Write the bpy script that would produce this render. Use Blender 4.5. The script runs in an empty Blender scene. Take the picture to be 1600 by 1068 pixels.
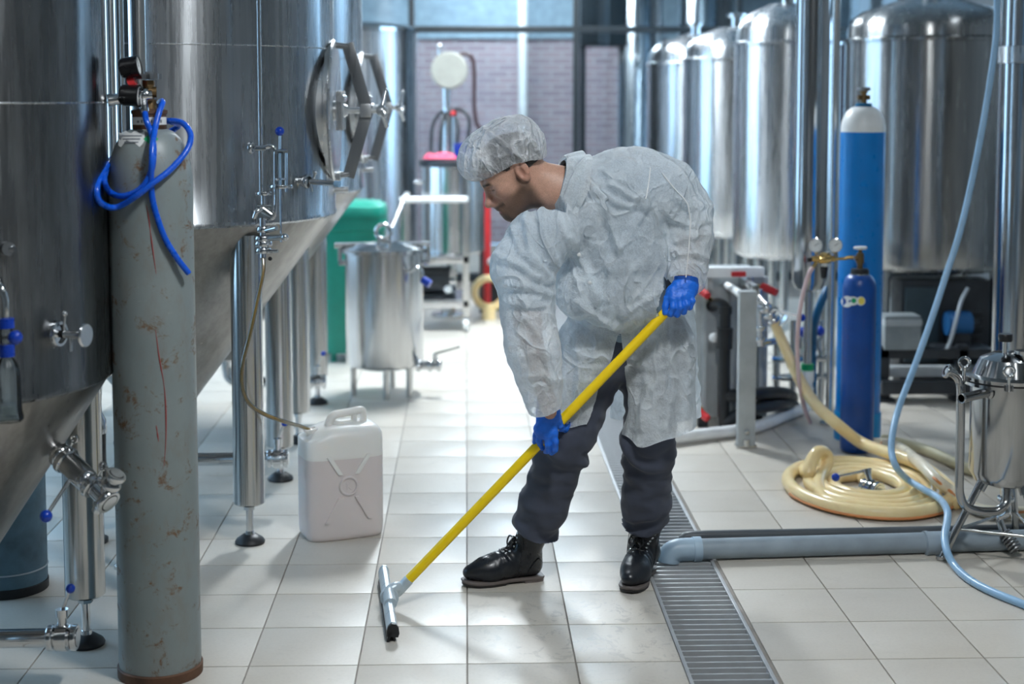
import bpy, bmesh, math, random
import numpy as np
from mathutils import Vector, Matrix, noise as mnoise

random.seed(7)
SC = bpy.context.scene
COL = SC.collection
PI = math.pi

# ------------------------------------------------------------------ camera
FPX, CX, CY = 2345.0, 800.0, 351.0
CAMZ = 1.72
YAW = math.atan(72.0 / FPX)
PITCH = math.atan(0.085)
cam_d = bpy.data.cameras.new('camera')
cam_d.sensor_width = 36.0
cam_d.lens = FPX / 1600.0 * 36.0
cam_d.shift_y = -(534.0 - CY) / 1600.0
cam_d.dof.use_dof = True
cam_d.dof.focus_distance = 4.98
cam_d.dof.aperture_fstop = 1.9
cam_d.clip_start = 0.05
CAM = bpy.data.objects.new('camera', cam_d)
CAM.location = (0, 0, CAMZ)
CAM.rotation_euler = (PI / 2 - PITCH, 0, -YAW)
COL.objects.link(CAM)
SC.camera = CAM

_F = Vector((math.sin(YAW) * math.cos(PITCH), math.cos(YAW) * math.cos(PITCH), -math.sin(PITCH)))
_R = Vector((math.cos(YAW), -math.sin(YAW), 0))
_U = _R.cross(_F)


def _ray(px, py):
    return _F + _R * ((px - CX) / FPX) + _U * ((CY - py) / FPX)


def P(px, py, Y):
    d = _ray(px, py)
    return Vector((0, 0, CAMZ)) + d * (Y / d.y)


def G(px, py, z=0.0):
    d = _ray(px, py)
    return Vector((0, 0, CAMZ)) + d * ((z - CAMZ) / d.z)


# ------------------------------------------------------------------ world, exposure
SC.view_settings.view_transform = 'Standard'
SC.view_settings.look = 'None'
SC.view_settings.exposure = 0.27
SC.view_settings.gamma = 1.0
SC.view_settings.use_curve_mapping = False
W = bpy.data.worlds.new('world')
SC.world = W
W.use_nodes = True
W.node_tree.nodes['Background'].inputs[0].default_value = (0.42, 0.70, 1.0, 1)
W.node_tree.nodes['Background'].inputs[1].default_value = 4.0

# lamp list: x, y, length along y, watts-like emission strength
LAMPS = [(0.0, 9.6, 1.1, 190.0), (0.75, 2.9, 0.5, 150.0), (0.8, 12.3, 1.8, 40.0), (-0.2, 0.6, 1.6, 5.0),  # the far lamp by the right tanks is added to brighten them
         (2.3, 1.6, 1.6, 5.0), (3.3, 6.8, 1.6, 3.0), (-2.5, 10.6, 1.6, 6.0), (0.4, 15.8, 2.0, 85.0)]  # last lamp is added, unseen, to brighten the room behind the glass
LAMP_Z = 3.65
DAYLIGHT = 9.0


# ------------------------------------------------------------------ object helpers
def link(o):
    COL.objects.link(o)
    return o


def basis(axis):
    z = Vector(axis).normalized()
    t = Vector((0, 0, 1)) if abs(z.z) < 0.9 else Vector((1, 0, 0))
    x = t.cross(z).normalized()
    y = z.cross(x)
    return x, y, z


def catmull(pts, n, closed=False):
    pts = [Vector(p) for p in pts]
    out = []
    m = len(pts)
    rng = range(m if closed else m - 1)
    for i in rng:
        if closed:
            p0, p1, p2, p3 = pts[i - 1], pts[i], pts[(i + 1) % m], pts[(i + 2) % m]
        else:
            p1, p2 = pts[i], pts[i + 1]
            p0 = pts[i - 1] if i > 0 else p1 * 2 - p2
            p3 = pts[i + 2] if i + 2 < m else p2 * 2 - p1
        for k in range(n):
            t = k / n
            t2, t3 = t * t, t * t * t
            out.append(0.5 * ((2 * p1) + (p2 - p0) * t + (2 * p0 - 5 * p1 + 4 * p2 - p3) * t2 + (3 * p1 - p0 - 3 * p2 + p3) * t3))
    if not closed:
        out.append(pts[-1])
    return out


class MB:
    """collects simple solids into one mesh"""

    def __init__(s):
        s.v, s.f, s.m = [], [], []
        s.cur = 0

    def add(s, vs, fs):
        o = len(s.v)
        s.v += [tuple(v) for v in vs]
        s.f += [tuple(i + o for i in f) for f in fs]
        s.m += [s.cur] * len(fs)
        return s

    def box(s, c, size, rz=0.0, bevel=0.0, rot=None):
        bm = bmesh.new()
        bmesh.ops.create_cube(bm, size=1.0)
        for v in bm.verts:
            v.co = Vector((v.co.x * size[0], v.co.y * size[1], v.co.z * size[2]))
        if bevel > 0:
            bmesh.ops.bevel(bm, geom=bm.edges[:], offset=bevel, segments=2, affect='EDGES', profile=0.7)
        M = rot.to_3x3() if rot is not None else Matrix.Rotation(rz, 3, 'Z')
        c = Vector(c)
        bm.verts.ensure_lookup_table()
        s.add([c + M @ v.co for v in bm.verts], [[v.index for v in f.verts] for f in bm.faces])
        bm.free()
        return s

    def cyl(s, a, b, r, r2=None, seg=20, caps=True):
        a, b = Vector(a), Vector(b)
        r2 = r if r2 is None else r2
        x, y, z = basis(b - a)
        vs = []
        for c, rr in ((a, r), (b, r2)):
            for i in range(seg):
                t = 2 * PI * i / seg
                vs.append(c + x * (rr * math.cos(t)) + y * (rr * math.sin(t)))
        fs = [(i, (i + 1) % seg, seg + (i + 1) % seg, seg + i) for i in range(seg)]
        if caps:
            fs += [tuple(range(seg - 1, -1, -1)), tuple(range(seg, 2 * seg))]
        return s.add(vs, fs)

    def lathe(s, prof, o=(0, 0, 0), axis=(0, 0, 1), seg=32):
        o = Vector(o)
        x, y, z = basis(axis)
        if tuple(axis) == (0, 0, 1):
            x, y, z = Vector((1, 0, 0)), Vector((0, 1, 0)), Vector((0, 0, 1))
        vs, fs, rows = [], [], []
        for r, h in prof:
            if r < 1e-6:
                rows.append([len(vs)])
                vs.append(o + z * h)
            else:
                rows.append(list(range(len(vs), len(vs) + seg)))
                for i in range(seg):
                    t = 2 * PI * i / seg
                    vs.append(o + z * h + x * (r * math.cos(t)) + y * (r * math.sin(t)))
        for A, B in zip(rows[:-1], rows[1:]):
            if len(A) == 1 and len(B) == 1:
                continue
            for i in range(seg):
                j = (i + 1) % seg
                if len(A) == 1:
                    fs.append((A[0], B[j], B[i]))
                elif len(B) == 1:
                    fs.append((A[i], A[j], B[0]))
                else:
                    fs.append((A[i], A[j], B[j], B[i]))
        return s.add(vs, fs)

    def tube(s, pts, r, seg=12, n=6, closed=False, caps=True, smooth=True):
        c = catmull(pts, n, closed) if smooth else [Vector(p) for p in pts]
        m = len(c)
        if not isinstance(r, (list, tuple)):
            rr = [r] * m
        else:
            rr = [np.interp(i / (m - 1) * (len(r) - 1), range(len(r)), r) for i in range(m)]
        vs, fs = [], []
        px = None
        for i in range(m):
            if closed:
                t = (c[(i + 1) % m] - c[i - 1])
            else:
                t = c[min(i + 1, m - 1)] - c[max(i - 1, 0)]
            t = t.normalized() if t.length > 1e-9 else Vector((0, 0, 1))
            if px is None:
                px = basis(t)[0]
            px = (px - t * px.dot(t))
            px = px.normalized() if px.length > 1e-6 else basis(t)[0]
            py = t.cross(px)
            for k in range(seg):
                a = 2 * PI * k / seg
                vs.append(c[i] + px * (rr[i] * math.cos(a)) + py * (rr[i] * math.sin(a)))
        rng = m if closed else m - 1
        for i in range(rng):
            for k in range(seg):
                a, b = i * seg + k, i * seg + (k + 1) % seg
                d, e = ((i + 1) % m) * seg + (k + 1) % seg, ((i + 1) % m) * seg + k
                fs.append((a, b, d, e))
        if caps and not closed:
            fs += [tuple(range(seg - 1, -1, -1)), tuple(range((m - 1) * seg, m * seg))]
        return s.add(vs, fs)

    def sph(s, c, r, seg=16, sc=(1, 1, 1)):
        c = Vector(c)
        vs, fs = [], []
        rg = max(6, seg // 2)
        for j in range(1, rg):
            a = PI * j / rg
            for i in range(seg):
                t = 2 * PI * i / seg
                vs.append(c + Vector((r * sc[0] * math.sin(a) * math.cos(t), r * sc[1] * math.sin(a) * math.sin(t), r * sc[2] * math.cos(a))))
        top, bot = len(vs), len(vs) + 1
        vs += [c + Vector((0, 0, r * sc[2])), c - Vector((0, 0, r * sc[2]))]
        for j in range(rg - 2):
            for i in range(seg):
                fs.append((j * seg + i, (j + 1) * seg + i, (j + 1) * seg + (i + 1) % seg, j * seg + (i + 1) % seg))
        for i in range(seg):
            fs.append((top, i, (i + 1) % seg))
            fs.append((bot, (rg - 2) * seg + (i + 1) % seg, (rg - 2) * seg + i))
        return s.add(vs, fs)

    def torus(s, c, R, r, axis=(0, 0, 1), seg=28, sseg=10):
        x, y, z = basis(axis)
        c = Vector(c)
        pts = [c + x * (R * math.cos(2 * PI * i / seg)) + y * (R * math.sin(2 * PI * i / seg)) for i in range(seg)]
        return s.tube(pts, r, sseg, closed=True, smooth=False)

    def prism(s, poly, a, b, o=(0, 0, 0), ux=(1, 0, 0), uy=(0, 1, 0), uz=(0, 0, 1)):
        o, ux, uy, uz = Vector(o), Vector(ux), Vector(uy), Vector(uz)
        n = len(poly)
        vs = [o + ux * p[0] + uy * p[1] + uz * h for h in (a, b) for p in poly]
        fs = [tuple(range(n - 1, -1, -1)), tuple(range(n, 2 * n))] + [(i, (i + 1) % n, n + (i + 1) % n, n + i) for i in range(n)]
        return s.add(vs, fs)

    def mesh(s, name, mats, sharp=38):
        me = bpy.data.meshes.new(name)
        me.from_pydata(s.v, [], s.f)
        mats = mats if isinstance(mats, (list, tuple)) else [mats]
        for m in mats:
            me.materials.append(m)
        me.polygons.foreach_set('material_index', s.m)
        me.polygons.foreach_set('use_smooth', [True] * len(me.polygons))
        bm = bmesh.new()
        bm.from_mesh(me)
        bmesh.ops.recalc_face_normals(bm, faces=bm.faces[:])
        bm.to_mesh(me)
        bm.free()
        me.set_sharp_from_angle(angle=math.radians(sharp))
        me.update()
        return me

    def build(s, name, mats, parent=None, world=True, sharp=38):
        me = s.mesh(name, mats, sharp)
        return put(name, me, parent, world)


def root_loc(o):
    L = Vector((0, 0, 0))
    while o is not None:
        L += o.location
        o = o.parent
    return L


def put(name, me, parent=None, world=True):
    o = link(bpy.data.objects.new(name, me))
    if parent is not None:
        o.parent = parent
        if world:
            L = root_loc(parent)
            if L.length > 0:
                me.transform(Matrix.Translation(-L))
    return o


def tag(o, label=None, cat=None, group=None, kind=None):
    if label:
        o['label'] = label
    if cat:
        o['category'] = cat
    if group:
        o['group'] = group
    if kind:
        o['kind'] = kind
    return o


def thing(name, label, cat, loc=(0, 0, 0), group=None):
    o = link(bpy.data.objects.new(name, None))
    o.location = loc
    o.empty_display_size = 0.1
    return tag(o, label, cat, group)


def struct(o):
    o['kind'] = 'structure'
    return o


def dup(root, loc, label=None, rotz=None):
    r = link(root.copy())
    r.location = loc
    if rotz is not None:
        r.rotation_euler = (0, 0, rotz)
    if label:
        r['label'] = label
    for ch in list(root.children):
        c = link(ch.copy())
        c.parent = r
        for g in list(ch.children):
            d = link(g.copy())
            d.parent = c
    return r


# ------------------------------------------------------------------ materials
class NT:
    def __init__(s, name):
        s.mat = bpy.data.materials.new(name)
        s.mat.use_nodes = True
        s.t = s.mat.node_tree
        s.n, s.l = s.t.nodes, s.t.links
        s.bsdf = s.n['Principled BSDF']
        s.out = s.n['Material Output']

    def node(s, ty, **kw):
        nd = s.n.new(ty)
        for k, v in kw.items():
            if k.startswith('i_'):
                key = k[2:].replace('_', ' ')
                nd.inputs[int(key) if key.isdigit() else key].default_value = v
            else:
                setattr(nd, k, v)
        return nd

    def link(s, a, b):
        s.l.new(a, b)

    def coord(s, kind='Object', scale=(1, 1, 1), rot=(0, 0, 0)):
        tc = s.node('ShaderNodeTexCoord')
        mp = s.node('ShaderNodeMapping')
        mp.inputs['Scale'].default_value = scale
        mp.inputs['Rotation'].default_value = rot
        s.link(tc.outputs[kind], mp.inputs['Vector'])
        return mp.outputs['Vector']

    def world(s, scale=(1, 1, 1)):
        g = s.node('ShaderNodeNewGeometry')
        mp = s.node('ShaderNodeMapping')
        mp.inputs['Scale'].default_value = scale
        s.link(g.outputs['Position'], mp.inputs['Vector'])
        return mp.outputs['Vector']

    def noise(s, vec, scale, detail=4, rough=0.55, dist=0.0, out='Fac'):
        nd = s.node('ShaderNodeTexNoise')
        nd.inputs['Scale'].default_value = scale
        nd.inputs['Detail'].default_value = detail
        nd.inputs['Roughness'].default_value = rough
        nd.inputs['Distortion'].default_value = dist
        if vec is not None:
            s.link(vec, nd.inputs['Vector'])
        return nd.outputs[out]

    def ramp(s, fac, stops, interp='LINEAR'):
        nd = s.node('ShaderNodeValToRGB')
        cr = nd.color_ramp
        cr.interpolation = interp
        while len(cr.elements) < len(stops):
            cr.elements.new(0.5)
        for e, (p, c) in zip(cr.elements, stops):
            e.position = p
            e.color = (c, c, c, 1) if not isinstance(c, (tuple, list)) else tuple(c) + ((1,) if len(c) == 3 else ())
        s.link(fac, nd.inputs['Fac'])
        return nd.outputs['Color']

    def mix(s, fac, a, b, blend='MIX'):
        nd = s.node('ShaderNodeMix', data_type='RGBA', blend_type=blend)
        for k, v in (('Factor', fac), ('A', a), ('B', b)):
            sock = [i for i in nd.inputs if i.name == k and (i.type == 'RGBA' or k == 'Factor')][0]
            if hasattr(v, 'is_output') or hasattr(v, 'links'):
                s.link(v, sock)
            elif k == 'Factor':
                sock.default_value = v
            else:
                sock.default_value = tuple(v) + ((1,) if len(v) == 3 else ())
        return [o for o in nd.outputs if o.type == 'RGBA'][0]

    def bump(s, h, strength=0.2, dist=0.01, normal=None):
        nd = s.node('ShaderNodeBump')
        nd.inputs['Strength'].default_value = strength
        nd.inputs['Distance'].default_value = dist
        s.link(h, nd.inputs['Height'])
        if normal is not None:
            s.link(normal, nd.inputs['Normal'])
        s.link(nd.outputs['Normal'], s.bsdf.inputs['Normal'])
        return nd.outputs['Normal']

    def set(s, **kw):
        for k, v in kw.items():
            sock = s.bsdf.inputs[k.replace('_', ' ')]
            if hasattr(v, 'links') or hasattr(v, 'is_output'):
                s.link(v, sock)
            elif isinstance(v, (tuple, list)) and len(v) == 3 and sock.type == 'RGBA':
                sock.default_value = tuple(v) + (1,)
            else:
                sock.default_value = v
        return s


def simple(name, col, rough=0.5, metal=0.0, var=0.06, bump=0.0, bscale=60, **kw):
    m = NT(name)
    v = m.coord()
    n = m.noise(v, 9.0, 5)
    c2 = tuple(max(0, c * (1 - var * 2.2)) for c in col)
    c3 = tuple(min(1, c * (1 + var)) for c in col)
    m.set(Base_Color=m.ramp(n, [(0.3, c2), (0.7, c3)]), Metallic=metal,
          Roughness=m.ramp(m.noise(v, 23.0, 3), [(0.3, max(0.02, rough * 0.82)), (0.7, min(1, rough * 1.18))]), **kw)
    if bump > 0:
        m.bump(m.noise(v, bscale, 3), bump, 0.004)
    return m.mat


def steel(name, col=(0.60, 0.615, 0.63), rough=0.26, aniso=0.75, streak=0.5, wob=0.05, grime=0.0):
    m = NT(name)
    v = m.coord(scale=(1, 1, 0.04))
    st = m.noise(v, 38.0, 5, 0.65)
    v2 = m.coord(scale=(1, 1, 1))
    dk = tuple(c * (1 - 0.42 * streak) for c in col)  # vertical dark streaks in the base colour imitate reflections on the tanks
    c = m.ramp(st, [(0.3, dk), (0.68, col)])
    if grime > 0:
        g = m.ramp(m.noise(m.coord(scale=(1, 1, 0.25)), 7.0, 6, 0.65), [(0.42, 1.0), (0.72, 1.0 - grime)])
        c = m.mix(1.0, c, g, 'MULTIPLY')
        c = m.mix(m.ramp(m.noise(v2, 3.2, 5, 0.7), [(0.5, 0.0), (0.8, 0.35 * grime)]), c, (0.33, 0.27, 0.2))
    m.set(Base_Color=c, Metallic=1.0, Roughness=m.ramp(st, [(0.25, rough * 0.75), (0.75, rough * 1.3)]))
    if aniso > 0:
        tg = m.node('ShaderNodeTangent', direction_type='RADIAL', axis='Z')
        m.link(tg.outputs[0], m.bsdf.inputs['Tangent'])
        m.set(Anisotropic=aniso, Anisotropic_Rotation=0.25)
    h = m.noise(m.coord(scale=(1, 1, 0.12)), 5.5, 2, 0.4)
    m.bump(h, wob, 0.05)
    return m.mat


M = {}
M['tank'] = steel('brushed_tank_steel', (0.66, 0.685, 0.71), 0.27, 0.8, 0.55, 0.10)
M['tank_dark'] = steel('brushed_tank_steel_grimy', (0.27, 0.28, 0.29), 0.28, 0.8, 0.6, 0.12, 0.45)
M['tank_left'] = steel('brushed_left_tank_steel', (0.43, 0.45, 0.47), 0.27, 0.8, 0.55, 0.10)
M['satin'] = steel('satin_hatch_steel', (0.74, 0.75, 0.76), 0.30, 0.0, 0.15, 0.0)
M['cone'] = steel('cone_steel', (0.39, 0.375, 0.355), 0.34, 0.55, 0.5, 0.10, 0.4)
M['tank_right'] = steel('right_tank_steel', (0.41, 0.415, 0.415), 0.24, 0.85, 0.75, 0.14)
M['leg'] = steel('leg_steel', (0.62, 0.62, 0.61), 0.2, 0.6, 0.35, 0.05)
M['polish'] = steel('polished_fitting_steel', (0.70, 0.71, 0.72), 0.12, 0.0, 0.1, 0.0)
M['pot'] = steel('pot_steel', (0.66, 0.665, 0.67), 0.2, 0.7, 0.4, 0.05)
M['pot_polish'] = steel('polished_pot_steel', (0.47, 0.475, 0.48), 0.14, 0.3, 0.3, 0.08)
M['dark_steel'] = steel('dark_steel', (0.34, 0.35, 0.36), 0.32, 0.0, 0.3, 0.0)
M['grate'] = simple('galvanised_grating_steel', (0.52, 0.53, 0.54), 0.4, 0.35, 0.08)
M['tray'] = simple('drain_tray_wet_concrete', (0.38, 0.385, 0.38), 0.35, 0, 0.15)
M['rubber'] = simple('black_rubber', (0.012, 0.013, 0.015), 0.45)
M['blk'] = simple('black_plastic', (0.01, 0.01, 0.012), 0.3)
M['blueball'] = simple('blue_plastic', (0.003, 0.045, 0.42), 0.28)
M['bluehose'] = simple('blue_rubber_hose', (0.004, 0.10, 0.66), 0.28)
M['ltblue'] = simple('light_blue_hose', (0.30, 0.50, 0.72), 0.32)
M['brass'] = simple('brass', (0.72, 0.50, 0.20), 0.25, 1.0)
M['bronze'] = simple('tarnished_brass_valve', (0.20, 0.13, 0.06), 0.4, 0.8)
M['yellow'] = simple('yellow_plastic', (0.96, 0.66, 0.0), 0.42, 0, 0.005)
M['greyplastic'] = simple('grey_plastic', (0.42, 0.47, 0.52), 0.38)
M['squeegee'] = simple('pale_blue_grey_metal', (0.55, 0.64, 0.70), 0.34, 0.25)
M['pvcgrey'] = simple('grey_pvc', (0.30, 0.36, 0.41), 0.38, 0, 0.08)
M['pvcdark'] = simple('dark_grey_pvc', (0.07, 0.08, 0.09), 0.42)
M['pvcwhite'] = simple('white_pvc', (0.86, 0.87, 0.87), 0.35)
M['white'] = simple('white_paint', (0.80, 0.81, 0.80), 0.4)
M['greypaint'] = simple('grey_painted_steel', (0.42, 0.45, 0.46), 0.45, 0, 0.08)
M['greymachine'] = simple('grey_machine_paint', (0.24, 0.27, 0.28), 0.45, 0, 0.1)
M['darkmachine'] = simple('dark_machine_paint', (0.025, 0.03, 0.037), 0.45, 0, 0.2)
M['red'] = simple('red_plastic', (0.62, 0.03, 0.035), 0.35)
M['pink'] = simple('pinkish_red_cloth', (0.75, 0.08, 0.16), 0.6)
M['green'] = simple('green_bin_plastic', (0.0, 0.22, 0.155), 0.42)
M['greenlabel'] = simple('green_print', (0.0, 0.32, 0.12), 0.4)
M['yellowlabel'] = simple('yellow_print', (0.75, 0.62, 0.12), 0.4)
M['frame'] = simple('dark_window_frame', (0.018, 0.028, 0.035), 0.4)
M['gaugeface'] = simple('white_gauge_face', (0.78, 0.80, 0.80), 0.35)
M['wall'] = simple('pale_blue_grey_plaster', (0.30, 0.33, 0.35), 0.7, 0, 0.05)
M['ceil'] = simple('grey_ceiling_paint', (0.36, 0.42, 0.46), 0.8, 0, 0.05)
M['concrete'] = simple('blue_grey_concrete', (0.30, 0.40, 0.47), 0.7, 0, 0.12)
M['grout'] = simple('grout', (0.30, 0.27, 0.24), 0.75, 0, 0.12)
M['pinkhose'] = simple('pale_pink_hose', (0.70, 0.52, 0.52), 0.35)
M['bluepaint'] = simple('bright_blue_cylinder_paint', (0.0, 0.20, 0.60), 0.32, 0, 0.05)
M['stamp'] = simple('grey_stamp_print', (0.2, 0.22, 0.25), 0.5)


def m_tile():
    m = NT('beige_floor_tile')
    w = m.world()
    oi = m.node('ShaderNodeObjectInfo')
    base = m.ramp(m.noise(w, 2.2, 6, 0.6), [(0.3, (0.55, 0.50, 0.43)), (0.7, (0.62, 0.575, 0.51))])
    var = m.ramp(oi.outputs['Random'], [(0.0, 0.92), (1.0, 1.04)])
    c = m.mix(1.0, base, var, 'MULTIPLY')
    speck = m.ramp(m.noise(w, 95.0, 3), [(0.45, 1.0), (0.8, 0.93)])
    c = m.mix(1.0, c, speck, 'MULTIPLY')
    # dirty scuffs and dried drips
    d = m.ramp(m.noise(w, 5.0, 7, 0.72, 0.6), [(0.58, 0.0), (0.76, 0.36)])
    c = m.mix(d, c, (0.33, 0.295, 0.25))
    drip = m.ramp(m.noise(m.world((1, 1.6, 1)), 12.0, 6, 0.7, 1.2), [(0.66, 0.0), (0.70, 0.2)])
    c = m.mix(drip, c, (0.30, 0.27, 0.235))
    # splashes of water round the squeegee and the boots
    sp = m.node('ShaderNodeVectorMath', operation='DISTANCE')
    m.link(w, sp.inputs[0])
    sp.inputs[1].default_value = (0.42, 4.75, 0.0)
    near = m.ramp(sp.outputs['Value'], [(0.15, 1.0), (0.62, 0.0)])
    spl = m.ramp(m.noise(m.world((1, 0.8, 1)), 17.0, 5, 0.65, 1.4), [(0.56, 0.0), (0.60, 1.0)])
    spl = m.mix(1.0, spl, near, 'MULTIPLY')
    c = m.mix(m.mix(1.0, spl, (0.42, 0.42, 0.42), 'MULTIPLY'), c, (0.26, 0.24, 0.215))
    wet = m.ramp(m.noise(w, 1.3, 4, 0.6), [(0.36, 0.0), (0.72, 1.0)])
    wet = m.mix(1.0, wet, spl, 'ADD')
    r = m.ramp(wet, [(0.0, 0.44), (1.0, 0.30)])
    m.set(Base_Color=c, Roughness=r, Specular_IOR_Level=0.4)
    m.bump(m.noise(w, 60.0, 3), 0.06, 0.004)
    return m.mat


def m_brick():
    m = NT('mauve_brick_wall')
    v = m.coord(rot=(PI / 2, 0, 0))
    b = m.node('ShaderNodeTexBrick')
    m.link(v, b.inputs['Vector'])
    b.inputs['Color1'].default_value = (0.38, 0.27, 0.29, 1)
    b.inputs['Color2'].default_value = (0.29, 0.20, 0.23, 1)
    b.inputs['Mortar'].default_value = (0.43, 0.40, 0.42, 1)
    b.inputs['Scale'].default_value = 1.0
    b.inputs['Brick Width'].default_value = 0.25
    b.inputs['Row Height'].default_value = 0.075
    b.inputs['Mortar Size'].default_value = 0.012
    c = m.mix(m.ramp(m.noise(v, 2.0, 5), [(0.45, 0.0), (0.75, 0.6)]), b.outputs['Color'], (0.32, 0.27, 0.32))
    m.set(Base_Color=c, Roughness=0.8)
    m.bump(b.outputs['Fac'], 0.4, -0.01)
    return m.mat


def m_glass(name='clear_glass', tint=(0.86, 0.93, 0.97), mixf=0.10, rough=0.03):
    m = NT(name)
    tr = m.node('ShaderNodeBsdfTransparent')
    tr.inputs[0].default_value = tint + (1,)
    gl = m.node('ShaderNodeBsdfGlossy')
    gl.inputs['Roughness'].default_value = rough
    fr = m.node('ShaderNodeFresnel')
    fr.inputs['IOR'].default_value = 1.5
    mx = m.node('ShaderNodeMixShader')
    ad = m.node('ShaderNodeMath', operation='ADD')
    ad.inputs[1].default_value = mixf * 0.3
    m.link(fr.outputs[0], ad.inputs[0])
    m.link(ad.outputs[0], mx.inputs[0])
    m.link(tr.outputs[0], mx.inputs[1])
    m.link(gl.outputs[0], mx.inputs[2])
    m.link(mx.outputs[0], m.out.inputs['Surface'])
    return m.mat


def m_emit(name, col, st):
    m = NT(name)
    m.set(Base_Color=(0.8, 0.8, 0.8), Emission_Color=col, Emission_Strength=st)
    return m.mat


def m_graycyl():
    m = NT('weathered_grey_cylinder_paint')
    v = m.coord()
    vz = m.coord(scale=(1, 1, 0.45))
    c = m.ramp(m.noise(v, 3.0, 5), [(0.3, (0.185, 0.222, 0.225)), (0.7, (0.24, 0.275, 0.275))])
    grime = m.ramp(m.noise(vz, 20.0, 7, 0.72), [(0.48, 0.0), (0.68, 0.4)])
    c = m.mix(grime, c, (0.20, 0.17, 0.14))
    rust = m.ramp(m.noise(v, 12.0, 8, 0.78, 0.4), [(0.56, 0.0), (0.63, 0.9)])
    c = m.mix(rust, c, (0.15, 0.075, 0.03))
    sc = m.ramp(m.noise(m.coord(scale=(1, 1, 9)), 14.0, 4, 0.6), [(0.71, 0.0), (0.74, 0.45)])
    c = m.mix(sc, c, (0.36, 0.38, 0.38))
    m.set(Base_Color=c, Roughness=m.ramp(rust, [(0, 0.42), (1, 0.8)]))
    m.bump(m.noise(v, 30, 5), 0.08, 0.004)
    return m.mat


def m_darkblue():
    m = NT('scratched_dark_blue_paint')
    v = m.coord()
    c = m.ramp(m.noise(v, 6.0, 5), [(0.3, (0.001, 0.045, 0.22)), (0.7, (0.002, 0.07, 0.34))])
    sx = m.noise(m.coord(scale=(1.6, 1.6, 0.5)), 26.0, 7, 0.8, 0.8)
    z = m.node('ShaderNodeSeparateXYZ')
    m.link(m.coord(), z.inputs[0])
    band = m.ramp(z.outputs['Z'], [(0.30, 0.0), (0.46, 1.0), (0.60, 0.8), (0.74, 0.0)])
    rust = m.ramp(sx, [(0.60, 0.0), (0.66, 0.8)])
    rb = m.mix(1.0, rust, m.mix(1.0, band, (0.25, 0.25, 0.25), 'ADD'), 'MULTIPLY')
    c = m.mix(rb, c, (0.20, 0.045, 0.05))
    m.set(Base_Color=c, Roughness=0.34)
    return m.mat


def m_cream():
    m = NT('cream_ribbed_hose')
    c = m.ramp(m.noise(m.world(), 9.0, 4), [(0.3, (0.80, 0.60, 0.29)), (0.7, (0.90, 0.74, 0.42))])
    m.set(Base_Color=c, Roughness=0.3, Subsurface_Weight=0.12, Subsurface_Radius=(0.02, 0.012, 0.005), Subsurface_Scale=0.5)
    return m.mat


def m_jerry():
    m = NT('milky_translucent_plastic')
    n = m.noise(m.coord(), 4.0, 3)
    m.set(Base_Color=m.ramp(n, [(0.3, (0.88, 0.86, 0.82)), (0.7, (0.92, 0.905, 0.87))]), Roughness=0.36,
          Subsurface_Weight=0.35, Subsurface_Radius=(0.04, 0.035, 0.03), Subsurface_Scale=0.6)
    return m.mat


def m_jerryliq():
    m = NT('milky_plastic_with_pinkish_liquid_behind')
    n = m.noise(m.coord(), 4.0, 3)
    m.set(Base_Color=m.ramp(n, [(0.3, (0.74, 0.665, 0.65)), (0.7, (0.78, 0.705, 0.69))]), Roughness=0.36,
          Subsurface_Weight=0.2, Subsurface_Radius=(0.03, 0.02, 0.015), Subsurface_Scale=0.5)
    return m.mat


M['tile'] = m_tile()
M['brick'] = m_brick()
M['glass'] = m_glass()
M['acryl'] = m_glass('clear_plastic', (0.93, 0.96, 0.97), 0.12, 0.06)
M['clearhose'] = m_glass('yellowed_clear_hose', (0.80, 0.70, 0.42), 0.5, 0.15)
M['gray_cyl'] = m_graycyl()
M['darkblue'] = m_darkblue()
M['cream'] = m_cream()
M['jerry'] = m_jerry()
M['jerryliq'] = m_jerryliq()
M['orangestripe'] = simple('orange_hose_stripe', (0.72, 0.28, 0.10), 0.4)
M['rust'] = simple('rusty_steel', (0.14, 0.07, 0.04), 0.7, 0.2, 0.3)
M['redchalk'] = simple('red_crayon_mark', (0.30, 0.055, 0.05), 0.8)
M['yellowhose'] = simple('yellowish_milky_hose', (0.62, 0.50, 0.22), 0.3)
M['bluelit'] = simple('blue_lit_grey_barrel_paint', (0.09, 0.17, 0.23), 0.45, 0, 0.2)  # blue daylight on the grey cylinder is put into its base colour

# ------------------------------------------------------------------ room shell
T = 0.331
XL, XR, YF, YB, ZC = -3.4, 4.6, -3.2, 14.0, 4.0
PH = G(815, 976).y % T
GX0, GX1 = G(1000, 860).x, 0.0
gl = (G(1078, 1068).x + G(919, 650).x) / 2
gr = (G(1217, 1068).x + G(1050, 754).x) / 2
print('drain', gl, gr, 'tile phase', PH)


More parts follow.
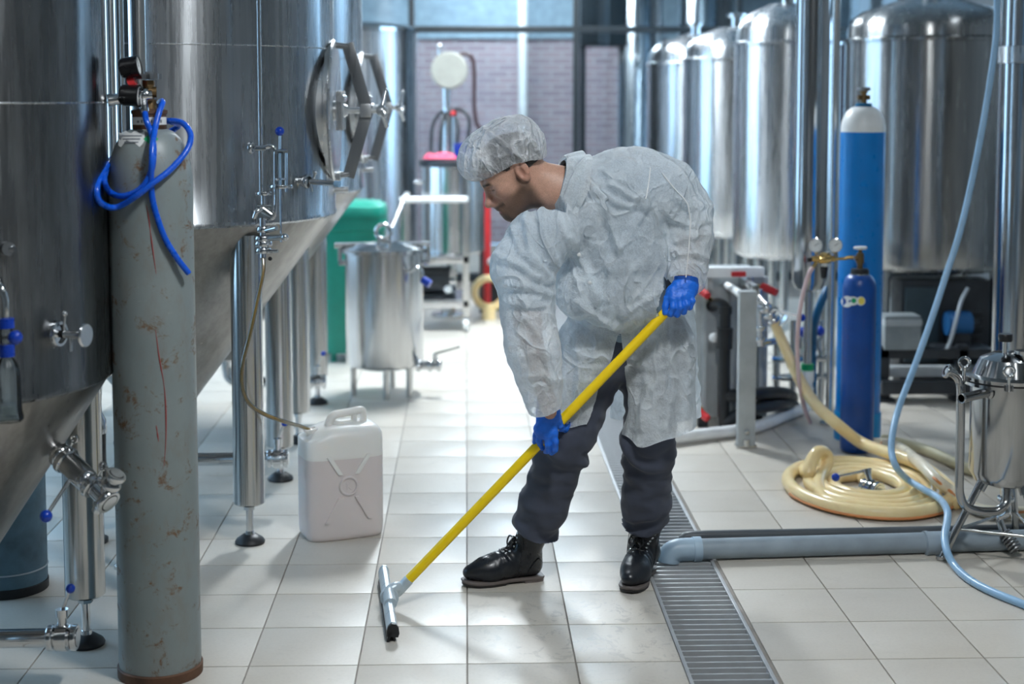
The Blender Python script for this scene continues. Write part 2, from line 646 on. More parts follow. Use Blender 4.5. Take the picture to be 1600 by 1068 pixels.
def build_floor():
    fl = MB()
    # sub-floor around the drain channel (three slabs)
    fl.box(((XL + gl) / 2, (YF + 17.6) / 2, -0.06), (gl - XL, 17.6 - YF, 0.108))
    fl.box(((XR + gr) / 2, (YF + 17.6) / 2, -0.06), (XR - gr, 17.6 - YF, 0.108))
    fl.box(((gl + gr) / 2, (YF + 17.6) / 2, -0.09), (gr - gl, 17.6 - YF, 0.05))
    floor = struct(fl.build('floor', M['grout']))
    # tiles: one shared mesh per width
    cache = {}

    def tile_mesh(w):
        k = round(w, 3)
        if k not in cache:
            mb = MB()
            mb.box((0, 0, -0.004), (w - 0.005, T - 0.005, 0.008), bevel=0.0012)
            cache[k] = mb.mesh('tile', M['tile'])
        return cache[k]
    cols = []
    x = gl
    # left columns counted from the vanishing line x=0
    xs = [k * T for k in range(-9, 2)]
    for a in xs:
        cols.append((a, min(a + T, gl) - a))
    for k in range(0, 10):
        cols.append((gr + 0.012 + k * T, T))
    tiles = []
    y0 = PH - T * 3 + T
    for a, w in cols:
        if w < 0.05:
            continue
        for j in range(-12, 40):
            yy = y0 + j * T
            if yy > 13.6 or yy < -3:
                continue
            tiles.append((a + w / 2, yy + T / 2, w))

    def vis(x, y):
        f = Vector((x, y, -CAMZ)).dot(_F)
        if f < 0.5:
            return False
        u = CX + FPX * Vector((x, y, -CAMZ)).dot(_R) / f
        v = CY - FPX * Vector((x, y, -CAMZ)).dot(_U) / f
        return -90 < u < 1690 and v < 1150
    near = sorted([t for t in tiles if vis(t[0], t[1])], key=lambda t: t[1])[:295]
    nset = set(near)
    for x, y, w in near:
        o = link(bpy.data.objects.new('tile', tile_mesh(w)))
        o.location = (x, y, 0)
        o.parent = floor
    rest = MB()
    for x, y, w in tiles:
        if (x, y, w) not in nset and y < 13.6:
            rest.box((x, y, -0.004), (w - 0.005, T - 0.005, 0.008))
    o = rest.build('far_tiles', M['tile'], floor)
    o['kind'] = 'stuff'
    return floor


FLOOR = build_floor()


def wall(name, c, s, m):
    return struct(MB().box(c, s).build(name, m))


wall('wall_back', ((XL + XR) / 2, 17.65, 1.2), (XR - XL, 0.1, 2.4), M['brick'])
wall('trim_1', ((XL + XR) / 2, 17.63, (2.4 + ZC) / 2), (XR - XL, 0.14, ZC - 2.4), M['concrete'])
wall('ceiling', ((XL + XR) / 2, (YF + 17.6) / 2, ZC + 0.05), (XR - XL, 17.6 - YF, 0.1), M['ceil'])


# side and front walls with tall daylight windows (outside the frame): built as real openings
def wall_with_windows(name, axis, pos, lo, hi, wins, z0, z1, m):
    mb = MB()
    edges = [lo] + [e for w in wins for e in w] + [hi]
    for a, b in zip(edges[0::2], edges[1::2]):
        if b - a > 0.01:
            c, s = ((a + b) / 2, b - a)
            if axis == 'x':
                mb.box((pos, c, ZC / 2), (0.1, s, ZC))
            else:
                mb.box((c, pos, ZC / 2), (s, 0.1, ZC))
    for a, b in wins:
        for za, zb in ((0, z0), (z1, ZC)):
            c, s = (a + b) / 2, b - a
            if axis == 'x':
                mb.box((pos, c, (za + zb) / 2), (0.1, s, zb - za))
            else:
                mb.box((c, pos, (za + zb) / 2), (s, 0.1, zb - za))
    w = struct(mb.build(name, m))
    return w


wall_with_windows('wall_right', 'x', XR + 0.05, YF, 17.6, [(9.6, 12.4)], 1.0, 3.4, M['wall'])
wall_with_windows('wall_left', 'x', XL - 0.05, YF, 17.6, [(4.6, 7.2), (8.4, 11.0)], 0.7, 2.9, M['wall'])
wall_with_windows('wall_front', 'y', YF - 0.05, XL, XR, [], 0.9, 3.2, M['wall'])

# ------------------------------------------------------------------ lamps
def ceiling_lamp(i, x, y, ln, st):
    labels = ['long white ceiling lamp above the aisle behind the man', 'white ceiling lamp above the man and the drain',
              'added ceiling lamp brightening the far row of tanks on the right', 'white ceiling lamp above the aisle nearest the windows',
              'white ceiling lamp above the gas bottles near the windows', 'white ceiling lamp above the blue gas cylinders',
              'white ceiling lamp above the far end of the tank row on the left', 'added ceiling lamp brightening the room behind the glass partition']
    r = thing('ceiling_lamp', labels[i], 'lamp', (x, y, LAMP_Z), 'ceiling lamps of the hall')
    h = MB()
    h.box((0, 0, 0.05), (0.34, ln + 0.06, 0.07), bevel=0.01)
    h.build('housing', M['white'], r, world=False)
    for s in (-1, 1):
        MB().cyl((0, s * ln * 0.35, 0.08), (0, s * ln * 0.35, ZC - LAMP_Z), 0.006, seg=8).build('rod', M['white'], r, world=False)
    d = MB()
    d.box((0, 0, 0.005), (0.30, ln, 0.022))
    d.build('diffuser', m_emit('lamp_diffuser_%d' % i, (0.93, 0.975, 1.0, 1) if y < 5 else (0.86, 0.94, 1.0, 1), st), r, world=False)
    return r


for i, a in enumerate(LAMPS):
    ceiling_lamp(i, *a)

# ------------------------------------------------------------------ glass partition at the back of the hall
YP = 14.0
fx0 = P(643, 46, YP).x
fx1 = P(900, 46, YP).x
step = fx1 - fx0
mulls = [fx0 - 2 * step, fx0 - step, fx0, fx1, fx1 + step, fx1 + 2 * step]
zt = P(800, 46, YP).z
fr = MB()
for mx in mulls:
    struct(MB().box((mx, YP, ZC / 2), (0.055, 0.08, ZC), bevel=0.006).build('trim_2', M['frame']))
struct(MB().box(((XL + XR) / 2, YP, zt), (XR - XL, 0.075, 0.06), bevel=0.006).build('trim_3', M['frame']))
struct(MB().box(((XL + XR) / 2, YP, 0.04), (XR - XL, 0.08, 0.08), bevel=0.006).build('trim_4', M['frame']))
n = 1
xs = [XL] + mulls + [XR]
for a, b in zip(xs[:-1], xs[1:]):
    if b - a < 0.1:
        continue
    for z0, z1 in ((0.08, zt - 0.03), (zt + 0.03, ZC)):
        struct(MB().box(((a + b) / 2, YP, (z0 + z1) / 2), (b - a - 0.055, 0.012, z1 - z0)).build('window_%d' % n, M['glass']))
        n += 1
for k, (axis, a, b, z0, z1) in enumerate([('x', 9.6, 12.4, 1.0, 3.4), ('w', 4.6, 7.2, 0.7, 2.9), ('w', 8.4, 11.0, 0.7, 2.9)]):
    c, s = (a + b) / 2, b - a
    mb = MB()
    fm = MB()
    for q in (a, (a + b) / 2, b):
        if axis == 'y':
            fm.box((q, YF - 0.05, (z0 + z1) / 2), (0.06, 0.12, z1 - z0))
        else:
            fm.box(((XR + 0.05) if axis == 'x' else (XL - 0.05), q, (z0 + z1) / 2), (0.12, 0.06, z1 - z0))
    struct(fm.build('window_%d' % (n + k), M['frame']))


# ------------------------------------------------------------------ valves and fittings
def ring(mb, c, ax, r, w):
    """a clamp ferrule ring"""
    c, ax = Vector(c), Vector(ax).normalized()
    mb.lathe([(r * 0.72, -w * 0.5), (r * 0.92, -w * 0.5), (r, -w * 0.3), (r, w * 0.3), (r * 0.92, w * 0.5), (r * 0.72, w * 0.5)], c, ax, 22)


def bfly(parent, c, ax, up, hd, s=1.0, name='valve', rod=0.10, ball=0.014, tail=0.02):
    """butterfly valve: body with two clamp rings, a stem and a ball-ended lever"""
    c, ax, up, hd = Vector(c), Vector(ax).normalized(), Vector(up).normalized(), Vector(hd).normalized()
    mb = MB()
    mb.cyl(c - ax * 0.045 * s, c + ax * 0.045 * s, 0.026 * s, seg=20)
    mb.cyl(c - ax * 0.016 * s, c + ax * 0.016 * s, 0.040 * s, seg=24)
    for k in (-1, 1):
        ring(mb, c + ax * (0.034 * s * k), ax, 0.038 * s, 0.018 * s)
    mb.cyl(c, c + up * 0.062 * s, 0.014 * s, seg=14)
    mb.cyl(c + up * 0.062 * s, c + up * 0.085 * s, 0.018 * s, seg=14)
    for k in (-1, 1):
        mb.cyl(c + ax * (0.012 * s * k) + up * 0.030 * s, c + ax * (0.012 * s * k) + up * 0.034 * s, 0.017 * s, seg=6)
    v = mb.build(name, M['polish'], parent)
    h0 = c + up * 0.078 * s
    h1 = h0 + hd * rod * s
    hb = MB()
    hb.cyl(h0 - hd * tail * s, h1, 0.0055 * s, seg=10)
    hb.cur = 1
    hb.sph(h1, ball * s, 14)
    hb.build('lever', [M['polish'], M['blueball']], v)
    return v


def wingnut_clamp(mb, c, ax, r):
    """small swing bolt and wing nut of a tri-clamp"""
    x, y, z = basis(ax)
    p = Vector(c) + x * r
    mb.cyl(p - y * 0.014, p + y * 0.030, 0.004, seg=8)
    mb.box(p + y * 0.03, (0.022, 0.008, 0.012), bevel=0.002)


# ------------------------------------------------------------------ conical tanks
def foot(parent, x, y, zb):
    mb = MB()
    mb.cyl((x, y, 0.03), (x, y, zb + 0.01), 0.014, seg=12)
    mb.cyl((x, y, zb - 0.022), (x, y, zb - 0.006), 0.024, seg=6)
    mb.cyl((x, y, 0.028), (x, y, 0.048), 0.02, 0.016, seg=14)
    mb.cur = 1
    mb.lathe([(0, 0), (0.056, 0), (0.058, 0.008), (0.052, 0.018), (0.026, 0.036), (0, 0.036)], (x, y, 0), seg=24)
    return mb.build('foot_pad', [M['polish'], M['rubber']], parent)


def cone_tank(name, label, cat, ax, ay, R, zr, za, ztop, legs, lr, group, shellmat, zleg, pipe_z, manway=True, pipe_to=0.45, ph=0.09):
    t = thing(name, label, cat, (ax, ay, 0), 'cone bottomed fermentation tanks on the left')
    sh = MB()
    prof = [(R - 0.012, zr - 0.01), (R + 0.003, zr), (R + 0.003, zr + 0.012), (R, zr + 0.016)]
    nz = 10
    for i in range(1, nz + 1):
        prof.append((R, zr + 0.016 + (ztop - zr - 0.016) * i / nz))
    sh.lathe([(p[0], p[1]) for p in prof], (ax, ay, 0), seg=96)
    sh.build('shell', shellmat, t, sharp=50)
    d = MB()
    d.lathe([(R, ztop), (R * 0.96, ztop + 0.07), (R * 0.7, ztop + 0.17), (R * 0.3, ztop + 0.23), (0.1, ztop + 0.24), (0.1, ztop + 0.3), (0, ztop + 0.3)], (ax, ay, 0), seg=48)
    d.build('dome', shellmat, t)
    for k in range(2):
        w = MB()
        w.torus((ax, ay, zr + (ztop - zr) * (0.36 + 0.4 * k)), R + 0.0005, 0.003, seg=96, sseg=6)
        w.build('weld_seam', M['tank'], t)
    # cone
    rb = 0.045
    cz = za + (zr - za) * rb / R
    c = MB()
    c.lathe([(R - 0.004, zr)] + [(R + (rb - R) * k / 8 - 0.004 * (1 - k / 8), zr + (cz - zr) * k / 8) for k in range(1, 9)], (ax, ay, 0), seg=96)
    c.build('cone', M['cone'], t, sharp=60)
    # outlet elbow and drain pipe
    p = MB()
    o = Vector((ax, ay, 0))
    p.tube([o + Vector((0, 0, cz + 0.01)), o + Vector((0, 0, max(pipe_z + 0.06, cz - 0.05))), o + Vector((0.02, 0, pipe_z + 0.02)), o + Vector((0.09, 0, pipe_z)), o + Vector((pipe_to, 0, pipe_z))], 0.027, 16, 6)
    ring(p, o + Vector((0, 0, cz - 0.005)), (0, 0, 1), 0.04, 0.02)
    p.build('drain_pipe', M['polish'], t)
    bfly(t, o + Vector((pipe_to + 0.03, 0, pipe_z)), (1, 0, 0), (0, 0, 1), (0.35, -0.3, 0.8), 1.0, rod=ph)
    # legs
    for dx, dy in legs:
        rr = math.hypot(dx, dy)
        ztopleg = za + (zr - za) * min(1, (rr + lr * 0.6) / R) + 0.02
        m = MB()
        x, y = ax + dx, ay + dy
        m.lathe([(0, zleg), (lr - 0.006, zleg), (lr, zleg + 0.006), (lr, ztopleg), (0, ztopleg)], (x, y, 0), seg=32)
        lg = m.build('leg', M['leg'], t)
        foot(lg, x, y, zleg)
    if manway:
        build_manway(t, Vector((ax + R, ay, 1.665)), 0.265)
    return t


def build_manway(t, c, r):
    X = Vector((1, 0, 0))
    c = c - X * 0.035
    m = MB()
    m.lathe([(r - 0.02, -0.10), (r, -0.10), (r, 0.012), (r + 0.020, 0.015), (r + 0.020, 0.03), (r - 0.02, 0.03)], c, X, 56)
    m.build('manway_neck', M['satin'], t)
    d = MB()
    d.lathe([(r + 0.024, 0.03), (r + 0.026, 0.036), (r + 0.022, 0.043), (r - 0.03, 0.046), (r * 0.6, 0.040), (0.06, 0.034), (0.04, 0.034), (0.04, 0.055), (0, 0.055)], c, X, 56)
    d.build('manway_lid', M['satin'], t)
    for sgn in (1, -1):
        y = MB()
        top = c + Vector((0.03, 0.0, sgn * (r + 0.01)))
        out = c + Vector((0.095, 0, sgn * (r - 0.005)))
        y.cyl(top - X * 0.05, out, 0.013, seg=12)
        y.cyl(top - X * 0.05, top - X * 0.01, 0.028, seg=12)
        a, b = out, c + Vector((0.165, 0, sgn * 0.02))
        dd = (b - a)
        rot = dd.to_track_quat('Z', 'Y').to_matrix()
        y.box((a + b) / 2, (0.018, 0.05, dd.length + 0.03), rot=rot, bevel=0.003)
        y.build('clamp_bar', M['dark_steel'], t)
    s = MB()
    s.cyl(c + X * 0.05, c + X * 0.255, 0.013, seg=14)
    s.box(c + Vector((0.165, 0, 0)), (0.045, 0.055, 0.055), bevel=0.006)
    s.lathe([(0.03, 0.05), (0.034, 0.06), (0.02, 0.09), (0.014, 0.09)], c, X, 20)
    s.build('spindle', M['satin'], t)
    h = MB()
    hc = c + X * 0.228
    h.sph(hc, 0.024, 16)
    for k in range(3):
        a = math.radians(72 + 120 * k)
        e = hc + Vector((0.018, math.cos(a) * 0.085, math.sin(a) * 0.085))
        h.cyl(hc, e, 0.011, 0.009, seg=10)
        h.sph(e, 0.0105, 10)
    h.build('handwheel', M['satin'], t)
    for q in (-0.06, 0.06):
        g = MB()
        g.box(c + Vector((0.062, q, 0.0)), (0.03, 0.025, 0.16), bevel=0.004)
        g.cyl(c + Vector((0.068, q * 1.5, 0.05)), c + Vector((0.068, q * 0.2, 0.05)), 0.016, seg=12)
        g.build('hinge_bracket', M['satin'], t)
    g = MB()
    g.box(c + Vector((0.03, 0, -(r + 0.005))), (0.06, 0.11, 0.035), bevel=0.005)
    g.cyl(c + Vector((0.0, 0, -(r + 0.06))), c + Vector((0.09, 0, -(r + 0.06))), 0.012, seg=12)
    g.cyl(c + Vector((0.03, 0, -(r + 0.06))), c + Vector((0.03, 0, -r)), 0.014, seg=12)
    g.build('bottom_lug', M['satin'], t)


# nearest tank on the left
A1 = (-1.54, 4.30)
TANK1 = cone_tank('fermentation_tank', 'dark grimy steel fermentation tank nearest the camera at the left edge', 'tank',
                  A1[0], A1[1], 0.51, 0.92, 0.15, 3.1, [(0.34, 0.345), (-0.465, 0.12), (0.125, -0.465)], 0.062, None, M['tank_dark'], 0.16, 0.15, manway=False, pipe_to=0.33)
A2 = (-1.27, 6.20)
LEGS2 = [(0.43, -0.48), (0.43, 0.48), (-0.43, -0.48), (-0.43, 0.48)]
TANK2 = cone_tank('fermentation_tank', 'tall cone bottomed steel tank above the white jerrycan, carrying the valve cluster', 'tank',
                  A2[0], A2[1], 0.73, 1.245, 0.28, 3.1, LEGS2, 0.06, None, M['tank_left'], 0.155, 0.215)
for ch in list(TANK2.children):
    pass
TANK3 = dup(TANK2, (-1.27, 7.9, 0), 'blurred cone bottomed steel tank behind the one above the jerrycan')


def surf(ax, ay, R, px, py):
    """point of a vertical cylinder under an image pixel, and its outward normal"""
    d = _ray(px, py)
    a = d.x * d.x + d.y * d.y
    b = -2 * (d.x * ax + d.y * ay)
    c = ax * ax + ay * ay - R * R
    q = b * b - 4 * a * c
    t = (-b - math.sqrt(max(q, 0))) / (2 * a)
    p = Vector((0, 0, CAMZ)) + d * t
    nn = Vector((p.x - ax, p.y - ay, 0)).normalized()
    return p, nn


# ---- tank 1 fittings (racking valve on the cone, sample valve on the shell)
def tank1_fittings():
    t = TANK1
    a, b = P(92, 708, 4.22), P(172, 786, 4.12)
    d = (b - a).normalized()
    m = MB()
    m.cyl(a - d * 0.05, b, 0.024, seg=20)
    L = (b - a).length
    for k, r, w in ((0.04, 0.036, 0.022), (0.14, 0.040, 0.02), (0.52, 0.033, 0.03), (0.66, 0.036, 0.018), (0.95, 0.038, 0.02)):
        ring(m, a + d * (L * k), d, r, w)
    m.cyl(a + d * L * 0.18, a + d * L * 0.5, 0.034, seg=24)
    x, y, z = basis(d)
    # clamp bolts
    u = Vector((0.5, -0.2, 0.8)).normalized()
    u = (u - d * u.dot(d)).normalized()
    for k in (0.10, 0.66):
        p = a + d * L * k + u * 0.036
        m.cyl(p, p + u * 0.03, 0.004, seg=8)
        m.torus(p + u * 0.034, 0.010, 0.004, axis=(0.2, 1, 0), seg=14, sseg=6)
    v = m.build('racking_valve', M['polish'], t)
    # cross piece at the far end
    c = a + d * L * 0.88
    q = MB()
    q.cyl(c - u * 0.028, c + u * 0.085, 0.019, seg=18)
    for k in (0.045, 0.075):
        ring(q, c + u * k, u, 0.03, 0.016)
    q.cyl(c - u * 0.03, c - u * 0.05, 0.014, seg=12)
    q.build('side_branch', M['polish'], t)
    h = MB()
    h0, h1 = a + d * L * 0.34, P(72, 806, 4.05)
    h.cyl(h0, h1, 0.0055, seg=10)
    h.cur = 1
    h.sph(h1, 0.017, 16)
    h.build('lever', [M['polish'], M['blueball']], v)
    # sample valve on the shell
    p, nrm = surf(A1[0], A1[1], 0.51, 84, 521)
    nrm = (nrm + Vector((0.75, 0.0, 0))).normalized()
    s = MB()
    s.cyl(p - nrm * 0.03, p + nrm * 0.015, 0.032, seg=24)
    ring(s, p + nrm * 0.012, nrm, 0.036, 0.022)
    s.cyl(p + nrm * 0.01, p + nrm * 0.088, 0.0105, seg=16)
    tip = p + nrm * 0.095
    s.lathe([(0.0, -0.008), (0.014, -0.006), (0.030, -0.002), (0.033, 0.002), (0.030, 0.006), (0, 0.006)], tip, nrm, 24)
    mid = p + nrm * 0.05
    s.cyl(mid, mid + Vector((0, 0, -0.045)), 0.006, seg=12)
    q2 = p + nrm * 0.03
    s.cyl(q2, q2 + Vector((0.004, 0, 0.052)), 0.0035, seg=8)
    s.sph(q2 + Vector((0.004, 0, 0.055)), 0.0085, 12)
    s.build('sample_valve', M['polish'], t)
    # small black handle stub at left edge and a level line bracket
    e, en = surf(A1[0], A1[1], 0.51, 8, 388)
    b2 = MB()
    b2.cyl(e - en * 0.01, e + en * 0.02, 0.018, seg=16)
    b2.cyl(e + en * 0.01 - Vector((0.05, 0, 0)), e + en * 0.01 + Vector((0.02, 0, 0)), 0.008, seg=10)
    b2.build('bracket', M['dark_steel'], t)


tank1_fittings()


# ---- tank 2 fittings
def tank2_fittings():
    t = TANK2
    Y0 = 5.52
    m = MB()
    top, bot = P(412, -260, Y0), P(408, 300, Y0)
    m.cyl((bot.x, Y0, bot.z), (bot.x, Y0, 3.0), 0.008, seg=12)
    m.build('sight_pipe', M['polish'], t)
    k = MB()
    # upper wall bracket with elbow (y about 230)
    a = P(386, 232, Y0 + 0.05)
    k.cyl(P(384, 230, 5.66), P(408, 230, Y0), 0.010, seg=12)
    ring(k, P(392, 231, Y0 + 0.03), (1, -0.2, 0), 0.022, 0.014)
    k.cyl(P(400, 231, Y0), P(416, 231, Y0), 0.012, seg=12)
    k.tube([P(414, 230, Y0), P(424, 228, Y0), P(430, 234, Y0), P(431, 240, Y0)], 0.009, 10, 5)
    k.build('pipe_bracket', M['polish'], t)
    g = MB()
    # frame of the sight glass: two rods, two flanges
    for px in (429, 447):
        g.cyl(P(px, 236, Y0), P(px, 300, Y0), 0.0045, seg=8)
    g.cyl(P(427, 236, Y0), P(449, 236, Y0), 0.008, seg=10)
    g.lathe([(0, -0.006), (0.045, -0.006), (0.047, 0), (0.045, 0.006), (0, 0.006)], P(438, 291, Y0), seg=24)
    g.lathe([(0, -0.006), (0.028, -0.006), (0.030, 0), (0.028, 0.006), (0, 0.006)], P(412, 302, Y0), seg=24)
    for px in (433, 443):
        g.sph(P(px, 280, Y0 - 0.015), 0.007, 10)
    g.build('sight_glass_frame', M['polish'], t)
    gl_ = MB()
    gl_.cyl(P(438, 238, Y0), P(438, 288, Y0), 0.013, seg=16)
    gl_.build('sight_glass', M['acryl'], t)
    b = MB()
    b.cyl(P(437, 205, Y0), P(437, 236, Y0), 0.0045, seg=8)
    b.cyl(P(437, 236, Y0), P(439, 378, Y0), 0.0035, seg=8)
    b.cur = 1
    b.sph(P(437, 205, Y0), 0.0175, 16)
    b.build('plunger', [M['polish'], M['blueball']], t)
    s = MB()
    # U-bend and sample cock
    s.tube([P(431, 292, Y0), P(431, 320, Y0), P(428, 338, Y0), P(418, 340, Y0), P(412, 330, Y0), P(411, 304, Y0)], 0.0085, 10, 6)
    s.cyl(P(410, 326, Y0 - 0.01), P(424, 336, Y0 - 0.01), 0.015, seg=14)
    s.tube([P(412, 326, Y0 - 0.01), P(402, 330, Y0 - 0.03), P(397, 341, Y0 - 0.03)], [0.011, 0.0095, 0.009], 10, 5)
    s.cyl(P(402, 322, Y0 - 0.02), P(424, 322, Y0 - 0.02), 0.006, seg=8)
    s.build('sample_cock', M['polish'], t)
    v = MB()
    v.cyl(P(410, 340, Y0), P(411, 402, Y0), 0.0115, seg=14)
    for py, r in ((358, 0.026), (372, 0.034), (380, 0.034), (391, 0.030)):
        ring(v, P(411, py, Y0), (0, 0, 1), r, 0.02)
    v.cyl(P(416, 360, Y0 - 0.02), P(432, 356, Y0 - 0.05), 0.009, seg=12)
    v.cyl(P(420, 372, Y0 - 0.02), P(447, 370, Y0 - 0.04), 0.011, seg=12)
    v.sph(P(445, 370, Y0 - 0.04), 0.014, 12)
    v.cyl(P(412, 392, Y0 - 0.02), P(434, 392, Y0 - 0.03), 0.006, seg=8)
    v.cur = 1
    v.sph(P(422, 404, Y0), 0.008, 10)
    v.build('outlet_valve', [M['polish'], M['rubber']], t)
    # thermowell / sample valve pointing right
    p, nrm = surf(A2[0], A2[1], 0.73, 470, 283)
    w = MB()
    w.cyl(p - nrm * 0.02, p + nrm * 0.03, 0.020, seg=18)
    ring(w, p + nrm * 0.03, nrm, 0.028, 0.02)
    e = p + nrm * 0.045
    w.cyl(e, e + Vector((0.10, -0.05, -0.006)), 0.011, seg=14)
    w.cyl(e + Vector((0.01, 0, 0)), e + Vector((0.02, -0.01, 0.035)), 0.005, seg=8)
    w.sph(e + Vector((0.02, -0.01, 0.036)), 0.009, 10)
    w.cyl(e + Vector((0, 0, 0)), e + Vector((0.008, 0, -0.04)), 0.006, seg=8)
    w.cur = 1
    w.cyl(e + Vector((0.10, -0.05, -0.006)), e + Vector((0.118, -0.059, -0.007)), 0.0125, seg=14)
    w.build('thermowell', [M['polish'], M['ltblue']], t)


tank2_fittings()

# a thin sight line and cooling pipe running up the shells
for px, Yv, r, lab in ((224, 5.05, 0.030, 'thick bright steel pipe rising behind the grey gas cylinder valve'),
                       (196, 5.2, 0.017, 'thin steel pipe rising between the dark tank and the thick pipe'),
                       (182, 5.42, 0.017, 'thin steel pipe against the edge of the dark tank')):
    b = P(px, 500, Yv)
    m = MB()
    m.cyl((b.x, Yv, 0.02), (b.x, Yv, ZC - 0.0), r, seg=24)
    m.lathe([(0, 0.0), (r + 0.012, 0.0), (r + 0.012, 0.012), (r, 0.02)], (b.x, Yv, 0), seg=24)
    tag(m.build('process_pipe', M['leg']), lab, 'pipe')

# far tank at the end of the left row
def far_tank():
    R = 0.65
    x, y = -1.05, 12.45
    t = thing('storage_tank', 'far blurred steel tank with flat rim left of the glass partition', 'tank', (x, y, 0))
    zt_ = P(600, 52, y).z
    m = MB()
    m.lathe([(R, 0.42), (R, zt_)], (x, y, 0), seg=64)
    m.build('shell', M['tank'], t)
    MB().lathe([(R, zt_), (R + 0.015, zt_), (R + 0.015, zt_ + 0.03), (R * 0.9, zt_ + 0.06), (0.2, zt_ + 0.1), (0, zt_ + 0.1)], (x, y, 0), seg=48).build('lid', M['polish'], t)
    MB().lathe([(R, 0.42), (0.08, 0.30), (0, 0.30)], (x, y, 0), seg=48).build('bottom', M['cone'], t)
    for a in (45, 135, 225, 315):
        dx, dy = 0.5 * math.cos(math.radians(a)), 0.5 * math.sin(math.radians(a))
        MB().cyl((x + dx, y + dy, 0), (x + dx, y + dy, 0.45), 0.045, seg=20).build('leg', M['leg'], t)


far_tank()


# ------------------------------------------------------------------ right row of straight tanks
def right_tank(label, x, y, R, zb, zt_, zd, mat, legs=True):
    t = thing('bright_tank', label, 'tank', (x, y, 0), 'straight steel tanks in a row on the right')
    prof = [(R - 0.06, zb - 0.02), (R - 0.02, zb), (R, zb + 0.03)]
    for i in range(1, 9):
        prof.append((R, zb + 0.03 + (zt_ - zb - 0.03) * i / 8))
    MB().lathe([(0, zb - 0.03)] + prof, (x, y, 0), seg=96).build('shell', mat, t, sharp=50)
    d = MB()
    d.lathe([(R + 0.012, zt_ - 0.015), (R + 0.014, zt_), (R - 0.01, zt_ + 0.012), (R - 0.012, zd - 0.07), (R - 0.03, zd - 0.02), (R * 0.8, zd + 0.03), (R * 0.35, zd + 0.10), (0, zd + 0.11)], (x, y, 0), seg=96)
    d.build('lid', mat, t, sharp=50)
    n_ = MB()
    n_.cyl((x, y, zd + 0.10), (x, y, zd + 0.2), 0.05, seg=20)
    ring(n_, (x, y, zd + 0.19), (0, 0, 1), 0.075, 0.03)
    n_.build('top_port', M['polish'], t)
    for a in (40, 140, 220, 320):
        dx, dy = (R - 0.07) * math.cos(math.radians(a)), (R - 0.07) * math.sin(math.radians(a))
        MB().cyl((x + dx, y + dy, 0.0), (x + dx, y + dy, zb + 0.02), 0.035, seg=18).build('leg', M['leg'], t)
    if not legs:
        return t
    o = MB()
    o.cyl((x, y, zb), (x, y, 0.3), 0.03, seg=14)
    o.tube([(x, y, 0.32), (x - 0.02, y - 0.05, 0.26), (x - 0.1, y - 0.2, 0.25), (x - 0.18, y - 0.36, 0.25)], 0.028, 12, 5)
    o.build('outlet_pipe', M['polish'], t)
    return t


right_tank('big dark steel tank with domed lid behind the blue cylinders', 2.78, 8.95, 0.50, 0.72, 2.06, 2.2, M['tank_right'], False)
right_tank('bright steel tank partly hidden by the chrome column', 2.09, 9.75, 0.34, 0.70, 2.07, 2.22, M['tank'])
right_tank("bright steel tank just right of the bent man's shoulder", 2.00, 11.1, 0.39, 0.72, 2.0, 2.13, M['tank'])
right_tank("farthest bright steel tank behind the man's back", 1.92, 12.6, 0.40, 0.72, 2.0, 2.13, M['tank'])

# ------------------------------------------------------------------ grey gas cylinder in front
GC = G(251, 1049)
GR = 0.121


def gas_bottle_profile(R, zs, zn, rn):
    pr = [(0, 0.004), (R * 0.9, 0.004), (R * 0.97, 0.012), (R, 0.04)]
    for i in range(1, 9):
        pr.append((R, 0.04 + (zs - 0.04) * i / 8))
    for i in range(1, 11):
        a = (PI / 2) * i / 10
        pr.append((rn + (R - rn) * math.cos(a) ** 0.9 if i < 10 else rn, zs + (zn - zs) * math.sin(a)))
    return pr


